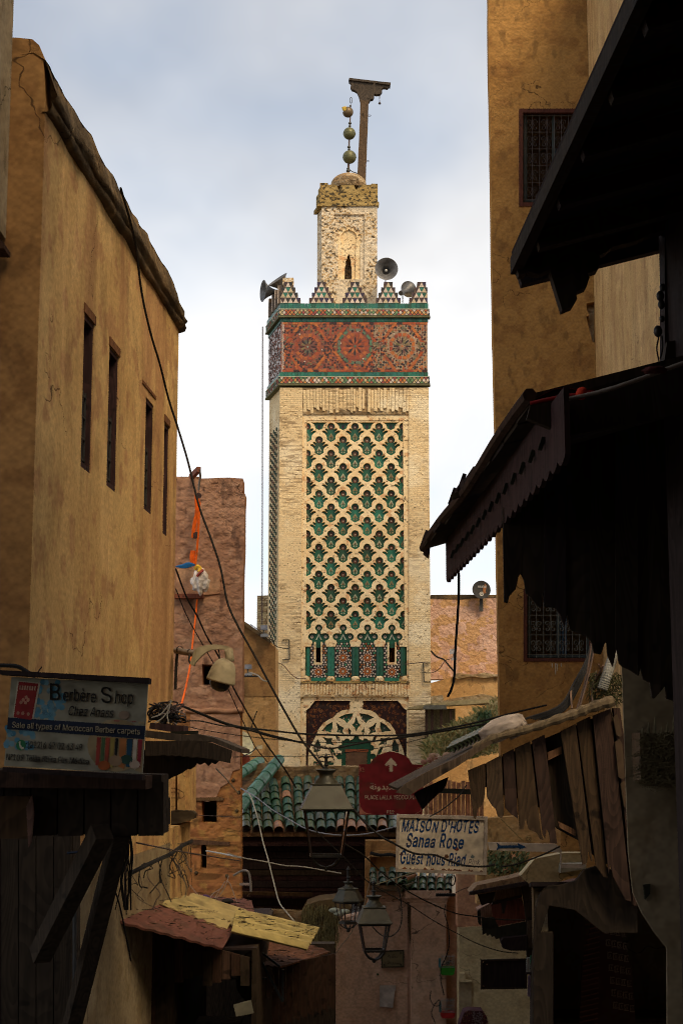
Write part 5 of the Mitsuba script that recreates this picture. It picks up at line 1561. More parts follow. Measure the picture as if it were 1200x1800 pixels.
cpart(lv, 'thatch', cat([slab([(534, 1648), (528, 1610), (538, 1592), (560, 1584), (600, 1580), (618, 1596), (604, 1610), (592, 1626), (588, 1660), (570, 1668)], 30.0, 1.2)]), (0.10, 0.075, 0.03))
st_ = []
for k in range(380):
    x, y = rng.uniform(530, 596), rng.uniform(1588, 1655)
    q = P(x, y, 29.95)
    st_.append(tube([q, q + [rng.uniform(-.05, .05), -0.06, -rng.uniform(.08, .25)]], [0.008, 0.003], 3))
cpart(lv, 'straw', cat(st_), (0.16, 0.115, 0.045), kind='stuff')
cpart(lv, 'rubbish', cat([trimesh.Trimesh(trimesh.creation.icosphere(2, .07).vertices * [1.5, 1, .7] + P(x, y, 29.6), trimesh.creation.icosphere(2, .07).faces) for x, y in ((588, 1601), (596, 1606), (605, 1603))]), (0.35, 0.36, 0.3))

# ---------------------------------------------------------------- pink wall behind, right of the minaret
BW = 56.0
pw = thing('flaking_wall', 'pink wall with flaking paint right of the minaret', 'wall')
part(pw, 'wall', slab([(740, 1194), (740, 1049), (757, 1047), (790, 1046.5), (830, 1048), (895, 1047), (895, 1194)], BW, 1.0), 'plaster_flaking')
part(pw, 'lower_wall', slab([(740, 1500), (740, 1205), (790, 1192), (800, 1187), (895, 1187), (895, 1500)], BW - 1.6, 1.5), 'plaster_orange')
part(pw, 'broken_edge', slab([(796, 1190), (803, 1183), (830, 1186), (852, 1182.5), (872, 1186), (895, 1183), (895, 1189), (868, 1190), (850, 1192), (826, 1189), (805, 1194)], BW - 1.75, 0.4), 'masonry')
part(pw, 'top_moss', slab([(756, 1052), (757, 1046), (800, 1045.5), (895, 1046), (895, 1051), (850, 1050), (810, 1053.5)], BW - 0.03, 0.6), 'coping')
kd = thing('satellite_dish', 'dark satellite dish standing on top of the pink flaking wall', 'satellite dish')
m = lathe([(0.001, 0.0), (0.12, 0.010), (0.24, 0.04), (0.325, 0.075), (0.33, 0.07), (0.25, 0.025), (0.12, -0.01), (0.001, -0.02)], (0, 0, 0), 36)
m.vertices *= 1.0
dc_ = P(845.3, 1037.5, BW - 0.35)
cpart(kd, 'reflector', aim(m, (0.1, -1, 0.12), dc_), (0.035, 0.038, 0.038), smooth=True)
put_text(kd, 'lettering', 'GOLSTAR', 0, 0, 3.2, 15.5, lambda u, v: (839 + u, 1033.2 + v), BW - 0.36, 0.02, (0.45, 0.45, 0.45), bold=True)
cpart(kd, 'emblem', cat([aim(lathe([(0.05, 0), (0.075, 0.004), (0.075, -0.01)], (0, 0, 0), 18), (0.1, -1, 0.12), P(846, 1044, BW - 0.40)), aim(lathe([(0.001, 0), (0.03, 0.0), (0.03, -0.01)], (0, 0, 0), 10), (0.1, -1, 0.12), P(846, 1044, BW - 0.41))]), (0.5, 0.5, 0.48))
cpart(kd, 'mount', slab([(842, 1075), (843, 1045), (848, 1045), (849, 1075)], BW - .2, 0.08), (0.05, 0.05, 0.05), 'metal')
cpart(kd, 'rust', slab([(848, 1046), (849, 1034), (852, 1026), (855, 1030), (853, 1040), (857, 1046)], BW - 0.375, 0.01), (0.3, 0.13, 0.05))
k = thing('floodlight', 'grey floodlight low on the pink flaking wall with dangling cables', 'floodlight', 'floodlights')
cpart(k, 'head', slab([(791, 1150), (790, 1142), (798, 1140.5), (799, 1149)], BW - 1.9, 0.2), (0.4, 0.42, 0.45), 'metal')
cpart(k, 'base', slab([(793, 1161), (794, 1156), (802, 1155.5), (803, 1160)], BW - 1.9, 0.2), (0.34, 0.35, 0.36), 'metal')
cpart(k, 'neck', slab(rect(796, 1149, 798, 1157), BW - 1.85, 0.06), (0.1, 0.1, 0.1), 'metal')

tc = thing('tin_canopy', 'small tin canopy on dark posts at the right foot of the minaret', 'canopy')
cpart(tc, 'sheet', slab([(717, 1246.5), (719, 1243), (757, 1237), (822, 1229.5), (865, 1231), (862, 1235), (830, 1238), (760, 1241.5), (744, 1246)], 50.0, 1.5), (0.40, 0.34, 0.18))
cpart(tc, 'edge', slab([(744, 1247), (745, 1240), (784, 1239.5), (785, 1247)], 49.9, 0.2), (0.16, 0.15, 0.13))
for x in (749, 759, 775, 792):
    wpart(tc, 'post', slab(rect(x - 2, 1246.5, x + 2.5, 1345), 50.2, 0.12), (0.06, 0.042, 0.03))
wpart(tc, 'shade_board', slab([(747, 1247), (800, 1246), (800, 1345), (747, 1345)], 51.45, 0.05), (0.16, 0.115, 0.075))  # board added in place of the shade under the canopy
part(tc, 'post_stone', slab([(758, 1237), (759, 1224), (778, 1222), (780, 1232), (796, 1228), (850, 1220), (872, 1226), (872, 1240)], 51.0, 0.5), 'masonry')
tr = CM()
for k in range(3800):
    x = rng.uniform(748, 884)
    y = 1345 - (x - 748) * 0.25 + rng.uniform(-75, 12) * (0.5 + (x - 748) / 250)
    q = P(x, y, 47 + rng.uniform(-1, 1.5))
    L_ = rng.uniform(.12, .42)
    d_ = np.array([rng.normal(0, .6), rng.normal(0, .4), 1.0])
    d_ *= L_ / np.linalg.norm(d_)
    s_ = np.array([0.012, 0, 0])
    m = trimesh.Trimesh(np.array([q - s_, q + s_, q + d_ * .6 + s_ * .7 + [0, 0, -.01], q + d_ + [rng.normal(0, .08), 0, -.07]]), [[0, 1, 2], [0, 2, 3]], process=False)
    tr.add(m, random.choice([(0.46, 0.38, 0.16), (0.38, 0.31, 0.13), (0.2, 0.23, 0.09), (0.3, 0.29, 0.12), (0.52, 0.43, 0.2)]))
gk_ = thing('dry_grass', 'dry yellow grass and weeds below the tin canopy', 'grass', kind='stuff')
scene[gk_] = mikit.ply(cat(tr.ms), 'painted', uv=np.vstack(tr.uv))
for cx, cy, rx, ry, nm in ((852, 1276, 26, 22, 'green leafy bush against the right hand house, above the sack'), (812, 1316, 22, 14, 'low green bush behind the lower awning roof')):
    b = thing('bush', nm, 'bush')
    lv = CM()
    for k in range(900):
        t, r_ = rng.uniform(0, 6.28), math.sqrt(rng.random())
        q = P(cx + rx * r_ * math.cos(t) * (0.8 + .4 * math.sin(t * 3)), cy + ry * r_ * math.sin(t), 46 + rng.uniform(-.6, .6))
        m = trimesh.Trimesh(np.array([[0, 0, 0], [0.03, 0, 0.04], [0.0, 0.01, 0.13], [-.03, 0.01, 0.05]]) * rng.uniform(.6, 1.4), [[0, 1, 2], [0, 2, 3]], process=False)
        m.apply_transform(trimesh.transformations.rotation_matrix(rng.uniform(0, 6.28), rng.normal(size=3)))
        m.apply_translation(q)
        lv.add(m, random.choice([(0.07, 0.12, 0.045), (0.11, 0.16, 0.06), (0.15, 0.18, 0.08), (0.05, 0.09, 0.035)]))
    lv.put(b, 'foliage', 'painted', kind='stuff')
    cpart(b, 'stems', cat([wire([P(cx + rng.uniform(-6, 6), cy + ry, 46.2), P(cx + rng.uniform(-12, 12), cy, 46.1), P(cx + rng.uniform(-16, 16), cy - ry * .7, 46)], 0.012, 3, 4) for _ in range(9)]), (0.10, 0.075, 0.04), kind='stuff')
cpart_rub = CM()
for k in range(40):
    ic = trimesh.creation.icosphere(1, rng.uniform(.04, .11))
    ic.vertices *= rng.uniform(.6, 1.3, 3)
    ic.apply_translation(P(rng.uniform(742, 800), rng.uniform(1328, 1352), 44 + rng.uniform(-.5, .5)))
    cpart_rub.add(ic, random.choice([(0.34, 0.2, 0.13), (0.38, 0.26, 0.17), (0.3, 0.15, 0.1)]))
rk = thing('rubble', 'rubble heaped at the right foot of the minaret', 'rubble', kind='stuff')
scene[rk] = mikit.ply(cat(cpart_rub.ms), 'painted', uv=np.vstack(cpart_rub.uv))
# ---------------------------------------------------------------- ochre house on the right and the pale side wall
OY = 34.0
ox0, ox1 = P(868, 640, OY)[0], 5.63
plaster('plaster_amber', (0.40, 0.22, 0.07), (0.34, 0.18, 0.055), (0.28, 0.14, 0.045), stain=(0.10, 0.055, 0.022), stain_amt=0.45, bump=0.03, scale=0.8)
plaster('plaster_pale', (0.46, 0.30, 0.13), (0.40, 0.25, 0.10), (0.34, 0.20, 0.085), streak=0.7, stain=(0.12, 0.08, 0.045), stain_amt=0.2)
oh = thing('amber_house', 'tall amber plastered house front on the right with two grilled windows', 'house')
zt = 20.0
lft = []
for k, z in enumerate(np.linspace(-5, zt, 60)):
    lft.append((ox0 + 0.05 * (meshkit.fbm(np.array([z * 0.35, 3.3, 0]), 3) - 0.5) + 0.012 * (meshkit.noise(np.array([z * 4, 1.3, 0])) - 0.5), z))
g = Polygon(lft + [(ox1 + 0.8, zt), (ox1 + 0.8, -5)])
W1, W2 = rect(912, 190, 1033, 362), [(920, 1035), (1040, 1035), (1042, 1163), (921, 1163)]
for w in (W1, W2):
    g = g.difference(pxpoly(w, OY))
g = g.difference(pxpoly([(1030, 533), (1046, 530), (1046, 602), (1041, 600), (1037, 585), (1033, 570), (1030, 556), (1036, 553), (1031, 545)], OY))
m = ext(g, 0.35)
m.apply_translation([0, OY, 0])
part(oh, 'wall', m, 'plaster_amber')
part(oh, 'body', carve(prism(Polygon([(ox0 + 0.10, OY + 0.352), (ox0 * 1.18 + 0.25, OY * 1.18), (11, OY * 1.18), (11, OY + 0.352)]), -5, zt - .2), [slab(w, OY + 0.2, 1.0) for w in (W1, W2)] + [bx(4.05, 9, OY + 0.7, OY + 4.2, P(950, yb_, OY)[2] - 0.9, P(950, yt_, OY)[2] + 0.6) for yt_, yb_ in ((190, 362), (1035, 1163))]), 'plaster_amber')
m = flat(slab([(1028, 528), (1048, 528), (1048, 606), (1028, 606)], OY + 0.2, 0.1))
part(oh, 'hole_rubble', m, 'masonry')


def spiral(cx, cy, r, turns, a0, s, n=16):
    t = np.linspace(0, 1, n)
    return [(cx + r * (1 - .8 * k) * math.cos(a0 + s * k * turns * 6.28), cy + r * (1 - .8 * k) * math.sin(a0 + s * k * turns * 6.28)) for k in t]


for wi, (x0, y0, x1, y1) in enumerate(((912, 190, 1033, 362), (920, 1035, 1041, 1163))):
    t = 7 if wi == 0 else 6
    m = flat(slab(rect(x0, y0, x1, y1), OY - 0.03, 0.12, [rect(x0 + t, y0 + t, x1 - 5, y1 - t)]))
    wk = part(oh, 'window', m, 'wood', uv=cuv(len(m.vertices), (0.085, 0.028, 0.016), wi), label='upper window with a reddish frame and scrolled iron grille' if wi == 0 else 'lower window with a reddish frame and scrolled iron grille')
    m = flat(slab(rect(x0 + t + 1, y0 + t + 1, x1 - 6, y1 - t - 1), OY + 0.16, 0.05, [rect(x0 + t + 7, y0 + t + 6, x0 + 58, y1 - t - 5), rect(x0 + 63, y0 + t + 6, x1 - 11, y1 - t - 5)]))
    part(wk, 'sash', m, 'painted', uv=cuv(len(m.vertices), (0.05, 0.07, 0.065), 0.3))
    part(wk, 'glass', slab(rect(x0 + t + 2, y0 + t + 2, x1 - 7, y1 - t - 2), OY + 0.19, 0.002), 'pane')
    cpart(wk, 'curtain', cat([slab(rect(x0 + 62 + k * 5, y0 + 70 if wi == 0 else y0 + 20, x0 + 65.5 + k * 5, y1 - t - 6), OY + 0.27 + .01 * (k % 2), 0.02) for k in range(3)]), (0.03, 0.07, 0.12))
    gr = []
    r_ = 0.007
    ys = [y0 + 12 + k * (y1 - y0 - 24) / (5 if wi == 0 else 3) for k in range(6 if wi == 0 else 4)]
    for y in ys:
        gr.append(wire([P(x0 + t, y, OY + 0.06), P(x1 - 5, y, OY + 0.06)], r_, 1, 5))
    for k in range(9):
        x = x0 + t + 4 + k * 12.6
        gr.append(wire([P(x, y0 + t, OY + 0.06), P(x, y1 - t, OY + 0.06)], r_ * .8, 1, 5))
    for a, b in zip(ys[:-1], ys[1:]):
        for k in range(4):
            x = x0 + t + 16 + k * 25
            for s in (-1, 1):
                gr.append(tube([P(u, v, OY + 0.045) for u, v in spiral(x + s * 5.6, (a + b) / 2 - 3, 5.6, 1.3, math.pi / 2, s)], r_ * .8, 4))
                gr.append(tube([P(u, v, OY + 0.045) for u, v in spiral(x + s * 5.6, (a + b) / 2 + 7, 4.6, 1.1, -math.pi / 2, -s)], r_ * .8, 4))
    cpart(wk, 'grille', cat(gr), (0.10, 0.09, 0.08) if wi == 0 else (0.2, 0.19, 0.17), 'metal')
for k, (x, y, l) in enumerate(((969, 1166, 8), (975, 1166, 20), (985, 1166, 7), (978, 1167, 12))):
    cpart(oh, 'lime_drip', slab([(x, y), (x + 2, y), (x + 1.7, y + l), (x + .6, y + l)], OY - 0.006, 0.006), (0.5, 0.45, 0.38))
pv = thing('pale_house', 'pale streaked side wall of the house in front of the amber one', 'house')
part(pv, 'wall', prism(Polygon([(5.63, 33.98), (4.5, 13.0), (11, 13.0), (11, 33.98)]), -5, 20), 'plaster_pale')

# ---------------------------------------------------------------- dark eaves hanging over the street on the right
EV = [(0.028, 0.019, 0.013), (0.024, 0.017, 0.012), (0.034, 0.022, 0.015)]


def quadslab(a, b, c_, d, t):
    v = np.array([a, b, c_, d])
    n_ = np.cross(v[1] - v[0], v[3] - v[0])
    n_ /= np.linalg.norm(n_)
    if n_[2] < 0:
        n_ = -n_
    V = np.vstack([v, v + n_ * t])
    return trimesh.Trimesh(V, [[0, 1, 2], [0, 2, 3], [4, 6, 5], [4, 7, 6], [0, 4, 5], [0, 5, 1], [1, 5, 6], [1, 6, 2], [2, 6, 7], [2, 7, 3], [3, 7, 4], [3, 4, 0]], process=False)


near = thing('near_house', 'unlit house close on the right that carries the dark eaves', 'house')
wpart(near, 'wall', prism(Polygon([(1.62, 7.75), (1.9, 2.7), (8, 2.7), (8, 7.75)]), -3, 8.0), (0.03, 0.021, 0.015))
ue = thing('upper_eave', 'black silhouetted wooden eave with stepped brackets, top right corner', 'eave')
uf, un = P(905, 465, 7.7), P(1120, 0, 5.0)
ud = (un - uf) / (7.7 - 5.0)
un2 = uf + ud * (7.7 - 2.8)
wf, wn = P(1200, 392, 7.7) + np.array([0.5, 0, 0.13]), un2 + np.array([1.6, 0, 0.55])
m = flat(quadslab(uf, un2, wn, wf, 0.07))
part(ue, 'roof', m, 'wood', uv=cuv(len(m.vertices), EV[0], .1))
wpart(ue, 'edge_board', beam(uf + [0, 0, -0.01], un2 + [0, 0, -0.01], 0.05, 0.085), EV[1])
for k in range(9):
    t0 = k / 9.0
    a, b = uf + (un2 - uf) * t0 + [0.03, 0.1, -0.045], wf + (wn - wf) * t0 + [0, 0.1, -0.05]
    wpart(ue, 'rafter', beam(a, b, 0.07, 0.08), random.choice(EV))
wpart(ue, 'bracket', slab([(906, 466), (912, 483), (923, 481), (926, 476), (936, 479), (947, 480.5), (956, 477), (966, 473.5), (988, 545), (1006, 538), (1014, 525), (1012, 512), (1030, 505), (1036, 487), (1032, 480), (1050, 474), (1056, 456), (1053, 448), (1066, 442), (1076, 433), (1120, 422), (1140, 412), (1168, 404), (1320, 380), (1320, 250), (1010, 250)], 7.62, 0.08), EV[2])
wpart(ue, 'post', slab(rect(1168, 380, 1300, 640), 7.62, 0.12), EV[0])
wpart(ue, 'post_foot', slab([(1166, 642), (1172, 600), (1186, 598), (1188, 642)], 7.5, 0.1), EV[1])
nt = thing('cable_reel', 'clump of insulators and cable ends on the post below the upper eave', 'cable')
for x, y, r in ((1164, 505, 7), (1160, 520, 9), (1162, 535, 8), (1156, 582, 10), (1163, 560, 6)):
    ic = trimesh.creation.icosphere(2, r * mpp(7.4))
    ic.vertices *= [0.8, .8, 1.1]
    ic.apply_translation(P(x, y, 7.4))
    cpart(nt, 'insulator', ic, (0.03, 0.025, 0.025), 'glazed', smooth=True)
cpart(nt, 'cable_end', cat([wire([P(1158, 590, 7.4), P(1154, 612, 7.4), P(1158, 635, 7.4)], 0.004, 5), wire([P(1163, 590, 7.4), P(1164, 612, 7.4), P(1160, 630, 7.4)], 0.004, 5)]), (0.02, 0.02, 0.02))

me = thing('middle_awning', 'black timber awning with a scalloped fascia, pointing at the minaret', 'awning')
mf, mn = P(745, 968, 12.5), P(931, 708, 7.3)
mw0, mw1 = P(1200, 640, 7.3), None
sl = (mw0[2] - mn[2]) / (mw0[0] - mn[0])
mnw = mn + np.array([1.0, 0, sl * 1.0])
mfw = mf + np.array([1.3, 0, sl * 1.3 + 0.05])
for k in range(11):
    t0, t1 = k / 11.0, (k + 1) / 11.0 - 0.004
    wob = [np.array([rng.uniform(-.02, .02), 0, rng.uniform(-.012, .02)]) for _ in range(2)]
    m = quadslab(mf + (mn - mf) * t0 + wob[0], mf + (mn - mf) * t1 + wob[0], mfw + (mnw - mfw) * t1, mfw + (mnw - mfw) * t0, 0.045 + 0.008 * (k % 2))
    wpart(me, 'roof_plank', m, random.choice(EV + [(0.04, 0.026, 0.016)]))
wpart(me, 'edge_pole', tube([mf + (mn - mf) * t + [0, 0, 0.03 + 0.02 * math.sin(t * 9)] for t in np.linspace(-.01, 1, 14)], 0.035, 7), (0.045, 0.03, 0.02))
# scalloped fascia along the street
fa, fb = P(789, 990, 12.35), P(1002, 772, 6.9)
fd = fb - fa
Lf = np.linalg.norm(fd[:2])
dirf = np.array([fd[0], fd[1], 0]) / Lf
sc = [(0, 0.26)]
nscal = 26
for k in range(nscal):
    s0, s1 = Lf * k / nscal, Lf * (k + 1) / nscal
    for u in (0.0, 0.12, 0.3, 0.5, 0.7, 0.88):
        sc.append((s0 + (s1 - s0) * u, -0.045 - 0.035 * math.sin(math.pi * u)))
sc += [(Lf, -0.045), (Lf, 0.26)]
m = ext(Polygon(sc).buffer(0), 0.025)
v = np.array(m.vertices)
zbase = P(789, 1008, 12.35)[2]
w = fa[None] + v[:, [0]] * dirf
w = w + v[:, [1]] * np.array([dirf[1], -dirf[0], 0])
w[:, 2] = zbase + v[:, 2] + (fb[2] - fa[2]) * v[:, 0] / Lf * 0.4
wpart(me, 'fascia', trimesh.Trimesh(w, m.faces, process=False), (0.034, 0.021, 0.014))
for k in range(14):
    s = Lf * (0.12 + 0.06 * k)
    q = fa + dirf * s
    q[2] = zbase + 0.10
    wpart(me, 'bead', beam(q + [-0.03, 0, 0.0], q + [-0.05, 0, -0.06], 0.03, 0.02), (0.02, 0.013, 0.009))
for t0 in (0.03, 0.24, 0.4, 0.5):
    q = mf + (mn - mf) * t0
    wpart(me, 'batten', beam(q + [-0.03, 0, 0.03], q + [0.01 + .05 * (t0 == .24), 0, 0.14], 0.025, 0.025), (0.03, 0.02, 0.014))
wpart(me, 'batten', beam(P(794, 874, 9.9), P(822, 862, 9.9), 0.04, 0.035), (0.05, 0.032, 0.02))
wpart(me, 'hook', wire([P(878, 770, 8.6), P(886, 773, 8.6), P(893, 770, 8.6)], 0.006, 4), EV[0])
wpart(me, 'tip', slab([(744, 972), (746, 962), (756, 962), (754, 980), (750, 977)], 12.45, 0.1), (0.06, 0.04, 0.025))
# hanging boards with a cut scallop profile that close the near end
bot = [(886, 1058), (892, 1060), (895, 1048), (906, 1036), (911, 1014), (915, 1008), (921, 1020), (924, 1042), (934, 1052), (943, 1064), (950, 1068), (954, 1040), (957, 1066), (975, 1068), (984, 1080), (992, 1102), (997, 1078), (1001, 1106), (1012, 1112), (1030, 1118), (1040, 1130), (1044, 1148), (1056, 1150), (1062, 1132), (1066, 1128), (1068, 1152), (1077, 1172), (1084, 1138), (1088, 1166), (1094, 1172), (1108, 1178), (1122, 1188), (1126, 1172), (1130, 1194), (1142, 1200), (1146, 1226), (1150, 1228), (1164, 1212), (1169, 1204), (1172, 1228), (1184, 1232), (1190, 1250), (1188, 1290), (1240, 1296), (1330, 1300)]
outl = Polygon([(886, 1058), (884, 945)] + [(884, 930), (880, 900), (940, 800), (1000, 740), (1330, 660)] + bot[::-1][:-1]).buffer(0)
x = 884.0
while x < 1330:
    w_ = rng.uniform(30, 44)
    q = outl.intersection(sbox(x, 500, x + w_ - 0.35, 1400))
    for p_ in polys(q):
        m = slab(list(p_.exterior.coords)[:-1], 8.9 + 0.015 * rng.integers(0, 3), 0.03)
        wpart(me, 'hanging_board', m, random.choice(EV))
    x += w_
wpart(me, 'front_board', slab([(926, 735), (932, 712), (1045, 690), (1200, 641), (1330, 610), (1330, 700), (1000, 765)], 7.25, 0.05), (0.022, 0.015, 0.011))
csingle('pvc_edge', tube([P(1000, 701, 7.15), P(1045, 691, 7.15), P(1080, 681, 7.1), (P(1130, 664, 7.1)), P(1200, 638, 7.1), P(1300, 605, 7.1)], 0.010, 6), (0.30, 0.27, 0.24), 'pale plastic edging along the top of the middle awning', 'edging', smooth=True)
tk = thing('tarpaulin', 'crumpled dark red tarpaulin on top of the middle awning', 'tarpaulin')
U, W = np.meshgrid(np.linspace(0, 1, 26), np.linspace(0, 1, 10), indexing='ij')
base_ = np.stack([U, W, 0 * U], -1)
hgt = 0.035 * np.sin(np.pi * U) * (0.6 + 0.8 * meshkit.fbm(base_ * [7, 4, 1] + 2, 3)) + 0.012
pa, pb = P(932, 709, 7.3), P(1044, 690, 7.3)
q = pa * (1 - U[..., None]) + pb * U[..., None] + np.stack([0 * U, W * 0.8, hgt + W * 0.05], -1)
i, j_ = np.meshgrid(np.arange(25), np.arange(9), indexing='ij')
f_ = np.stack([i * 10 + j_, (i + 1) * 10 + j_, (i + 1) * 10 + j_ + 1, i * 10 + j_ + 1], -1).reshape(-1, 4)
cpart(tk, 'sheet', trimesh.Trimesh(q.reshape(-1, 3), np.vstack([f_[:, [0, 1, 2]], f_[:, [0, 2, 3]]]), process=False), (0.45, 0.025, 0.02), smooth=True)
cpart(tk, 'folded_edge', tube([P(932 + t * 112, 709.5 - t * 18.5 - 2.5 * math.sin(math.pi * t), 7.26) for t in np.linspace(0, 1, 12)], 0.011, 6), (0.30, 0.02, 0.018), smooth=True)
csingle('red_lamp', aim(lathe([(0.001, 0.03), (0.018, 0.024), (0.026, 0.008), (0.026, -0.02), (0.001, -0.02)], (0, 0, 0), 14), (0.2, -0.9, 0.4), P(1022, 690.5, 7.2)), (0.85, 0.06, 0.03), 'bright red plastic cap on the tarpaulin', 'cap', smooth=True)
rgk = thing('rag', 'reddish rag bundled at the foot of the post', 'rag')
ic = trimesh.creation.icosphere(3, 1.0)
v = ic.vertices * [0.055, 0.04, 0.018] * (0.7 + 0.6 * meshkit.fbm(ic.vertices * 2.5, 3))[:, None]
cpart(rgk, 'cloth', trimesh.Trimesh(v + P(1150, 651, 7.1), ic.faces), (0.10, 0.03, 0.03), smooth=True)

# ---------------------------------------------------------------- lower plank awning
AY = 14.0
la = thing('plank_awning', 'weathered plank awning with scalloped lower ends and a log along its sloping edge', 'awning')
PX = lambda X, Y_: (680 + X / 2.3077, 1180 + Y_ / 2.3077)
planks = [[(326, 402), (398, 372), (402, 440), (397, 515), (388, 545), (370, 560), (362, 603), (350, 600)],
          [(401, 371), (466, 338), (476, 580), (467, 600), (448, 592), (440, 562), (425, 548), (404, 513)],
          [(469, 337), (516, 313), (536, 645), (529, 600), (500, 580), (478, 556)],
          [(519, 312), (584, 282), (628, 655), (640, 690), (622, 686), (610, 660), (575, 645), (565, 604), (556, 645), (538, 645)],
          [(588, 281), (642, 255), (694, 705), (664, 700), (658, 660), (650, 645), (644, 690), (632, 660)],
          [(702, 243), (766, 212), (836, 782), (826, 770), (818, 735), (812, 780), (792, 790)],
          [(770, 208), (828, 181), (898, 842), (880, 838), (848, 792)],
          [(832, 180), (908, 150), (992, 938), (966, 930), (916, 835), (905, 790), (899, 838)]]
PC = [(0.085, 0.052, 0.031), (0.07, 0.043, 0.026), (0.10, 0.062, 0.036)]
for pl in planks:
    g_ = pxpoly([PX(*q) for q in pl], AY).buffer(-0.004)
    m = ext(g_, 0.03)
    m.apply_translation([0, AY + 0.018 * rng.integers(0, 3), 0])
    wpart(la, 'plank', m, random.choice(PC))
wpart(la, 'cross_piece', slab([PX(*q) for q in [(650, 330), (708, 306), (708, 336), (654, 362)]], AY + 0.05, 0.04), (0.20, 0.095, 0.05))
wpart(la, 'cross_piece', slab([PX(*q) for q in [(694, 610), (766, 645), (764, 670), (700, 636)]], AY + 0.05, 0.04), (0.20, 0.095, 0.05))
wpart(la, 'backing', slab([PX(*q) for q in [(330, 405), (910, 160), (1000, 880), (930, 800), (860, 770), (780, 690), (690, 640), (630, 560), (540, 520), (460, 500), (400, 470), (345, 500)]], AY + 0.12, 0.05), (0.035, 0.024, 0.017))
wpart(la, 'post', slab([PX(*q) for q in [(918, 150), (944, 150), (1060, 960), (1000, 950)]], AY + 0.02, 0.1), (0.06, 0.04, 0.026))
for (x0, y0, x1, y1) in ((917, 176, 946, 268), (925, 275, 958, 440), (948, 445, 975, 560)):
    cpart(la, 'torn_cladding', slab([PX(x0, y0 + 14), PX((x0 + x1) / 2, y0), PX(x1 - 4, y0 + 20), PX(x1 + 6, y1 - 6), PX(x1 - 2, y1), PX(x0 + 14, y1 - 10)], AY - 0.03, 0.04), (0.10, 0.06, 0.036))
# roof sheet running back down to the street side, and the log on its verge
ra, rb_ = P(700, 1391, AY), P(1080, 1240, AY)
rm = P(880, 1298, AY)
for a, b in ((ra, rm), (rm, rb_)):
    m = quadslab(a + [0, -0.08, 0], b + [0, -0.08, 0], b + [0, 2.6, -0.02], a + [0, 2.6, -0.02], 0.03)
    wpart(la, 'roof_board', m, (0.055, 0.038, 0.026))
lg = [P(x, y, AY - 0.12) for x, y in ((832, 1316), (860, 1300), (890, 1291), (920, 1284), (950, 1275), (985, 1263), (1010, 1255), (1030, 1247), (1056, 1238), (1078, 1232))]
wpart(la, 'log', tube(spline(lg, 4), [0.028 + 0.022 * (i / 36) + 0.006 * math.sin(i * 1.7) for i in range(37)], 9), (0.19, 0.14, 0.088), label='pale weathered log along the awning edge')
tn = [P(x, y, AY - 0.13) for x, y in ((698, 1392), (730, 1378), (770, 1358), (810, 1336), (850, 1313), (890, 1296))]
wpart(la, 'edge_board', cat([slab([(696, 1394), (712, 1378), (760, 1352), (800, 1334), (838, 1312), (862, 1301), (866, 1306), (842, 1322), (806, 1346), (764, 1370), (736, 1388), (720, 1399)], AY - 0.15, 0.1)]), (0.13, 0.088, 0.056))
wpart(la, 'end_board', slab([(727, 1396), (736, 1390), (788, 1366), (784, 1380), (778, 1390), (770, 1396), (764, 1402), (757, 1408), (752, 1414), (746, 1420), (742, 1424)], AY + 0.5, 0.04), (0.03, 0.02, 0.014))
for k in range(8):
    x = 796 + k * 7.2
    cpart(la, 'roof_tile', barrel(P(x - 6, 1322 - k * 3.3, AY + 0.5), P(x + 5, 1308 - k * 3.4, AY + 0.9), 0.045, 0.04, (0, -.2, 1)), (0.04, 0.055, 0.03), 'glazed')
sk = thing('sack', 'pale stuffed sack lying on the awning roof', 'sack')
ic = trimesh.creation.icosphere(4, 1.0)
v = np.sign(ic.vertices) * np.abs(ic.vertices) ** 0.85 * [0.215, 0.15, 0.10] * (0.85 + 0.3 * meshkit.fbm(ic.vertices * 2.2 + 5, 4))[:, None]
M = trimesh.transformations.rotation_matrix(-0.40, [0, 1, 0])
v = v @ M[:3, :3].T
cpart(sk, 'cloth', trimesh.Trimesh(v + P(884, 1281, AY + 0.02), ic.faces), (0.52, 0.43, 0.34), smooth=True)
cpart(sk, 'fold', wire([P(905, 1266, AY - .06), P(915, 1272, AY - .08), P(921, 1282, AY - .03), P(914, 1290, AY - .05), P(896, 1299, AY - .02)], 0.016, 5), (0.36, 0.29, 0.22), smooth=True)
# litter of poles, hoses and a ribbed pipe at the head of the awning
bk = thing('hose_bundle', 'bundle of black hoses and sticks rising from the awning roof to the lower window', 'hose')
for k in range(7):
    o = rng.uniform(-6, 6)
    cpart(bk, 'hose', wire([P(930 + o * 3, 1262 + abs(o), AY - .05), P(985 + o, 1244 + o, AY - .03), P(1010 + o, 1205 + o, AY + .3), P(1032 + o * .7, 1160, AY + .6), P(1043 + o * .5, 1120, AY + .8)], 0.011, 6), (0.025, 0.023, 0.022))
for k, (a, b, c_) in enumerate((((1012, 1252), (1030, 1190), (1042, 1112)), ((1018, 1246), (1036, 1180), (1046, 1130)), ((1005, 1246), (1003, 1222), (1004, 1210)), ((1042, 1240), (1040, 1215), (1048, 1180)), ((1060, 1170), (1050, 1190), (1045, 1210)), ((1052, 1168), (1058, 1190), (1050, 1215)))):
    cpart(bk, 'stick', wire([P(*a, AY - .1), P(*b, AY + .1), P(*c_, AY + .3)], 0.009, 4), random.choice([(0.20, 0.13, 0.08), (0.13, 0.09, 0.06)]))
pp = thing('ribbed_pipe', 'pale ribbed flexible pipe leaning above the log', 'pipe')
pts = spline([P(1058, 1212, AY), P(1066, 1188, AY), P(1075, 1160, AY + .1), P(1083, 1140, AY + .2)], 14)
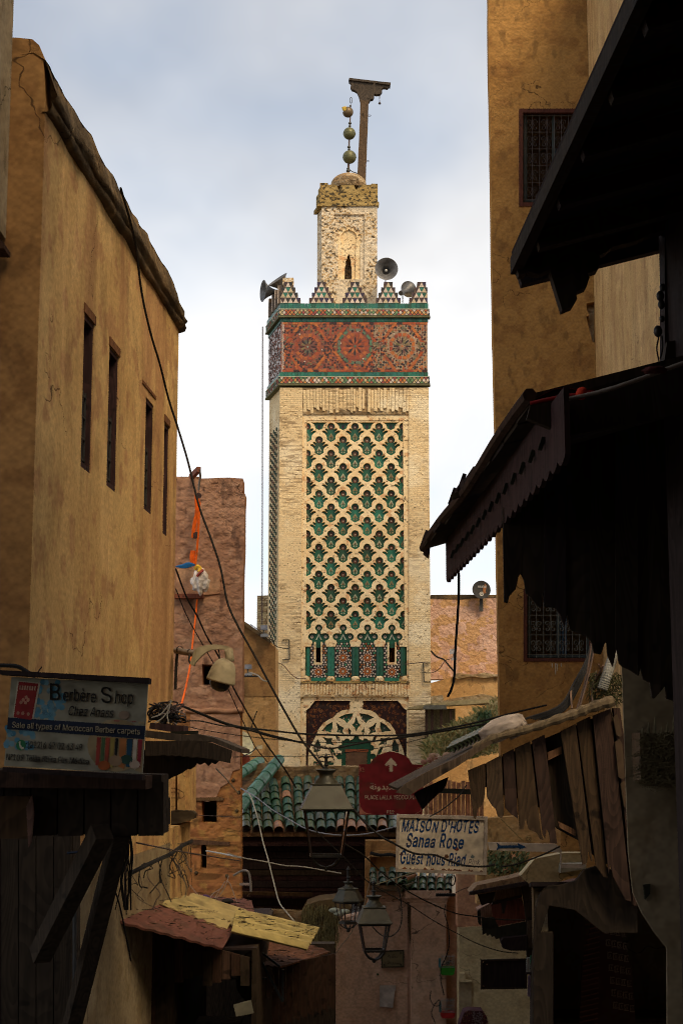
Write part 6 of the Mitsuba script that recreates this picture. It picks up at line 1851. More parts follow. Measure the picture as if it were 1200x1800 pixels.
cpart(pp, 'pipe', tube(pts, [0.042 + 0.006 * (i % 2) for i in range(len(pts))], 12), (0.30, 0.30, 0.28))
ms_ = thing('moss_clump', 'clump of dark moss and straw where the log meets the wall', 'moss')
q = []
for k in range(500):
    c0 = P(1035 + rng.uniform(0, 58), 1200 + rng.uniform(-18, 36), AY + rng.uniform(0, .3))
    q.append(tube([c0, c0 + rng.normal(0, .03, 3) + [0, 0, -.03]], [0.006, 0.002], 3))
cpart(ms_, 'straw', cat(q), (0.07, 0.06, 0.025), kind='stuff')

# shadowed plaster of the near shops on the right, with the shop mouth below it
rs = thing('shaded_shop', 'plastered shop wall in deep shade with an arched shop mouth, lower right', 'shop')
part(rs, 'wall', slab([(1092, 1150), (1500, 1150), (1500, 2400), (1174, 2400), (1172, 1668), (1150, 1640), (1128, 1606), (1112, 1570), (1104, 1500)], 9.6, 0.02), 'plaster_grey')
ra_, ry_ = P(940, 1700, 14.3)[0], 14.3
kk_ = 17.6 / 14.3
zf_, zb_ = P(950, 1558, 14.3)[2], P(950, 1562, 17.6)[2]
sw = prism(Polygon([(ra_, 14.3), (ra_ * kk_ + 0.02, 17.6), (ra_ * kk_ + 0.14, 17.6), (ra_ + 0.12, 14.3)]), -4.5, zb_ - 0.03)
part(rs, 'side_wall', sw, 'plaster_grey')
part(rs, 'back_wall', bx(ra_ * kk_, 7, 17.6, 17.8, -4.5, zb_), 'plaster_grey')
for k in range(6):
    xa_, xb_ = ra_ - 0.03 + k * 0.8, ra_ + 0.765 + k * 0.8
    wpart(rs, 'roof_board', trimesh.Trimesh(np.array([[xa_, 14.25, zf_], [xb_, 14.25, zf_], [xb_ * kk_, 17.7, zb_], [xa_ * kk_, 17.7, zb_], [xa_, 14.25, zf_ + .04], [xb_, 14.25, zf_ + .04], [xb_ * kk_, 17.7, zb_ + .04], [xa_ * kk_, 17.7, zb_ + .04]]), [[0, 2, 1], [0, 3, 2], [4, 5, 6], [4, 6, 7], [0, 1, 5], [0, 5, 4], [1, 2, 6], [1, 6, 5], [2, 3, 7], [2, 7, 6], [3, 0, 4], [3, 4, 7]], process=False))
wpart(rs, 'lintel', slab([(938, 1660), (941, 1604), (948, 1574), (962, 1559), (985, 1557), (1012, 1549), (1026, 1530), (1060, 1520), (1120, 1560), (1120, 1640), (1060, 1640), (1010, 1600), (965, 1592), (950, 1640)], 14.15, 0.08))
wpart(rs, 'post', slab([(938, 2400), (938, 1655), (950, 1640), (972, 1640), (972, 2400)], 14.16, 0.1))
for k in range(4):
    wpart(rs, 'shelf', bx(2.2, 4.5, 16.9, 17.5, -2.9 + .6 * k, -2.86 + .6 * k), (0.10, 0.065, 0.04))
cpart(rs, 'hook_plate', slab([(1131, 1556), (1143, 1555), (1142, 1572), (1134, 1582)], 9.57, 0.03), (0.02, 0.015, 0.012))
rugk = thing('hanging_rug', 'maroon rug with a pale geometric pattern hanging in the shop mouth', 'rug')
cpart(rugk, 'cloth', slab([(1010, 2000), (1022, 1700), (1046, 1590), (1072, 1585), (1110, 1700), (1130, 2000)], 16.4, 0.03), (0.10, 0.05, 0.045))
st = CM()
for k in range(22):
    y = 1610 + k * 9
    st.add(slab([(1028 - k * .5, y + 7), (1054 - k * .2, y), (1055 - k * .2, y + 2), (1028 - k * .5, y + 9.5)], 16.388, 0.012), (0.22, 0.10, 0.08))
for r_ in range(7):
    for k in range(4):
        x, y = 1062 + k * 10 + r_ * 2.5, 1630 + r_ * 22 + k * 2
        for a, b, c_, d in ((0, 0, 8, 2), (0, 0, 2, 12), (0, 10, 8, 12), (4, 4, 6, 9)):
            st.add(slab([(x + a, y + b), (x + c_, y + b), (x + c_, y + d), (x + a, y + d)], 16.388, 0.012), (0.34, 0.28, 0.22))
st.put(rugk, 'woven_pattern', 'painted', kind='stuff')
fb_ = thing('straw_bale', 'dark shaggy straw block on the near right wall', 'straw')
m = flat(slab([(1124, 1288), (1330, 1296), (1330, 1396), (1140, 1382), (1126, 1372)], 9.3, 0.25))
part(fb_, 'core', m, 'wood', uv=cuv(len(m.vertices), (0.10, 0.07, 0.04), .4))
q = []
for k in range(900):
    c0 = P(1126 + rng.uniform(0, 90), 1290 + rng.uniform(-2, 92), 9.3)
    q.append(tube([c0, c0 + [rng.normal(0, .02), -rng.uniform(0.01, .03), rng.normal(0, .012)], c0 + [rng.normal(0, .05), -0.015, -rng.uniform(.0, .04)]], [0.003, 0.003, 0.001], 3))
for k in range(7):
    c0 = P(1128 + k * 11, 1290, 9.3)
    q.append(tube([c0, c0 + [0.005, 0, .04 + .03 * (k % 3)]], [0.012, 0.002], 4))
cpart(fb_, 'straw', cat(q), (0.16, 0.115, 0.065), kind='stuff')

# small shop roofs lower down, right of the cream wall
sr = thing('stacked_roofs', 'stack of small broken shop roofs with toothed boards, right of the cream house', 'roof')
BR = [(0.20, 0.12, 0.07), (0.24, 0.15, 0.09), (0.17, 0.095, 0.055)]
SY = 25.0
wpart(sr, 'roof_board', slab([(826, 1570), (838, 1557), (900, 1544), (935, 1534), (936, 1540), (930, 1556), (850, 1572), (828, 1574)], SY, 0.6), BR[1])
wpart(sr, 'edge', slab([(824, 1574), (826, 1568), (930, 1549), (931, 1556)], SY - 0.05, 0.06), (0.03, 0.02, 0.015))
wpart(sr, 'drop_board', slab([(838, 1570), (872, 1566), (866, 1586), (862, 1590), (858, 1588), (846, 1593)], SY + 0.2, 0.04), (0.025, 0.016, 0.012))
wpart(sr, 'roof_board', slab([(866, 1588), (872, 1567), (917, 1560), (917, 1575), (880, 1584)], SY + 0.3, 0.4), BR[0])
wpart(sr, 'edge', slab([(864, 1592), (866, 1586), (917, 1574), (917, 1578)], SY + 0.22, 0.06), (0.03, 0.02, 0.015))
wpart(sr, 'roof_board', slab([(839, 1600), (862, 1588), (868, 1600), (872, 1614), (846, 1612)], SY + 0.5, 0.4), (0.30, 0.18, 0.13))
m = flat(slab([(862, 1590), (917, 1579), (924, 1612), (922, 1620), (880, 1628), (870, 1630)], SY + 0.45, 0.3))
part(sr, 'roof_board', m, 'wood', uv=cuv(len(m.vertices), (0.20, 0.075, 0.045), .2))
wpart(sr, 'tooth', slab([(880, 1585), (892, 1582), (886, 1607), (883, 1606)], SY + 0.2, 0.03), (0.03, 0.02, 0.014))
tooth = [(846, 1614), (868, 1613), (876, 1630), (922, 1621), (945, 1622), (945, 1662), (925, 1664), (912, 1666), (900, 1664), (893, 1660), (890, 1656), (886, 1658), (884, 1653), (879, 1655), (877, 1650), (871, 1652), (869, 1646), (864, 1648), (861, 1643), (856, 1646), (854, 1641), (848, 1644)]
wpart(sr, 'toothed_board', slab(tooth, SY + 0.15, 0.05), (0.020, 0.014, 0.011))
wpart(sr, 'toothed_board', slab([(838.5, 1602), (844, 1600), (846, 1626), (843, 1627), (840, 1622)], SY + 0.4, 0.05), (0.02, 0.014, 0.011))
wpart(sr, 'gable', slab([(916, 1556), (936, 1540), (958, 1574), (966, 1640), (950, 1700), (926, 1690), (924, 1612)], SY + 0.1, 0.1), (0.022, 0.015, 0.012))
wpart(sr, 'plank', slab([(926, 1620), (945, 1618), (946, 1664), (928, 1668)], SY + 0.02, 0.05), (0.05, 0.035, 0.025))
wpart(sr, 'arm', slab([(880, 1656), (884, 1650), (926, 1646), (926, 1672), (898, 1672), (884, 1668)], SY - 0.1, 0.2), (0.016, 0.012, 0.01))
so = thing('shop_corner', 'pale shop corner with olive plaster at the turn of the lane', 'house')
part(so, 'wall', slab([(915, 1540), (940, 1510), (990, 1500), (1030, 1500), (1030, 1538), (996, 1542), (968, 1560), (958, 1578), (948, 1570)], 22.0, 0.3), 'plaster_cream')
wpart(so, 'arch_shade_slab', slab([(944, 1700), (952, 1580), (966, 1560), (1010, 1548), (1030, 1545), (1030, 2200), (930, 2200)], 22.4, 0.3), (0.12, 0.075, 0.045))  # slab added to stand for the shade inside the arch, no real door
ledge = slab([(984, 1535), (986, 1519), (1030, 1518), (1030, 1528)], 21.8, 0.3)
cpart(so, 'ledge', ledge, (0.34, 0.32, 0.28))
nb = thing('notice_board', 'dark brown painted notice board on the cream wall', 'sign')
m = flat(slab([(846, 1739), (846, 1689), (925, 1687), (925, 1738)], 24.6, 0.04))
part(nb, 'board', m, 'wood', uv=cuv(len(m.vertices), (0.016, 0.010, 0.010), .6))
cpart(nb, 'frame', slab([(845, 1740), (845, 1688), (926, 1686), (926, 1739)], 24.58, 0.06, [[(848, 1737), (848, 1691), (923, 1689), (923, 1736)]]), (0.022, 0.014, 0.012), 'wood')
for x, y in ((849, 1692), (855.5, 1696), (850, 1734)):
    cpart(nb, 'screw', trimesh.Trimesh(trimesh.creation.icosphere(1, .009).vertices + P(x, y, 24.56), trimesh.creation.icosphere(1, .009).faces), (0.4, 0.2, 0.1))
ck = thing('hung_clothes', 'strip of white, green and lilac clothes hung beside the notice board', 'clothes')
for x0, y0, x1, y1, c_ in ((925, 1684, 932, 1712, (0.28, 0.26, 0.24)), (931, 1681, 939, 1706, (0.02, 0.13, 0.07)), (937, 1680, 945, 1716, (0.36, 0.34, 0.34)), (927, 1716, 936, 1752, (0.20, 0.14, 0.2)), (933, 1712, 938, 1740, (0.28, 0.2, 0.26))):
    m = slab([(x0, y1), (x0 + 1, y0), (x1 - 1, y0), (x1, y1 - 2), ((x0 + x1) / 2, y1 + 2)], 24.4 + rng.uniform(0, .2), 0.04)
    cpart(ck, 'garment', m, c_)
wpart(ck, 'rail', slab(rect(924, 1710, 946, 1713.5), 24.3, 0.04), (0.03, 0.02, 0.02))
shd = thing('side_shop', 'dark shop side with hanging stock, right of the hung clothes', 'shop')
wpart(shd, 'frame', slab([(938, 2200), (938, 1714), (946, 1650), (960, 1640), (960, 2200)], 24.0, 0.5), (0.035, 0.025, 0.02))
"""end of the right side"""
# ---------------------------------------------------------------- street lanterns
def lantern(cx, y_top, y_cap, y_eave, y_bot, y_ball, w_top, w_eave, w_bot, Y, label, sides=4, fin=True):
    k = thing('street_lantern', label, 'street lantern', 'street lanterns over the lane')
    c = P(cx, y_eave, Y)
    s = mpp(Y)
    zz = lambda y: P(cx, y, Y)[2]
    xx = lambda y: P(cx, y, Y)[0]
    r = lambda w: w / 2 * s * (1.0 / math.cos(math.pi / sides) if sides == 4 else 1.04)
    rot = math.pi / 4 + 0.06 if sides == 4 else 0.2
    BR = (0.055, 0.047, 0.034)
    hood = lathe([(r(w_eave) * 1.02, zz(y_eave + 2)), (r(w_eave) * 1.03, zz(y_eave)), (r(w_eave) * 0.96, zz(y_eave - (y_eave - y_cap) * .13)), (r(w_top) * 1.0, zz(y_cap + 1.5)), (r(w_top) * 1.06, zz(y_cap + 1.0)), (r(w_top) * 1.06, zz(y_cap - 1)), (r(w_top) * .9, zz(y_cap - 1.2)), (0.001, zz(y_cap - 1.3))], (c[0], Y, 0), sides, rot)
    cpart(k, 'hood', hood, BR, 'metal')
    cpart(k, 'soffit', lathe([(r(w_eave) * 0.98, zz(y_eave + 1.0)), (r(w_eave) * .9, zz(y_eave + 5)), (r(w_eave) * .82, zz(y_eave + 5)), (r(w_eave) * .8, zz(y_eave + 1.0))], (c[0], Y, 0), sides, rot), (0.02, 0.018, 0.015), 'metal')
    h = y_cap - y_top
    cap = lathe([(r(w_top) * .62, zz(y_cap - 1)), (r(w_top) * .55, zz(y_cap - h * .22)), (r(w_top) * .36, zz(y_cap - h * .45)), (r(w_top) * .34, zz(y_cap - h * .7)), (r(w_top) * .5, zz(y_cap - h * .88)), (r(w_top) * .52, zz(y_cap - h * .94)), (r(w_top) * .3, zz(y_cap - h)), (0.001, zz(y_cap - h * 1.02))], (c[0], Y, 0), 20)
    cpart(k, 'cap', cap, BR, 'metal', smooth=True)
    if fin:
        f0 = y_top
        cpart(k, 'finial', cat([lathe([(3.0 * s, zz(f0)), (2.4 * s, zz(f0 - 5)), (4.4 * s, zz(f0 - 7)), (2.6 * s, zz(f0 - 9)), (2.8 * s, zz(f0 - 19)), (4.2 * s, zz(f0 - 21)), (2.0 * s, zz(f0 - 24)), (0.001, zz(f0 - 28))], (c[0], Y, 0), 12)]
                               + ([wire([P(cx - 13, f0 - 20, Y), P(cx - 6, f0 - 21.5, Y), P(cx, f0 - 18, Y), P(cx + 6, f0 - 21.5, Y), P(cx + 13, f0 - 20.5, Y)], 0.010, 4), wire([P(cx - 12, f0 - 14, Y), P(cx, f0 - 12, Y), P(cx + 12, f0 - 14, Y)], 0.006, 3)] if w_eave > 70 else [])), (0.018, 0.017, 0.016), 'metal')
    q = [rot + i * 2 * math.pi / sides for i in range(sides)]
    for a in q:
        t0 = np.array([c[0] + r(w_eave) * .86 * math.cos(a), Y + r(w_eave) * .86 * math.sin(a), zz(y_eave + 3)])
        t1 = np.array([c[0] + r(w_bot) * math.cos(a), Y + r(w_bot) * math.sin(a), zz(y_bot)])
        cpart(k, 'bar', tube([t0, t1], 1.9 * s if sides == 4 else 1.1 * s, 4), (0.022, 0.02, 0.018), 'metal')
        b = np.array([c[0], Y, zz(y_ball)])
        mid = (t1 + b) / 2 + [0, 0, -0.16 * np.linalg.norm(t1 - b)]
        cpart(k, 'yoke', wire([t1, t1 * .65 + mid * .35 + [0, 0, -.02 * s / .01], mid, b], (2.0 if sides == 4 else 1.0) * s, 5), (0.02, 0.018, 0.017), 'metal')
    ring = [np.array([c[0] + r(w_bot) * math.cos(a), Y + r(w_bot) * math.sin(a), zz(y_bot)]) for a in q]
    cpart(k, 'base_ring', cat([beam(ring[i], ring[(i + 1) % sides], 3.4 * s, 4.2 * s) for i in range(sides)]), (0.02, 0.018, 0.016), 'metal')
    cpart(k, 'ball', trimesh.Trimesh(trimesh.creation.icosphere(2, 3.4 * s).vertices + [c[0], Y, zz(y_ball + 2)], trimesh.creation.icosphere(2, 3.4 * s).faces), (0.02, 0.018, 0.017), 'metal', smooth=True)
    for i in range(sides):
        a, b = q[i], q[(i + 1) % sides]
        t0 = [np.array([c[0] + r(w_eave) * .84 * math.cos(t), Y + r(w_eave) * .84 * math.sin(t), zz(y_eave + 4)]) for t in (a, b)]
        t1 = [np.array([c[0] + r(w_bot) * .98 * math.cos(t), Y + r(w_bot) * .98 * math.sin(t), zz(y_bot - 1)]) for t in (a, b)]
        part(k, 'pane', trimesh.Trimesh(np.array([t0[0], t0[1], t1[1], t1[0]]), [[0, 1, 2], [0, 2, 3]], process=False), 'pane')
    return k


lantern(573, 1352, 1379, 1421, 1504, 1526, 49, 86, 52, 17.0, 'largest street lantern, four sided, hanging in front of the green tiled roof')
lantern(657, 1574, 1595, 1621, 1671, 1688, 37, 57, 33, 25.0, 'middle sized four sided street lantern in front of the pink wall')
lantern(612, 1550, 1563, 1583, 1622, 1634, 33, 52, 29, 28.0, 'smallest street lantern with six sides, left of the middle one', 6, True)

# ---------------------------------------------------------------- dome camera on its arm
cam = thing('dome_camera', 'cream dome surveillance camera on a curved arm fixed to the ochre house corner', 'camera')
CY = 19.4
CC = (0.34, 0.30, 0.20)
cpart(cam, 'pipe', tube([P(310, 1144, CY + .6), P(325, 1146.5, CY + .2), P(342, 1149, CY)], 0.040, 14), (0.20, 0.18, 0.14), smooth=True)
for x, y in ((316, 1142.5), (335, 1147.5)):
    cpart(cam, 'clamp', aim(lathe([(0.047, -.016), (0.05, 0), (0.047, .016)], (0, 0, 0), 14), (1, -1.2, -.1), P(x, y, CY + (0.42 if x < 320 else .1))), (0.03, 0.03, 0.03), 'metal')
up = [(343, 1141), (352, 1137), (364, 1134.5), (378, 1133.5), (392, 1134.5), (402, 1137), (409, 1141), (409.5, 1147)]
lo = [(396, 1146), (394, 1142.5), (386, 1141.5), (374, 1142.5), (364, 1146), (354, 1154), (346, 1163), (341, 1170), (335, 1168)]
arm = ext(pxpoly(up + lo, CY), 0.09)
arm.apply_translation([0, CY - 0.05, 0])
cpart(cam, 'arm', arm, CC)
cpart(cam, 'back_plate', slab([(333.5, 1168), (335, 1162), (342, 1141), (346, 1141), (341, 1170)], CY - 0.08, 0.16), (0.26, 0.23, 0.16))
tilt = (-0.12, 0.0, 1.0)
cn = P(402.5, 1150, CY - .01)
cpart(cam, 'collar', aim(lathe([(0.001, .06), (0.052, .06), (0.052, -.03), (0.056, -.04), (0.056, -.09), (0.001, -.09)], (0, 0, 0), 24), tilt, cn), CC, smooth=True)
hd = P(392, 1181, CY - .01)
R0 = 0.17
pr = [(0.001, 0.165), (0.05, 0.16), (0.095, 0.135), (0.13, 0.09), (0.152, 0.03), (0.168, -0.05), (0.176, -0.105), (0.182, -0.11), (0.180, -0.13), (0.160, -0.135), (0.001, -0.135)]
TL = (0.26, -0.06, 1.0)
cpart(cam, 'housing', aim(lathe(pr, (0, 0, 0), 40), TL, hd), CC, smooth=True)
cpart(cam, 'lens_dome', aim(lathe([(0.128, -0.13), (0.125, -0.16), (0.105, -0.205), (0.07, -0.235), (0.001, -0.25)], (0, 0, 0), 32), TL, hd), (0.02, 0.019, 0.018), 'glazed', smooth=True)
cpart(cam, 'cable', wire([P(333, 1150, CY), P(332.5, 1162, CY), P(337, 1168, CY), P(341, 1162, CY)], 0.012, 5), (0.05, 0.05, 0.045))
cpart(cam, 'cable', wire([P(384, 1142, CY), P(385.5, 1150, CY), P(386, 1158, CY)], 0.008, 4), (0.03, 0.03, 0.03))
cpart(cam, 'wall_strap', tube([P(313, 1142, CY + .62), P(311, 1152, CY + .62), P(309, 1180, CY + .62), P(308.5, 1212, CY + .62)], 0.018, 6), (0.03, 0.03, 0.03), 'metal')

# ---------------------------------------------------------------- guest house sign with its arrow arm
GS = 19.0
gs = thing('guest_house_sign', 'white hand lettered guest house sign in a rusty metal frame', 'sign')
gul, gur, glr, gll = (697, 1431.5), (857, 1436), (855, 1539), (695, 1533)
gf = lambda u, v: ((gul[0] * (1 - u) + gur[0] * u) * (1 - v) + (gll[0] * (1 - u) + glr[0] * u) * v, (gul[1] * (1 - u) + gur[1] * u) * (1 - v) + (gll[1] * (1 - u) + glr[1] * u) * v)
gp = lambda a, f, t: slab([gf(*q) for q in a], GS - f, t)
cpart(gs, 'panel', gp([(0.02, 0.03), (0.98, 0.03), (0.98, 0.97), (0.02, 0.97)], 0, 0.02), (0.60, 0.56, 0.48))
for nm, a in (('top', [(0, 0), (1, 0), (1, 0.06), (0, 0.06)]), ('bottom', [(0, 0.94), (1, 0.94), (1, 1), (0, 1)]), ('l', [(0, 0.062), (0.035, 0.062), (0.035, 0.938), (0, 0.938)]), ('r', [(0.965, 0.062), (1, 0.062), (1, 0.938), (0.965, 0.938)])):
    cpart(gs, 'frame_bar', gp(a, 0.025, 0.06), (0.42, 0.38, 0.32))
BLU = (0.006, 0.04, 0.16)
rr_ = np.random.default_rng(4)


def brush(text, u0, v0, h, length, sh=0.28, bold=True):
    """Hand lettering: every letter set by itself with its own lean, size and base line."""
    wd = {ch: (meshkit.text_mesh(ch, 1.0, 1.0, bold).bounds[1][0] + 0.10 if ch != ' ' else 0.5) for ch in set(text)}
    tot = sum(wd[c_] for c_ in text)
    u = u0
    for i, ch in enumerate(text):
        w_ = wd[ch] / tot * length
        if ch != ' ':
            m = meshkit.text_mesh(ch, 1.0, 1.0, bold)
            v = np.array(m.vertices)
            k_ = length / tot
            s = sh + rr_.normal(0, 0.04)
            hh = h * (1 + rr_.normal(0, 0.05))
            uu = u + (v[:, 0] + s * v[:, 1]) * k_
            vv = v0 + rr_.normal(0, 0.008) - v[:, 1] * hh * (1 + 0.06 * np.sin(v[:, 0] * 3 + i))
            pts = np.array([P(*gf(a, b), GS) for a, b in zip(uu, vv)])
            pts[:, 1] -= 0.002 + v[:, 2] * 0.003
            q = flat(trimesh.Trimesh(pts, np.array(m.faces)[:, ::-1], process=False))
            part(gs, 'letter', q, 'painted', uv=cuv(len(q.vertices), BLU, rng.random()))
        u += w_


brush("MAISON D'HOTES", 0.05, 0.285, 0.20, 0.85)
brush('Sanaa Rose', 0.10, 0.555, 0.215, 0.64)
brush('Guest hous Riad', 0.04, 0.855, 0.20, 0.72)
put_text(gs, 'lettering', 'Pink', 0.79, 0.825, 0.09, 0.13, gf, GS, 0.002, (0.12, 0.13, 0.15), thick=0.003, shear=0.2)
for u, v, r, c_ in ((0.665, 0.57, 0.028, (0.12, 0.04, 0.025)), (0.555, 0.70, 0.03, (0.10, 0.05, 0.03)), (0.84, 0.69, 0.025, (0.16, 0.20, 0.24)), (0.06, 0.69, 0.025, (0.12, 0.05, 0.03))):
    cpart(gs, 'chipped_spot', gp([(u + r * .8 * math.cos(t) * (1 + .3 * math.sin(3 * t)), v + r * 1.2 * math.sin(t)) for t in np.arange(10) * math.pi / 5], 0.003, 0.004), c_)
rs_ = CM()
for k in range(26):
    u = rng.uniform(0.05, 0.95)
    b = rng.uniform(0.008, 0.03)
    rs_.add(gp([(u - b, 0.945), (u - b * .3, 0.93 - rng.uniform(0, .03)), (u + b * .5, 0.935), (u + b, 0.947)], 0.0275, 0.004), random.choice([(0.12, 0.05, 0.025), (0.20, 0.09, 0.04)]))
rs_.put(gs, 'rust_flakes', 'painted', kind='stuff')
arw = cpart(gs, 'arrow_arm', slab([(857, 1481), (975, 1484), (981, 1487), (985, 1492.5), (984, 1499), (860, 1495)], GS + 0.01, 0.04), (0.50, 0.46, 0.40))
cpart(arw, 'arrow', slab([(873, 1481.8), (879, 1486.6), (911, 1486.4), (909, 1482.4), (925, 1489.6), (912, 1493.6), (913, 1490.8), (879, 1491.2), (872, 1495), (875, 1488.6)], GS - 0.0, 0.01), (0.012, 0.05, 0.15))
cpart(gs, 'hanger', cat([slab([(984, 1494), (986.5, 1494), (987, 1527), (985, 1527)], GS + .02, 0.03), slab([(985, 1518.5), (1028, 1519), (1030, 1523), (1024, 1527), (985, 1526.5)], GS + .02, 0.04)]), (0.46, 0.43, 0.38))
cpart(gs, 'scroll', cat([tube([P(x, y, GS + .03) for x, y in spiral(928, 1475, 5.5, 1.4, 1.2, -1, 20)], 0.008, 5), wire([P(880, 1440, GS + .03), P(900, 1460, GS + .03), P(920, 1480, GS + .03)], 0.006, 4)]), (0.30, 0.22, 0.10), 'metal')

# ---------------------------------------------------------------- dark red street sign
RS = 21.0
st = thing('street_sign', 'dark red arched street sign with a white arrow and Arabic lettering', 'sign')
ol = [(631, 1433), (630.5, 1344), (650, 1343.5), (652, 1340), (656, 1334), (664, 1328), (676, 1323.5), (686, 1321), (698, 1323.5), (710, 1328), (718, 1333.5), (722, 1340), (724, 1344), (743, 1345), (744, 1390), (742, 1433)]
RED = (0.115, 0.012, 0.014)
cpart(st, 'plate', slab(ol, RS, 0.03), RED)
cpart(st, 'corner', slab([(620, 1300)] * 0 + [(631.5, 1432), (632, 1416), (638, 1426), (648, 1432)], RS - .004, 0.008), (0.30, 0.12, 0.10))
WHT = (0.40, 0.36, 0.34)
cpart(st, 'arrow', slab([(684, 1357), (684, 1344), (679, 1347.5), (676, 1344.5), (687, 1332), (698, 1344.5), (695, 1347.5), (690, 1344), (690, 1357)], RS - 0.005, 0.01), WHT)
sf_ = lambda u, v: (u, v)
put_text(st, 'lettering', 'PLACE LALLA YEDDOUNA', 641, 1405.5, 7.0, 91, sf_, RS, 0.002, WHT, 0.004)
put_text(st, 'lettering', 'F12', 679.5, 1431, 6.2, 12.5, sf_, RS, 0.002, WHT, 0.004)
AR1 = [[[[389,29],[387,84],[394,84],[396,34],[399,28],[413,28],[417,34],[419,45],[426,43],[424,31],[426,28],[438,28],[441,33],[443,46],[450,44],[448,32],[450,28],[462,28],[465,32],[465,38],[460,54],[464,56],[468,56],[471,47],[472,30],[466,22],[461,20],[451,20],[445,24],[437,20],[427,20],[420,25],[412,20],[396,21],[392,23]]],[[[286,44],[294,55],[309,60],[309,67],[316,67],[317,37],[321,28],[339,28],[361,37],[351,44],[334,44],[333,51],[337,52],[348,52],[370,41],[376,41],[376,35],[368,34],[345,22],[322,20],[316,22],[311,29],[298,28],[292,30],[286,37]],[[293,43],[301,35],[310,36],[309,53],[297,49]]],[[[307,83],[313,86],[316,79],[309,77]]],[[[295,79],[296,85],[303,85],[304,79],[302,77]]],[[[186,65],[192,70],[217,44],[217,84],[224,84],[227,30],[235,27],[245,28],[248,34],[246,84],[253,84],[255,50],[253,25],[244,20],[230,20],[222,23],[218,29],[206,21],[187,21],[188,28],[203,28],[209,30],[213,35],[206,46]]],[[[111,24],[113,30],[129,27],[139,32],[138,41],[127,58],[130,61],[135,61],[145,43],[148,32],[156,27],[168,28],[170,30],[171,38],[166,54],[173,57],[178,41],[178,31],[171,22],[152,20],[143,26],[133,20],[121,20]]],[[[168,9],[174,12],[177,5],[170,3]]],[[[156,9],[163,12],[165,5],[158,3]]],[[[70,8],[87,12],[93,20],[81,20],[73,25],[72,36],[74,42],[84,51],[95,49],[102,35],[102,23],[99,14],[90,5],[75,0],[71,0]],[[80,32],[85,27],[95,29],[92,41],[88,44],[80,39]]],[[[0,37],[1,47],[6,53],[16,59],[23,60],[23,67],[30,67],[33,30],[41,27],[53,30],[54,38],[49,54],[53,56],[57,55],[59,50],[61,32],[59,26],[52,21],[36,20],[30,22],[25,29],[12,28],[6,30]],[[7,43],[15,35],[24,36],[23,53],[11,49]]],[[[48,72],[54,75],[57,68],[50,66]]],[[[21,83],[27,86],[30,79],[23,77]]],[[[9,83],[15,86],[18,79],[11,77]]]]
AR2 = [[[[77,26],[75,81],[82,81],[84,31],[87,25],[106,25],[101,34],[101,42],[105,50],[113,55],[123,54],[131,44],[128,24],[146,25],[152,42],[159,40],[159,25],[171,25],[176,43],[183,41],[183,25],[195,25],[198,35],[193,51],[197,53],[201,53],[204,44],[205,27],[194,17],[184,17],[178,21],[170,17],[160,17],[153,22],[145,17],[117,20],[106,17],[84,18]],[[110,44],[112,29],[118,28],[123,33],[124,41],[115,48]]],[[[118,66],[119,72],[126,72],[125,64]]],[[[105,70],[111,73],[114,66],[107,64]]],[[[0,34],[1,44],[6,50],[23,57],[23,64],[30,64],[33,27],[46,24],[55,27],[56,35],[51,51],[57,54],[62,43],[63,28],[56,19],[36,17],[25,26],[6,27]],[[8,37],[15,32],[24,33],[23,50],[11,46]]],[[[53,2],[54,8],[61,8],[60,0]]],[[[41,6],[48,9],[50,2],[43,0]]],[[[21,76],[22,82],[29,82],[28,74]]],[[[9,76],[10,82],[17,82],[16,74]]]]
AR3 = [[[[230,42],[232,48],[248,45],[258,50],[257,59],[246,76],[251,80],[259,71],[267,50],[274,45],[287,48],[291,64],[298,63],[296,48],[306,45],[318,48],[322,63],[329,61],[329,46],[341,46],[346,64],[353,62],[353,46],[365,46],[368,56],[363,72],[367,74],[371,74],[375,61],[375,48],[364,38],[354,38],[348,42],[340,38],[330,38],[323,43],[315,38],[300,38],[292,43],[283,38],[271,38],[262,44],[252,38]]],[[[293,27],[299,30],[302,23],[295,21]]],[[[281,27],[288,30],[290,23],[283,21]]],[[[161,30],[163,53],[167,53],[170,51],[167,36],[172,28],[186,24],[201,26],[212,34],[213,39],[192,51],[193,62],[208,75],[224,73],[222,66],[210,68],[199,58],[201,52],[221,41],[218,30],[205,20],[194,17],[170,20]]],[[[191,2],[192,8],[199,8],[198,0]]],[[[179,2],[180,8],[187,8],[186,0]]],[[[55,25],[70,32],[76,41],[77,53],[71,66],[78,69],[88,46],[114,46],[120,52],[103,55],[100,60],[101,72],[111,83],[120,83],[126,78],[130,55],[123,43],[109,38],[88,38],[82,41],[79,32],[68,22],[57,18]],[[108,68],[110,60],[123,61],[121,72],[117,76],[112,76]]],[[[109,99],[116,102],[118,95],[111,93]]],[[[0,22],[0,33],[6,47],[18,58],[31,64],[14,69],[3,67],[2,74],[19,76],[51,68],[51,61],[30,57],[18,50],[8,36],[7,26],[10,18],[19,12],[34,10],[51,14],[52,7],[38,3],[19,4],[7,10]]],[[[26,30],[27,36],[34,36],[33,28]]]]


def arabic(data, x0, y0, x1, Y, lift, t=0.004, yscale=1.0):
    """Arabic lettering from its outlines; x0..x1 in pixels along the line, y0 its lower edge."""
    w_ = max(p[0] for g_ in data for p in g_[0])
    s = (x1 - x0) / w_
    sh = unary_union([Polygon([(x0 + a * s, y0 - b * s * yscale) for a, b in g_[0]], [[(x0 + a * s, y0 - b * s * yscale) for a, b in h] for h in g_[1:]]).buffer(0) for g_ in data])
    return cat([slab(list(q.exterior.coords)[:-1], Y - lift, t, [list(i_.coords)[:-1] for i_ in q.interiors]) for q in polys(sh)])


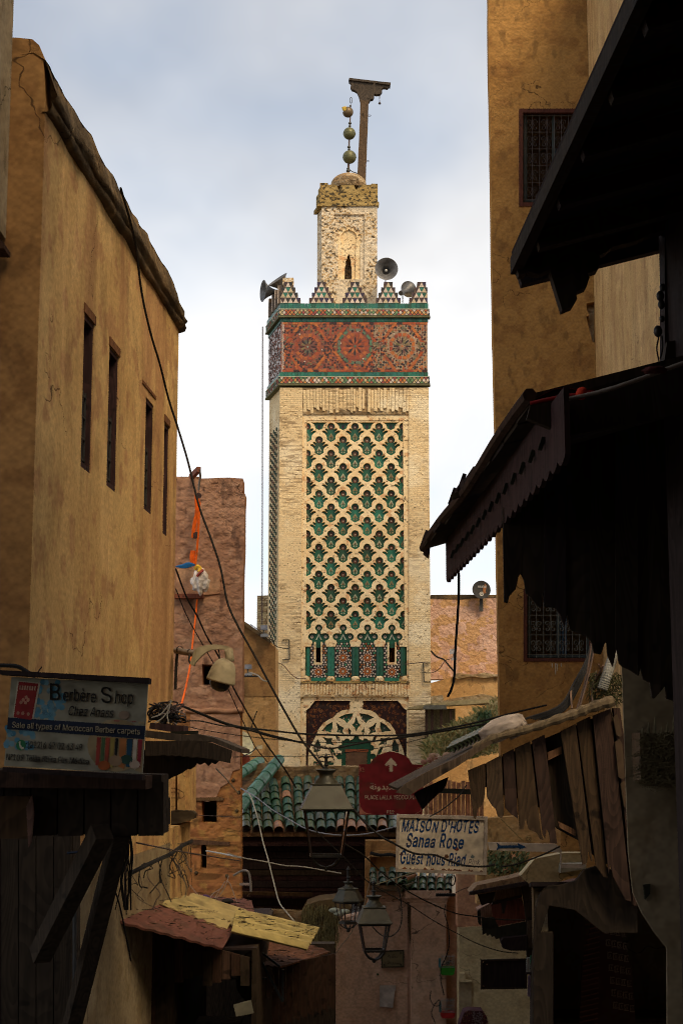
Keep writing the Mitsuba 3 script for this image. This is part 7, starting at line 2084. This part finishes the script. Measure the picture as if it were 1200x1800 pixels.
cpart(st, 'lettering', arabic(AR1, 650, 1392, 734, RS, 0.005, 0.008), WHT)
for x, y, s in ((637, 1353, 1), (736, 1353, -1)):
    cpart(st, 'scroll', cat([tube([P(u, v, RS - .003) for u, v in spiral(x, y, 4.6, 1.2, 0.5, s, 16)], 0.005, 4), wire([P(x - 5 * s, y - 6, RS - .003), P(x - 5 * s, y + 5, RS - .003)], 0.004, 2, 4)]), (0.28, 0.10, 0.09))
cpart(st, 'scroll', cat([wire([P(632, 1412, RS - .003), P(634, 1424, RS - .003), P(641, 1430, RS - .003), P(652, 1431.5, RS - .003)], 0.006, 5), wire([P(742, 1418, RS - .003), P(738, 1427, RS - .003), P(730, 1431, RS - .003)], 0.006, 5)]), (0.28, 0.10, 0.09))

# ---------------------------------------------------------------- plaque, notice, bird cages on the pink house
PLY = 32.9
pq = thing('plaque', 'small dark framed plaque with Arabic script on the pink wall', 'plaque')
cpart(pq, 'plate', slab([(671, 1701), (671, 1673), (709.5, 1671.5), (709.5, 1700)], PLY, 0.05), (0.16, 0.12, 0.075))
cpart(pq, 'frame', slab([(670, 1702), (670, 1672), (710, 1671), (710, 1701)], PLY - 0.012, 0.05, [[(672, 1700), (672, 1674), (708, 1673), (708, 1699)]]), (0.03, 0.022, 0.02))
cpart(pq, 'lettering', arabic(AR2, 681, 1685.5, 699, PLY, 0.006, 0.008), (0.03, 0.02, 0.015))
cpart(pq, 'lettering', arabic(AR3, 675, 1697.5, 704, PLY, 0.006, 0.008, 0.8), (0.03, 0.02, 0.015))
for x, y in ((675.5, 1677), (704, 1676), (704, 1696.5), (675, 1697)):
    cpart(pq, 'stud', trimesh.Trimesh(trimesh.creation.icosphere(1, .018).vertices + P(x, y, PLY - .01), trimesh.creation.icosphere(1, .018).faces), (0.02, 0.02, 0.018))
pa_ = thing('paper_notice', 'blank pale paper sheet peeling off the pink wall', 'notice')
U, W = np.meshgrid(np.linspace(0, 1, 9), np.linspace(0, 1, 11), indexing='ij')
gx_ = 667 + U * 28 - W * U * 5 * (W > .3)
gy_ = 1732 + W * 38 + U * 0.6
V = np.array([P(a, b, 32.97) for a, b in zip(gx_.ravel(), gy_.ravel())])
V[:, 1] -= (0.02 + 0.12 * (U * W ** 2).ravel() ** 1.5)
i, j_ = np.meshgrid(np.arange(8), np.arange(10), indexing='ij')
f_ = np.stack([i * 11 + j_, (i + 1) * 11 + j_, (i + 1) * 11 + j_ + 1, i * 11 + j_ + 1], -1).reshape(-1, 4)
cpart(pa_, 'sheet', trimesh.Trimesh(V, np.vstack([f_[:, [0, 1, 2]], f_[:, [0, 2, 3]]]), process=False), (0.36, 0.34, 0.31), smooth=True)
csingle('wall_hook', trimesh.Trimesh(trimesh.creation.icosphere(2, .02).vertices * [1, 1.4, 1] + P(663.5, 1713.5, 32.97), trimesh.creation.icosphere(2, .02).faces), (0.02, 0.07, 0.03), 'tiny dark green stud in the pink wall below the plaque', 'hook', smooth=True)
for x0, y0, y1, yb, c_, nm in ((774, 1679, 1702, 1715, (0.03, 0.22, 0.02), 'bird cage with a bright green tray on the pilaster'), (774.5, 1756, 1781, 1791, (0.35, 0.02, 0.015), 'bird cage with a red tray, lower on the pilaster')):
    k = thing('bird_cage', nm, 'bird cage', 'bird cages on the pilaster')
    Yc = 32.4
    s = mpp(Yc)
    a, b = P(x0, yb, Yc), P(x0 + 25, y0, Yc)
    m = slab([(x0 + 1, yb - 2), (x0 - .5, y1), (x0 + 25.5, y1), (x0 + 24, yb - 2), (x0 + 21, yb), (x0 + 4, yb)], Yc, 0.28)
    cpart(k, 'tray', m, c_, 'glazed')
    q = []
    for kk in range(12):
        x = x0 + 1 + kk * 2.1
        q.append(wire([P(x, y1, Yc + .01), P(x, y0 + 3, Yc + .01), P(x, y0, Yc + .08)], 0.0035, 1, 4))
        q.append(wire([P(x, y1, Yc + .27), P(x, y0, Yc + .2)], 0.0035, 1, 4))
    for y in (y0 + 3, (y0 + y1) / 2, y1 - 1):
        q.append(wire([P(x0 + .5, y, Yc), P(x0 + 25, y, Yc)], 0.004, 1, 4))
    cpart(k, 'bars', cat(q), (0.3, 0.33, 0.32), 'metal', kind='stuff')
    cpart(k, 'feeder', slab(rect(x0 - 3, y0 + 7, x0 + .5, y1 - 1), Yc + 0.05, 0.08), (0.05, 0.16, 0.18), 'glazed')
    cpart(k, 'perch', wire([P(x0 + 2, y1 - 6, Yc + .1), P(x0 + 23, y1 - 7, Yc + .12)], 0.008, 1, 5), (0.12, 0.08, 0.05))
bb = thing('bird', 'small dark bird perched in the green tray cage', 'bird')
ic = trimesh.creation.icosphere(3, 1.0)
v = ic.vertices * [0.045, 0.03, 0.032]
v[:, 2] += 0.4 * v[:, 0]
hdm = trimesh.creation.icosphere(2, 0.02)
tail = tube([[-.04, 0, -.015], [-.09, 0, -.04]], [0.012, 0.006], 5)
bm = cat([trimesh.Trimesh(v, ic.faces), trimesh.Trimesh(hdm.vertices + [.045, 0, .035], hdm.faces), tail, tube([[.06, 0, .036], [.08, 0, .033]], [0.006, 0.001], 5)])
bm.apply_translation(P(787, 1693, 32.52))
cpart(bb, 'body', bm, (0.05, 0.045, 0.04), smooth=True)
hc = thing('draped_display', 'patterned dark red and lilac textile draped over a stall top at the bottom edge', 'textile')
cpart(hc, 'cloth', slab([(798, 1880), (808, 1800), (816, 1780), (824, 1777), (848, 1778), (856, 1790), (866, 1880)], 23.5, 0.35), (0.05, 0.018, 0.022))
cp = CM()
for k in range(300):
    x, y = rng.uniform(803, 858), rng.uniform(1779, 1812)
    if abs(x - 836) < 26 - max(0, 1796 - y) * .5:
        cl = (0.22, 0.19, 0.22) if abs(x - 838) < 10 else random.choice([(0.2, 0.05, 0.05), (0.12, 0.03, 0.04), (0.25, 0.17, 0.1)])
        cp.add(slab(disc(x, y, 0.85, 5), 23.49, 0.012), cl)
cp.put(hc, 'print', 'painted', kind='stuff')
ph = csingle('purple_disc', aim(lathe([(0.001, 0.02), (0.06, 0.02), (0.07, 0), (0.06, -0.02), (0.001, -.02)], (0, 0, 0), 18), (0.1, -1, .2), P(361, 1582.5, 21)), (0.09, 0.05, 0.16), 'purple plastic lid hanging on white cables over the red metal roof', 'lid')
shoe = csingle('dark_rag', trimesh.Trimesh(trimesh.creation.icosphere(3, 1).vertices * [0.085, 0.05, 0.035] * (0.7 + .6 * meshkit.fbm(trimesh.creation.icosphere(3, 1).vertices * 2, 3))[:, None] + P(400, 1585, 21.6), trimesh.creation.icosphere(3, 1).faces), (0.02, 0.018, 0.018), 'dark rag lying on the furthest red roof sheet', 'rag', smooth=True)

# ---------------------------------------------------------------- cables
BK, GR, WH = (0.014, 0.014, 0.015), (0.06, 0.055, 0.05), (0.38, 0.36, 0.33)


def cable(pts, Ys, r, label, c=BK, group=None, n=8):
    if np.isscalar(Ys):
        Ys = [Ys] * len(pts)
    elif len(Ys) == 2 and len(pts) != 2:
        Ys = np.linspace(Ys[0], Ys[1], len(pts))
    return csingle('cable', wire([P(x, y, Y) for (x, y), Y in zip(pts, Ys)], r, n, 5), c, label, 'cable', group=group)


qs = [(212, 330), (228, 385), (238, 430), (250, 520), (266, 590), (281, 640), (296, 700), (312, 750), (330, 810), (350, 890), (372, 950), (388, 1000), (400, 1060), (420, 1104), (446, 1150), (470, 1195), (500, 1250), (531, 1302), (573, 1356), (612, 1410), (640, 1445), (668, 1470), (690, 1482)]
cable(qs, np.concatenate([[15.2, 15.9, 16.4, 16.9, 17.4, 17.9, 18.4, 18.7], np.linspace(18.8, 17.6, 15)]), 0.013, 'thickest black cable sagging from the ochre coping past the largest lantern')
cable([(690, 1482), (700, 1488), (725, 1500), (745, 1503), (765, 1504), (790, 1514), (815, 1522), (850, 1524), (870, 1520)], 18.7, 0.013, 'black cable drooping across the front of the guest house sign')
cable([(309, 1000), (328, 1050), (346, 1082), (364, 1120), (383, 1152), (408, 1205), (440, 1262), (468, 1308), (500, 1352), (520, 1385)], (22, 27), 0.013, 'black cable running down past the dome camera towards the green roof')
cable([(309, 1035), (330, 1086), (366, 1150), (400, 1210), (424, 1262), (448, 1312), (470, 1340)], (22, 27), 0.008, 'thin black cable beside the dome camera, lower of two')
B = 'bundled cables crossing the lane in front of the minaret'
cable([(318, 1240), (352, 1254), (392, 1270), (420, 1278), (442, 1281), (480, 1285), (540, 1291), (620, 1293), (700, 1293), (757, 1286), (830, 1272), (900, 1254), (960, 1240)], (18, 20), 0.012, 'upper black cable of the bundle crossing in front of the blind arch', group=B)
cable([(318, 1241), (352, 1255.5), (392, 1272), (420, 1280), (442, 1285), (480, 1296), (540, 1308), (580, 1316), (640, 1306), (700, 1297), (760, 1288), (860, 1272)], (18, 20), 0.011, 'second black cable of the bundle, dipping to the lantern top', group=B)
cable([(324, 1268), (352, 1268), (390, 1276), (430, 1279), (470, 1291), (520, 1303), (560, 1314)], (18, 18.5), 0.008, 'short black cable of the bundle left of the lantern', group=B)
cable([(322, 1276), (360, 1284), (412, 1292), (480, 1300), (560, 1305), (640, 1305), (720, 1296), (800, 1283), (870, 1270)], (18.5, 21), 0.005, 'thin cable of the bundle just under the thick ones', group=B)
cable([(410, 1331), (480, 1330), (545, 1329), (620, 1322), (690, 1311), (750, 1297)], (24, 26), 0.006, 'thin taut wire at the foot of the blind arch')
cable([(566, 1345), (556, 1322), (566, 1312), (578, 1318), (588, 1338)], 17.05, 0.006, 'wire loop at the top of the largest lantern', GR)
cable([(431, 1392), (440, 1400), (452, 1436), (462, 1480), (472, 1515), (482, 1556), (490, 1585), (500, 1600), (524, 1628)], (24, 22), 0.010, 'white cable hanging steeply in front of the timber gate', WH)
cable([(423, 1386), (450, 1402), (480, 1425), (515, 1445), (535, 1456), (560, 1464), (600, 1469), (640, 1467), (668, 1461), (694, 1454)], (23, 20), 0.009, 'pale blue grey cable drooping under the tiled roof', (0.24, 0.27, 0.32))
cable([(400, 1500), (424, 1508), (465, 1515), (500, 1522), (530, 1524), (560, 1529), (600, 1536)], (23, 23), 0.008, 'white cable running level in front of the timber gate', WH)
cable([(556, 1462), (600, 1503), (640, 1545), (664, 1562), (690, 1576), (720, 1592), (760, 1618), (800, 1640), (840, 1660), (880, 1673), (910, 1676)], (20, 24), 0.007, 'thin cable from the tiled roof down to the notice board')
cable([(604, 1483), (640, 1505), (668, 1532), (700, 1557), (730, 1575), (760, 1590), (800, 1606), (838, 1612), (880, 1617), (922, 1618)], (20, 24), 0.009, 'black cable from the lantern down to the stacked shop roofs')
cable([(698, 1560), (703, 1575), (706, 1605), (703, 1630), (692, 1644), (676, 1647), (662, 1638), (650, 1624)], 26, 0.009, 'black cable loop hanging beside the middle lantern')
cable([(659, 1556), (690, 1546), (722, 1536), (742, 1531)], 25.5, 0.007, 'pale thin rod across the small tiled roof', (0.3, 0.26, 0.15))
cable([(588, 1680), (600, 1662), (614, 1645), (626, 1620), (640, 1590), (648, 1560), (655, 1532)], 29, 0.009, 'pale cable climbing behind the two smaller lanterns', (0.2, 0.15, 0.1))
cable([(806, 1008), (806, 1040), (804, 1080), (800, 1140), (799, 1170), (797, 1196), (792, 1214), (787, 1224)], (12.3, 13), 0.011, 'thick black cable hanging from the tip of the middle awning')
cable([(783, 1590), (781, 1605), (787, 1630), (789, 1660), (783, 1684), (776, 1700), (774, 1722), (780, 1750)], 32.3, 0.010, 'black cable down the pilaster between the two bird cages')
cable([(757, 1742), (756, 1756), (762, 1768), (772, 1768), (772, 1758), (764, 1766), (758, 1782), (765, 1800)], 32.3, 0.009, 'black cable curling left of the red tray cage')
cable([(461.5, 574), (461.3, 700), (461, 900), (460.5, 1098)], 51.5, 0.02, 'thin wire running down the left edge of the minaret', GR)
cable([(757, 1144), (764, 1152), (770, 1156), (780, 1160), (790, 1172), (797, 1180)], 54, 0.03, 'dark cables looping on the pink flaking wall', BK)
cable([(740, 1182), (758, 1183), (772, 1176), (782, 1162), (793, 1158)], 51.4, 0.012, 'thin cable looping from the minaret to the pink flaking wall')
cable([(440, 1098), (460, 1112), (478, 1126), (485, 1136), (500, 1140), (508, 1140)], (46, 51.8), 0.014, 'thin wires from the floodlight to the minaret')
cable([(487, 1165), (498, 1170), (512, 1186), (524, 1193), (538, 1193)], 51.9, 0.014, 'brown wire stapled across the left pier of the minaret', (0.12, 0.07, 0.05))
cable([(711, 1168), (730, 1166), (745, 1165), (752, 1169)], 51.85, 0.014, 'wire stapled beside the right niche of the minaret', GR)
cable([(437, 1182), (452, 1187), (462, 1196), (474, 1199)], 43.2, 0.018, 'white cable dangling from the lower floodlight', WH)
cable([(440, 1285), (447, 1262), (452, 1250)], 24, 0.008, 'short loose cable end by the orange house')
for pts, nm in (([(496, 1125.5), (508, 1125), (509, 1159), (496.5, 1160)], 'thin metal bracket loop on the left pier'), ([(756, 1165.5), (743.5, 1165.5), (745, 1199), (757, 1199)], 'thin metal bracket loop on the right pier')):
    q = [P(x, y, 51.93) for x, y in pts]
    csingle('bracket', cat([tube([a, b], 0.022, 5) for a, b in zip(q[:-1], q[1:])]), (0.11, 0.09, 0.055), nm, 'bracket', 'metal')
cable([(380, 1352), (395, 1367), (412, 1387), (420, 1396)], (15, 22), 0.006, 'pale cable under the small eave', WH)
cable([(240, 1482), (270, 1488), (320, 1498), (370, 1506), (423, 1514)], (15, 24), 0.008, 'cable across the brick wall, upper of two', GR)
cable([(362, 1496), (390, 1501), (424, 1508)], (29.8, 26), 0.014, 'pale cable from the vent slit to the gate', WH)
cable([(326, 1432), (360, 1434), (400, 1436), (423, 1437)], 24, 0.006, 'thin wire passing the small square window', GR)
cable([(800, 1570), (818, 1562), (832, 1560), (840, 1556)], 26, 0.006, 'thin wire from the iron bar to the stacked roofs')
m = flat(slab(rect(766, 1571.5, 801, 1576.5), 31.8, 0.08))
single('iron_bar', m, 'wood', 'short black iron bar over the pilaster', 'bar', uv=cuv(len(m.vertices), (0.012, 0.011, 0.011), .5))
cable([(794, 1540), (789, 1546), (790, 1556), (797, 1556), (800, 1546), (797, 1538)], 30, 0.012, 'coil of black cable above the iron bar')
cable([(755, 1436), (775, 1425), (797, 1408), (808, 1398), (820, 1380)], 18.5, 0.007, 'thin cable behind the top of the guest house sign')
cable([(650, 1500), (668, 1504), (686, 1503), (700, 1507)], 32.5, 0.035, 'black knotted cable across the orange panel')
cable([(984, 1488), (960, 1500), (930, 1512), (905, 1520), (880, 1524)], 18.9, 0.010, 'black cable crossing the arrow arm')

# cable tangle on the small eave, and the bundle along the lower left wall
tg = thing('cable_tangle', 'tangle of black and grey cables heaped on the small eave', 'cable')
for k in range(26):
    c0 = np.array([290 + rng.normal(0, 14), 1254 + rng.normal(0, 6)])
    pts = [c0 + rng.normal(0, 1, 2) * [15, 9] for _ in range(6)]
    pts = [(min(max(a, 262), 326), min(max(b, 1236), 1276)) for a, b in pts]
    cpart(tg, 'cable', wire([P(a, b, 14.5 + rng.uniform(0, .5)) for a, b in pts], rng.uniform(0.004, 0.008), 6, 5), random.choice([BK, BK, BK, GR, (0.22, 0.21, 0.2)]))
for pts in ([(272, 1271), (286, 1262), (297, 1246), (300, 1230)], [(296, 1244), (294, 1258), (296, 1272)], [(266, 1262), (282, 1256), (296, 1240), (302, 1232)]):
    cpart(tg, 'cable', wire([P(a, b, 14.4) for a, b in pts], 0.006, 6, 5), WH)
lb = thing('cable_bundle', 'thick black cable bundle stapled along the lower gold wall, fraying downwards', 'cable')
for k in range(9):
    o = rng.normal(0, 2.2)
    cpart(lb, 'cable', wire([P(228, 1538 + o, 15.7), P(250, 1527 + o + rng.normal(0, 1), 16.6), P(280, 1512 + o, 17.8), P(300, 1502 + o + rng.normal(0, 1), 19), P(318, 1490 + o, 20.3), P(338, 1480 + o, 21.6)], rng.uniform(0.006, 0.014), 6, 5), random.choice([BK, BK, GR]))
for k in range(24):
    x = rng.uniform(226, 334)
    y = 1538 - (x - 228) * .53
    pts = [(x, y)]
    for _ in range(4):
        pts.append((pts[-1][0] + rng.normal(0, 12), pts[-1][1] + rng.uniform(-8, 30)))
    Yq = 15.6 + (x - 228) * 0.054
    cpart(lb, 'loose_end', wire([P(min(max(a, 222), 336), b, Yq - .12) for a, b in pts], rng.uniform(0.003, 0.007), 5, 4), random.choice([BK, BK, GR, (0.16, 0.13, 0.1)]))
for k in range(10):
    x = 222 + rng.normal(0, 3)
    cpart(lb, 'riser', wire([P(x, 1462, 14.6), P(x + rng.normal(0, 3), 1500, 14.7), P(x + rng.normal(0, 4), 1545, 14.8), P(x + rng.normal(0, 5), 1600, 14.9)], rng.uniform(0.005, 0.01), 5, 5), random.choice([BK, GR, BK]))
for pts, nm in (([(322, 1572), (345, 1582), (362, 1588), (374, 1572), (392, 1560)], 'dipping to the purple lid'), ([(333, 1556), (350, 1575), (372, 1584), (386, 1565), (396, 1550)], 'making a deep V above the furthest sheet'), ([(402, 1540), (395, 1560), (380, 1580), (362, 1586)], 'rising from lid to red house'), ([(420, 1600), (412, 1575), (405, 1556), (398, 1548)], 'hanging nearest the timber gate')):
    cable(pts, 22.5, 0.007, 'loose white cable over the red metal roofs, ' + nm, (0.34, 0.28, 0.22), group='loose white cables over the red roofs')
cable([(230, 1690), (212, 1600), (200, 1560), (188, 1520), (178, 1490)], (13.6, 12.0), 0.007, 'thin cable hanging between the two struts')
cable([(215, 1470), (180, 1486), (150, 1496), (118, 1500)], 12.2, 0.010, 'bluish cable behind the left strut', (0.03, 0.04, 0.07))
cable([(0, 1170), (30, 1172), (48, 1182), (62, 1190)], 11, 0.016, 'thick black cables over the top of the shop sign')
cable([(64, 1190), (68, 1180), (74, 1172)], 10.6, 0.004, 'single wire end sticking up from the shop sign')
# ---------------------------------------------------------------- ground and an unseen house added around the viewer for its shade
gx = np.array([-400, -60, -8, 8, 60, 400.0])
gy = np.array([-400, -30, 0, 10, 20, 30, 40, 60, 120, 900.0])
gz = [0.4, 0.4, 0, -1.3, -2.7, -4.1, -5.4, -6.2, -6.6, -7]
V = np.array([[x, y, z - 0.02] for y, z in zip(gy, gz) for x in gx])
i, j_ = np.meshgrid(np.arange(len(gy) - 1), np.arange(len(gx) - 1), indexing='ij')
k = len(gx)
q = np.stack([i * k + j_, i * k + j_ + 1, (i + 1) * k + j_ + 1, (i + 1) * k + j_], -1).reshape(-1, 4)
plaster('paving', (0.15, 0.13, 0.10), (0.11, 0.10, 0.085), (0.08, 0.07, 0.06), bump=0.02)
scene['street'] = mikit.ply(trimesh.Trimesh(V, np.vstack([q[:, [0, 1, 2]], q[:, [0, 2, 3]]]), process=False), 'paving')
labels['street'] = {'label': 'worn stone street sloping down between the houses', 'kind': 'structure'}

pas = thing('added_shade_house', 'unseen tall house added over the viewer to shade the near street', 'house')  # added out of view; its height sets how far the shade reaches
part(pas, 'wall', cat([bx(-8, -2.3, -9, 2.6, -1, 19), bx(1.9, 8, -9, 2.6, -1, 19)]), 'plaster_brown')
part(pas, 'bridge', bx(-2.299, 1.899, -9, 2.4, 4.3, 18.6), 'plaster_brown')
part(pas, 'back_wall', bx(-2.299, 1.899, -8.9, -8.5, -1, 4.299), 'plaster_brown')
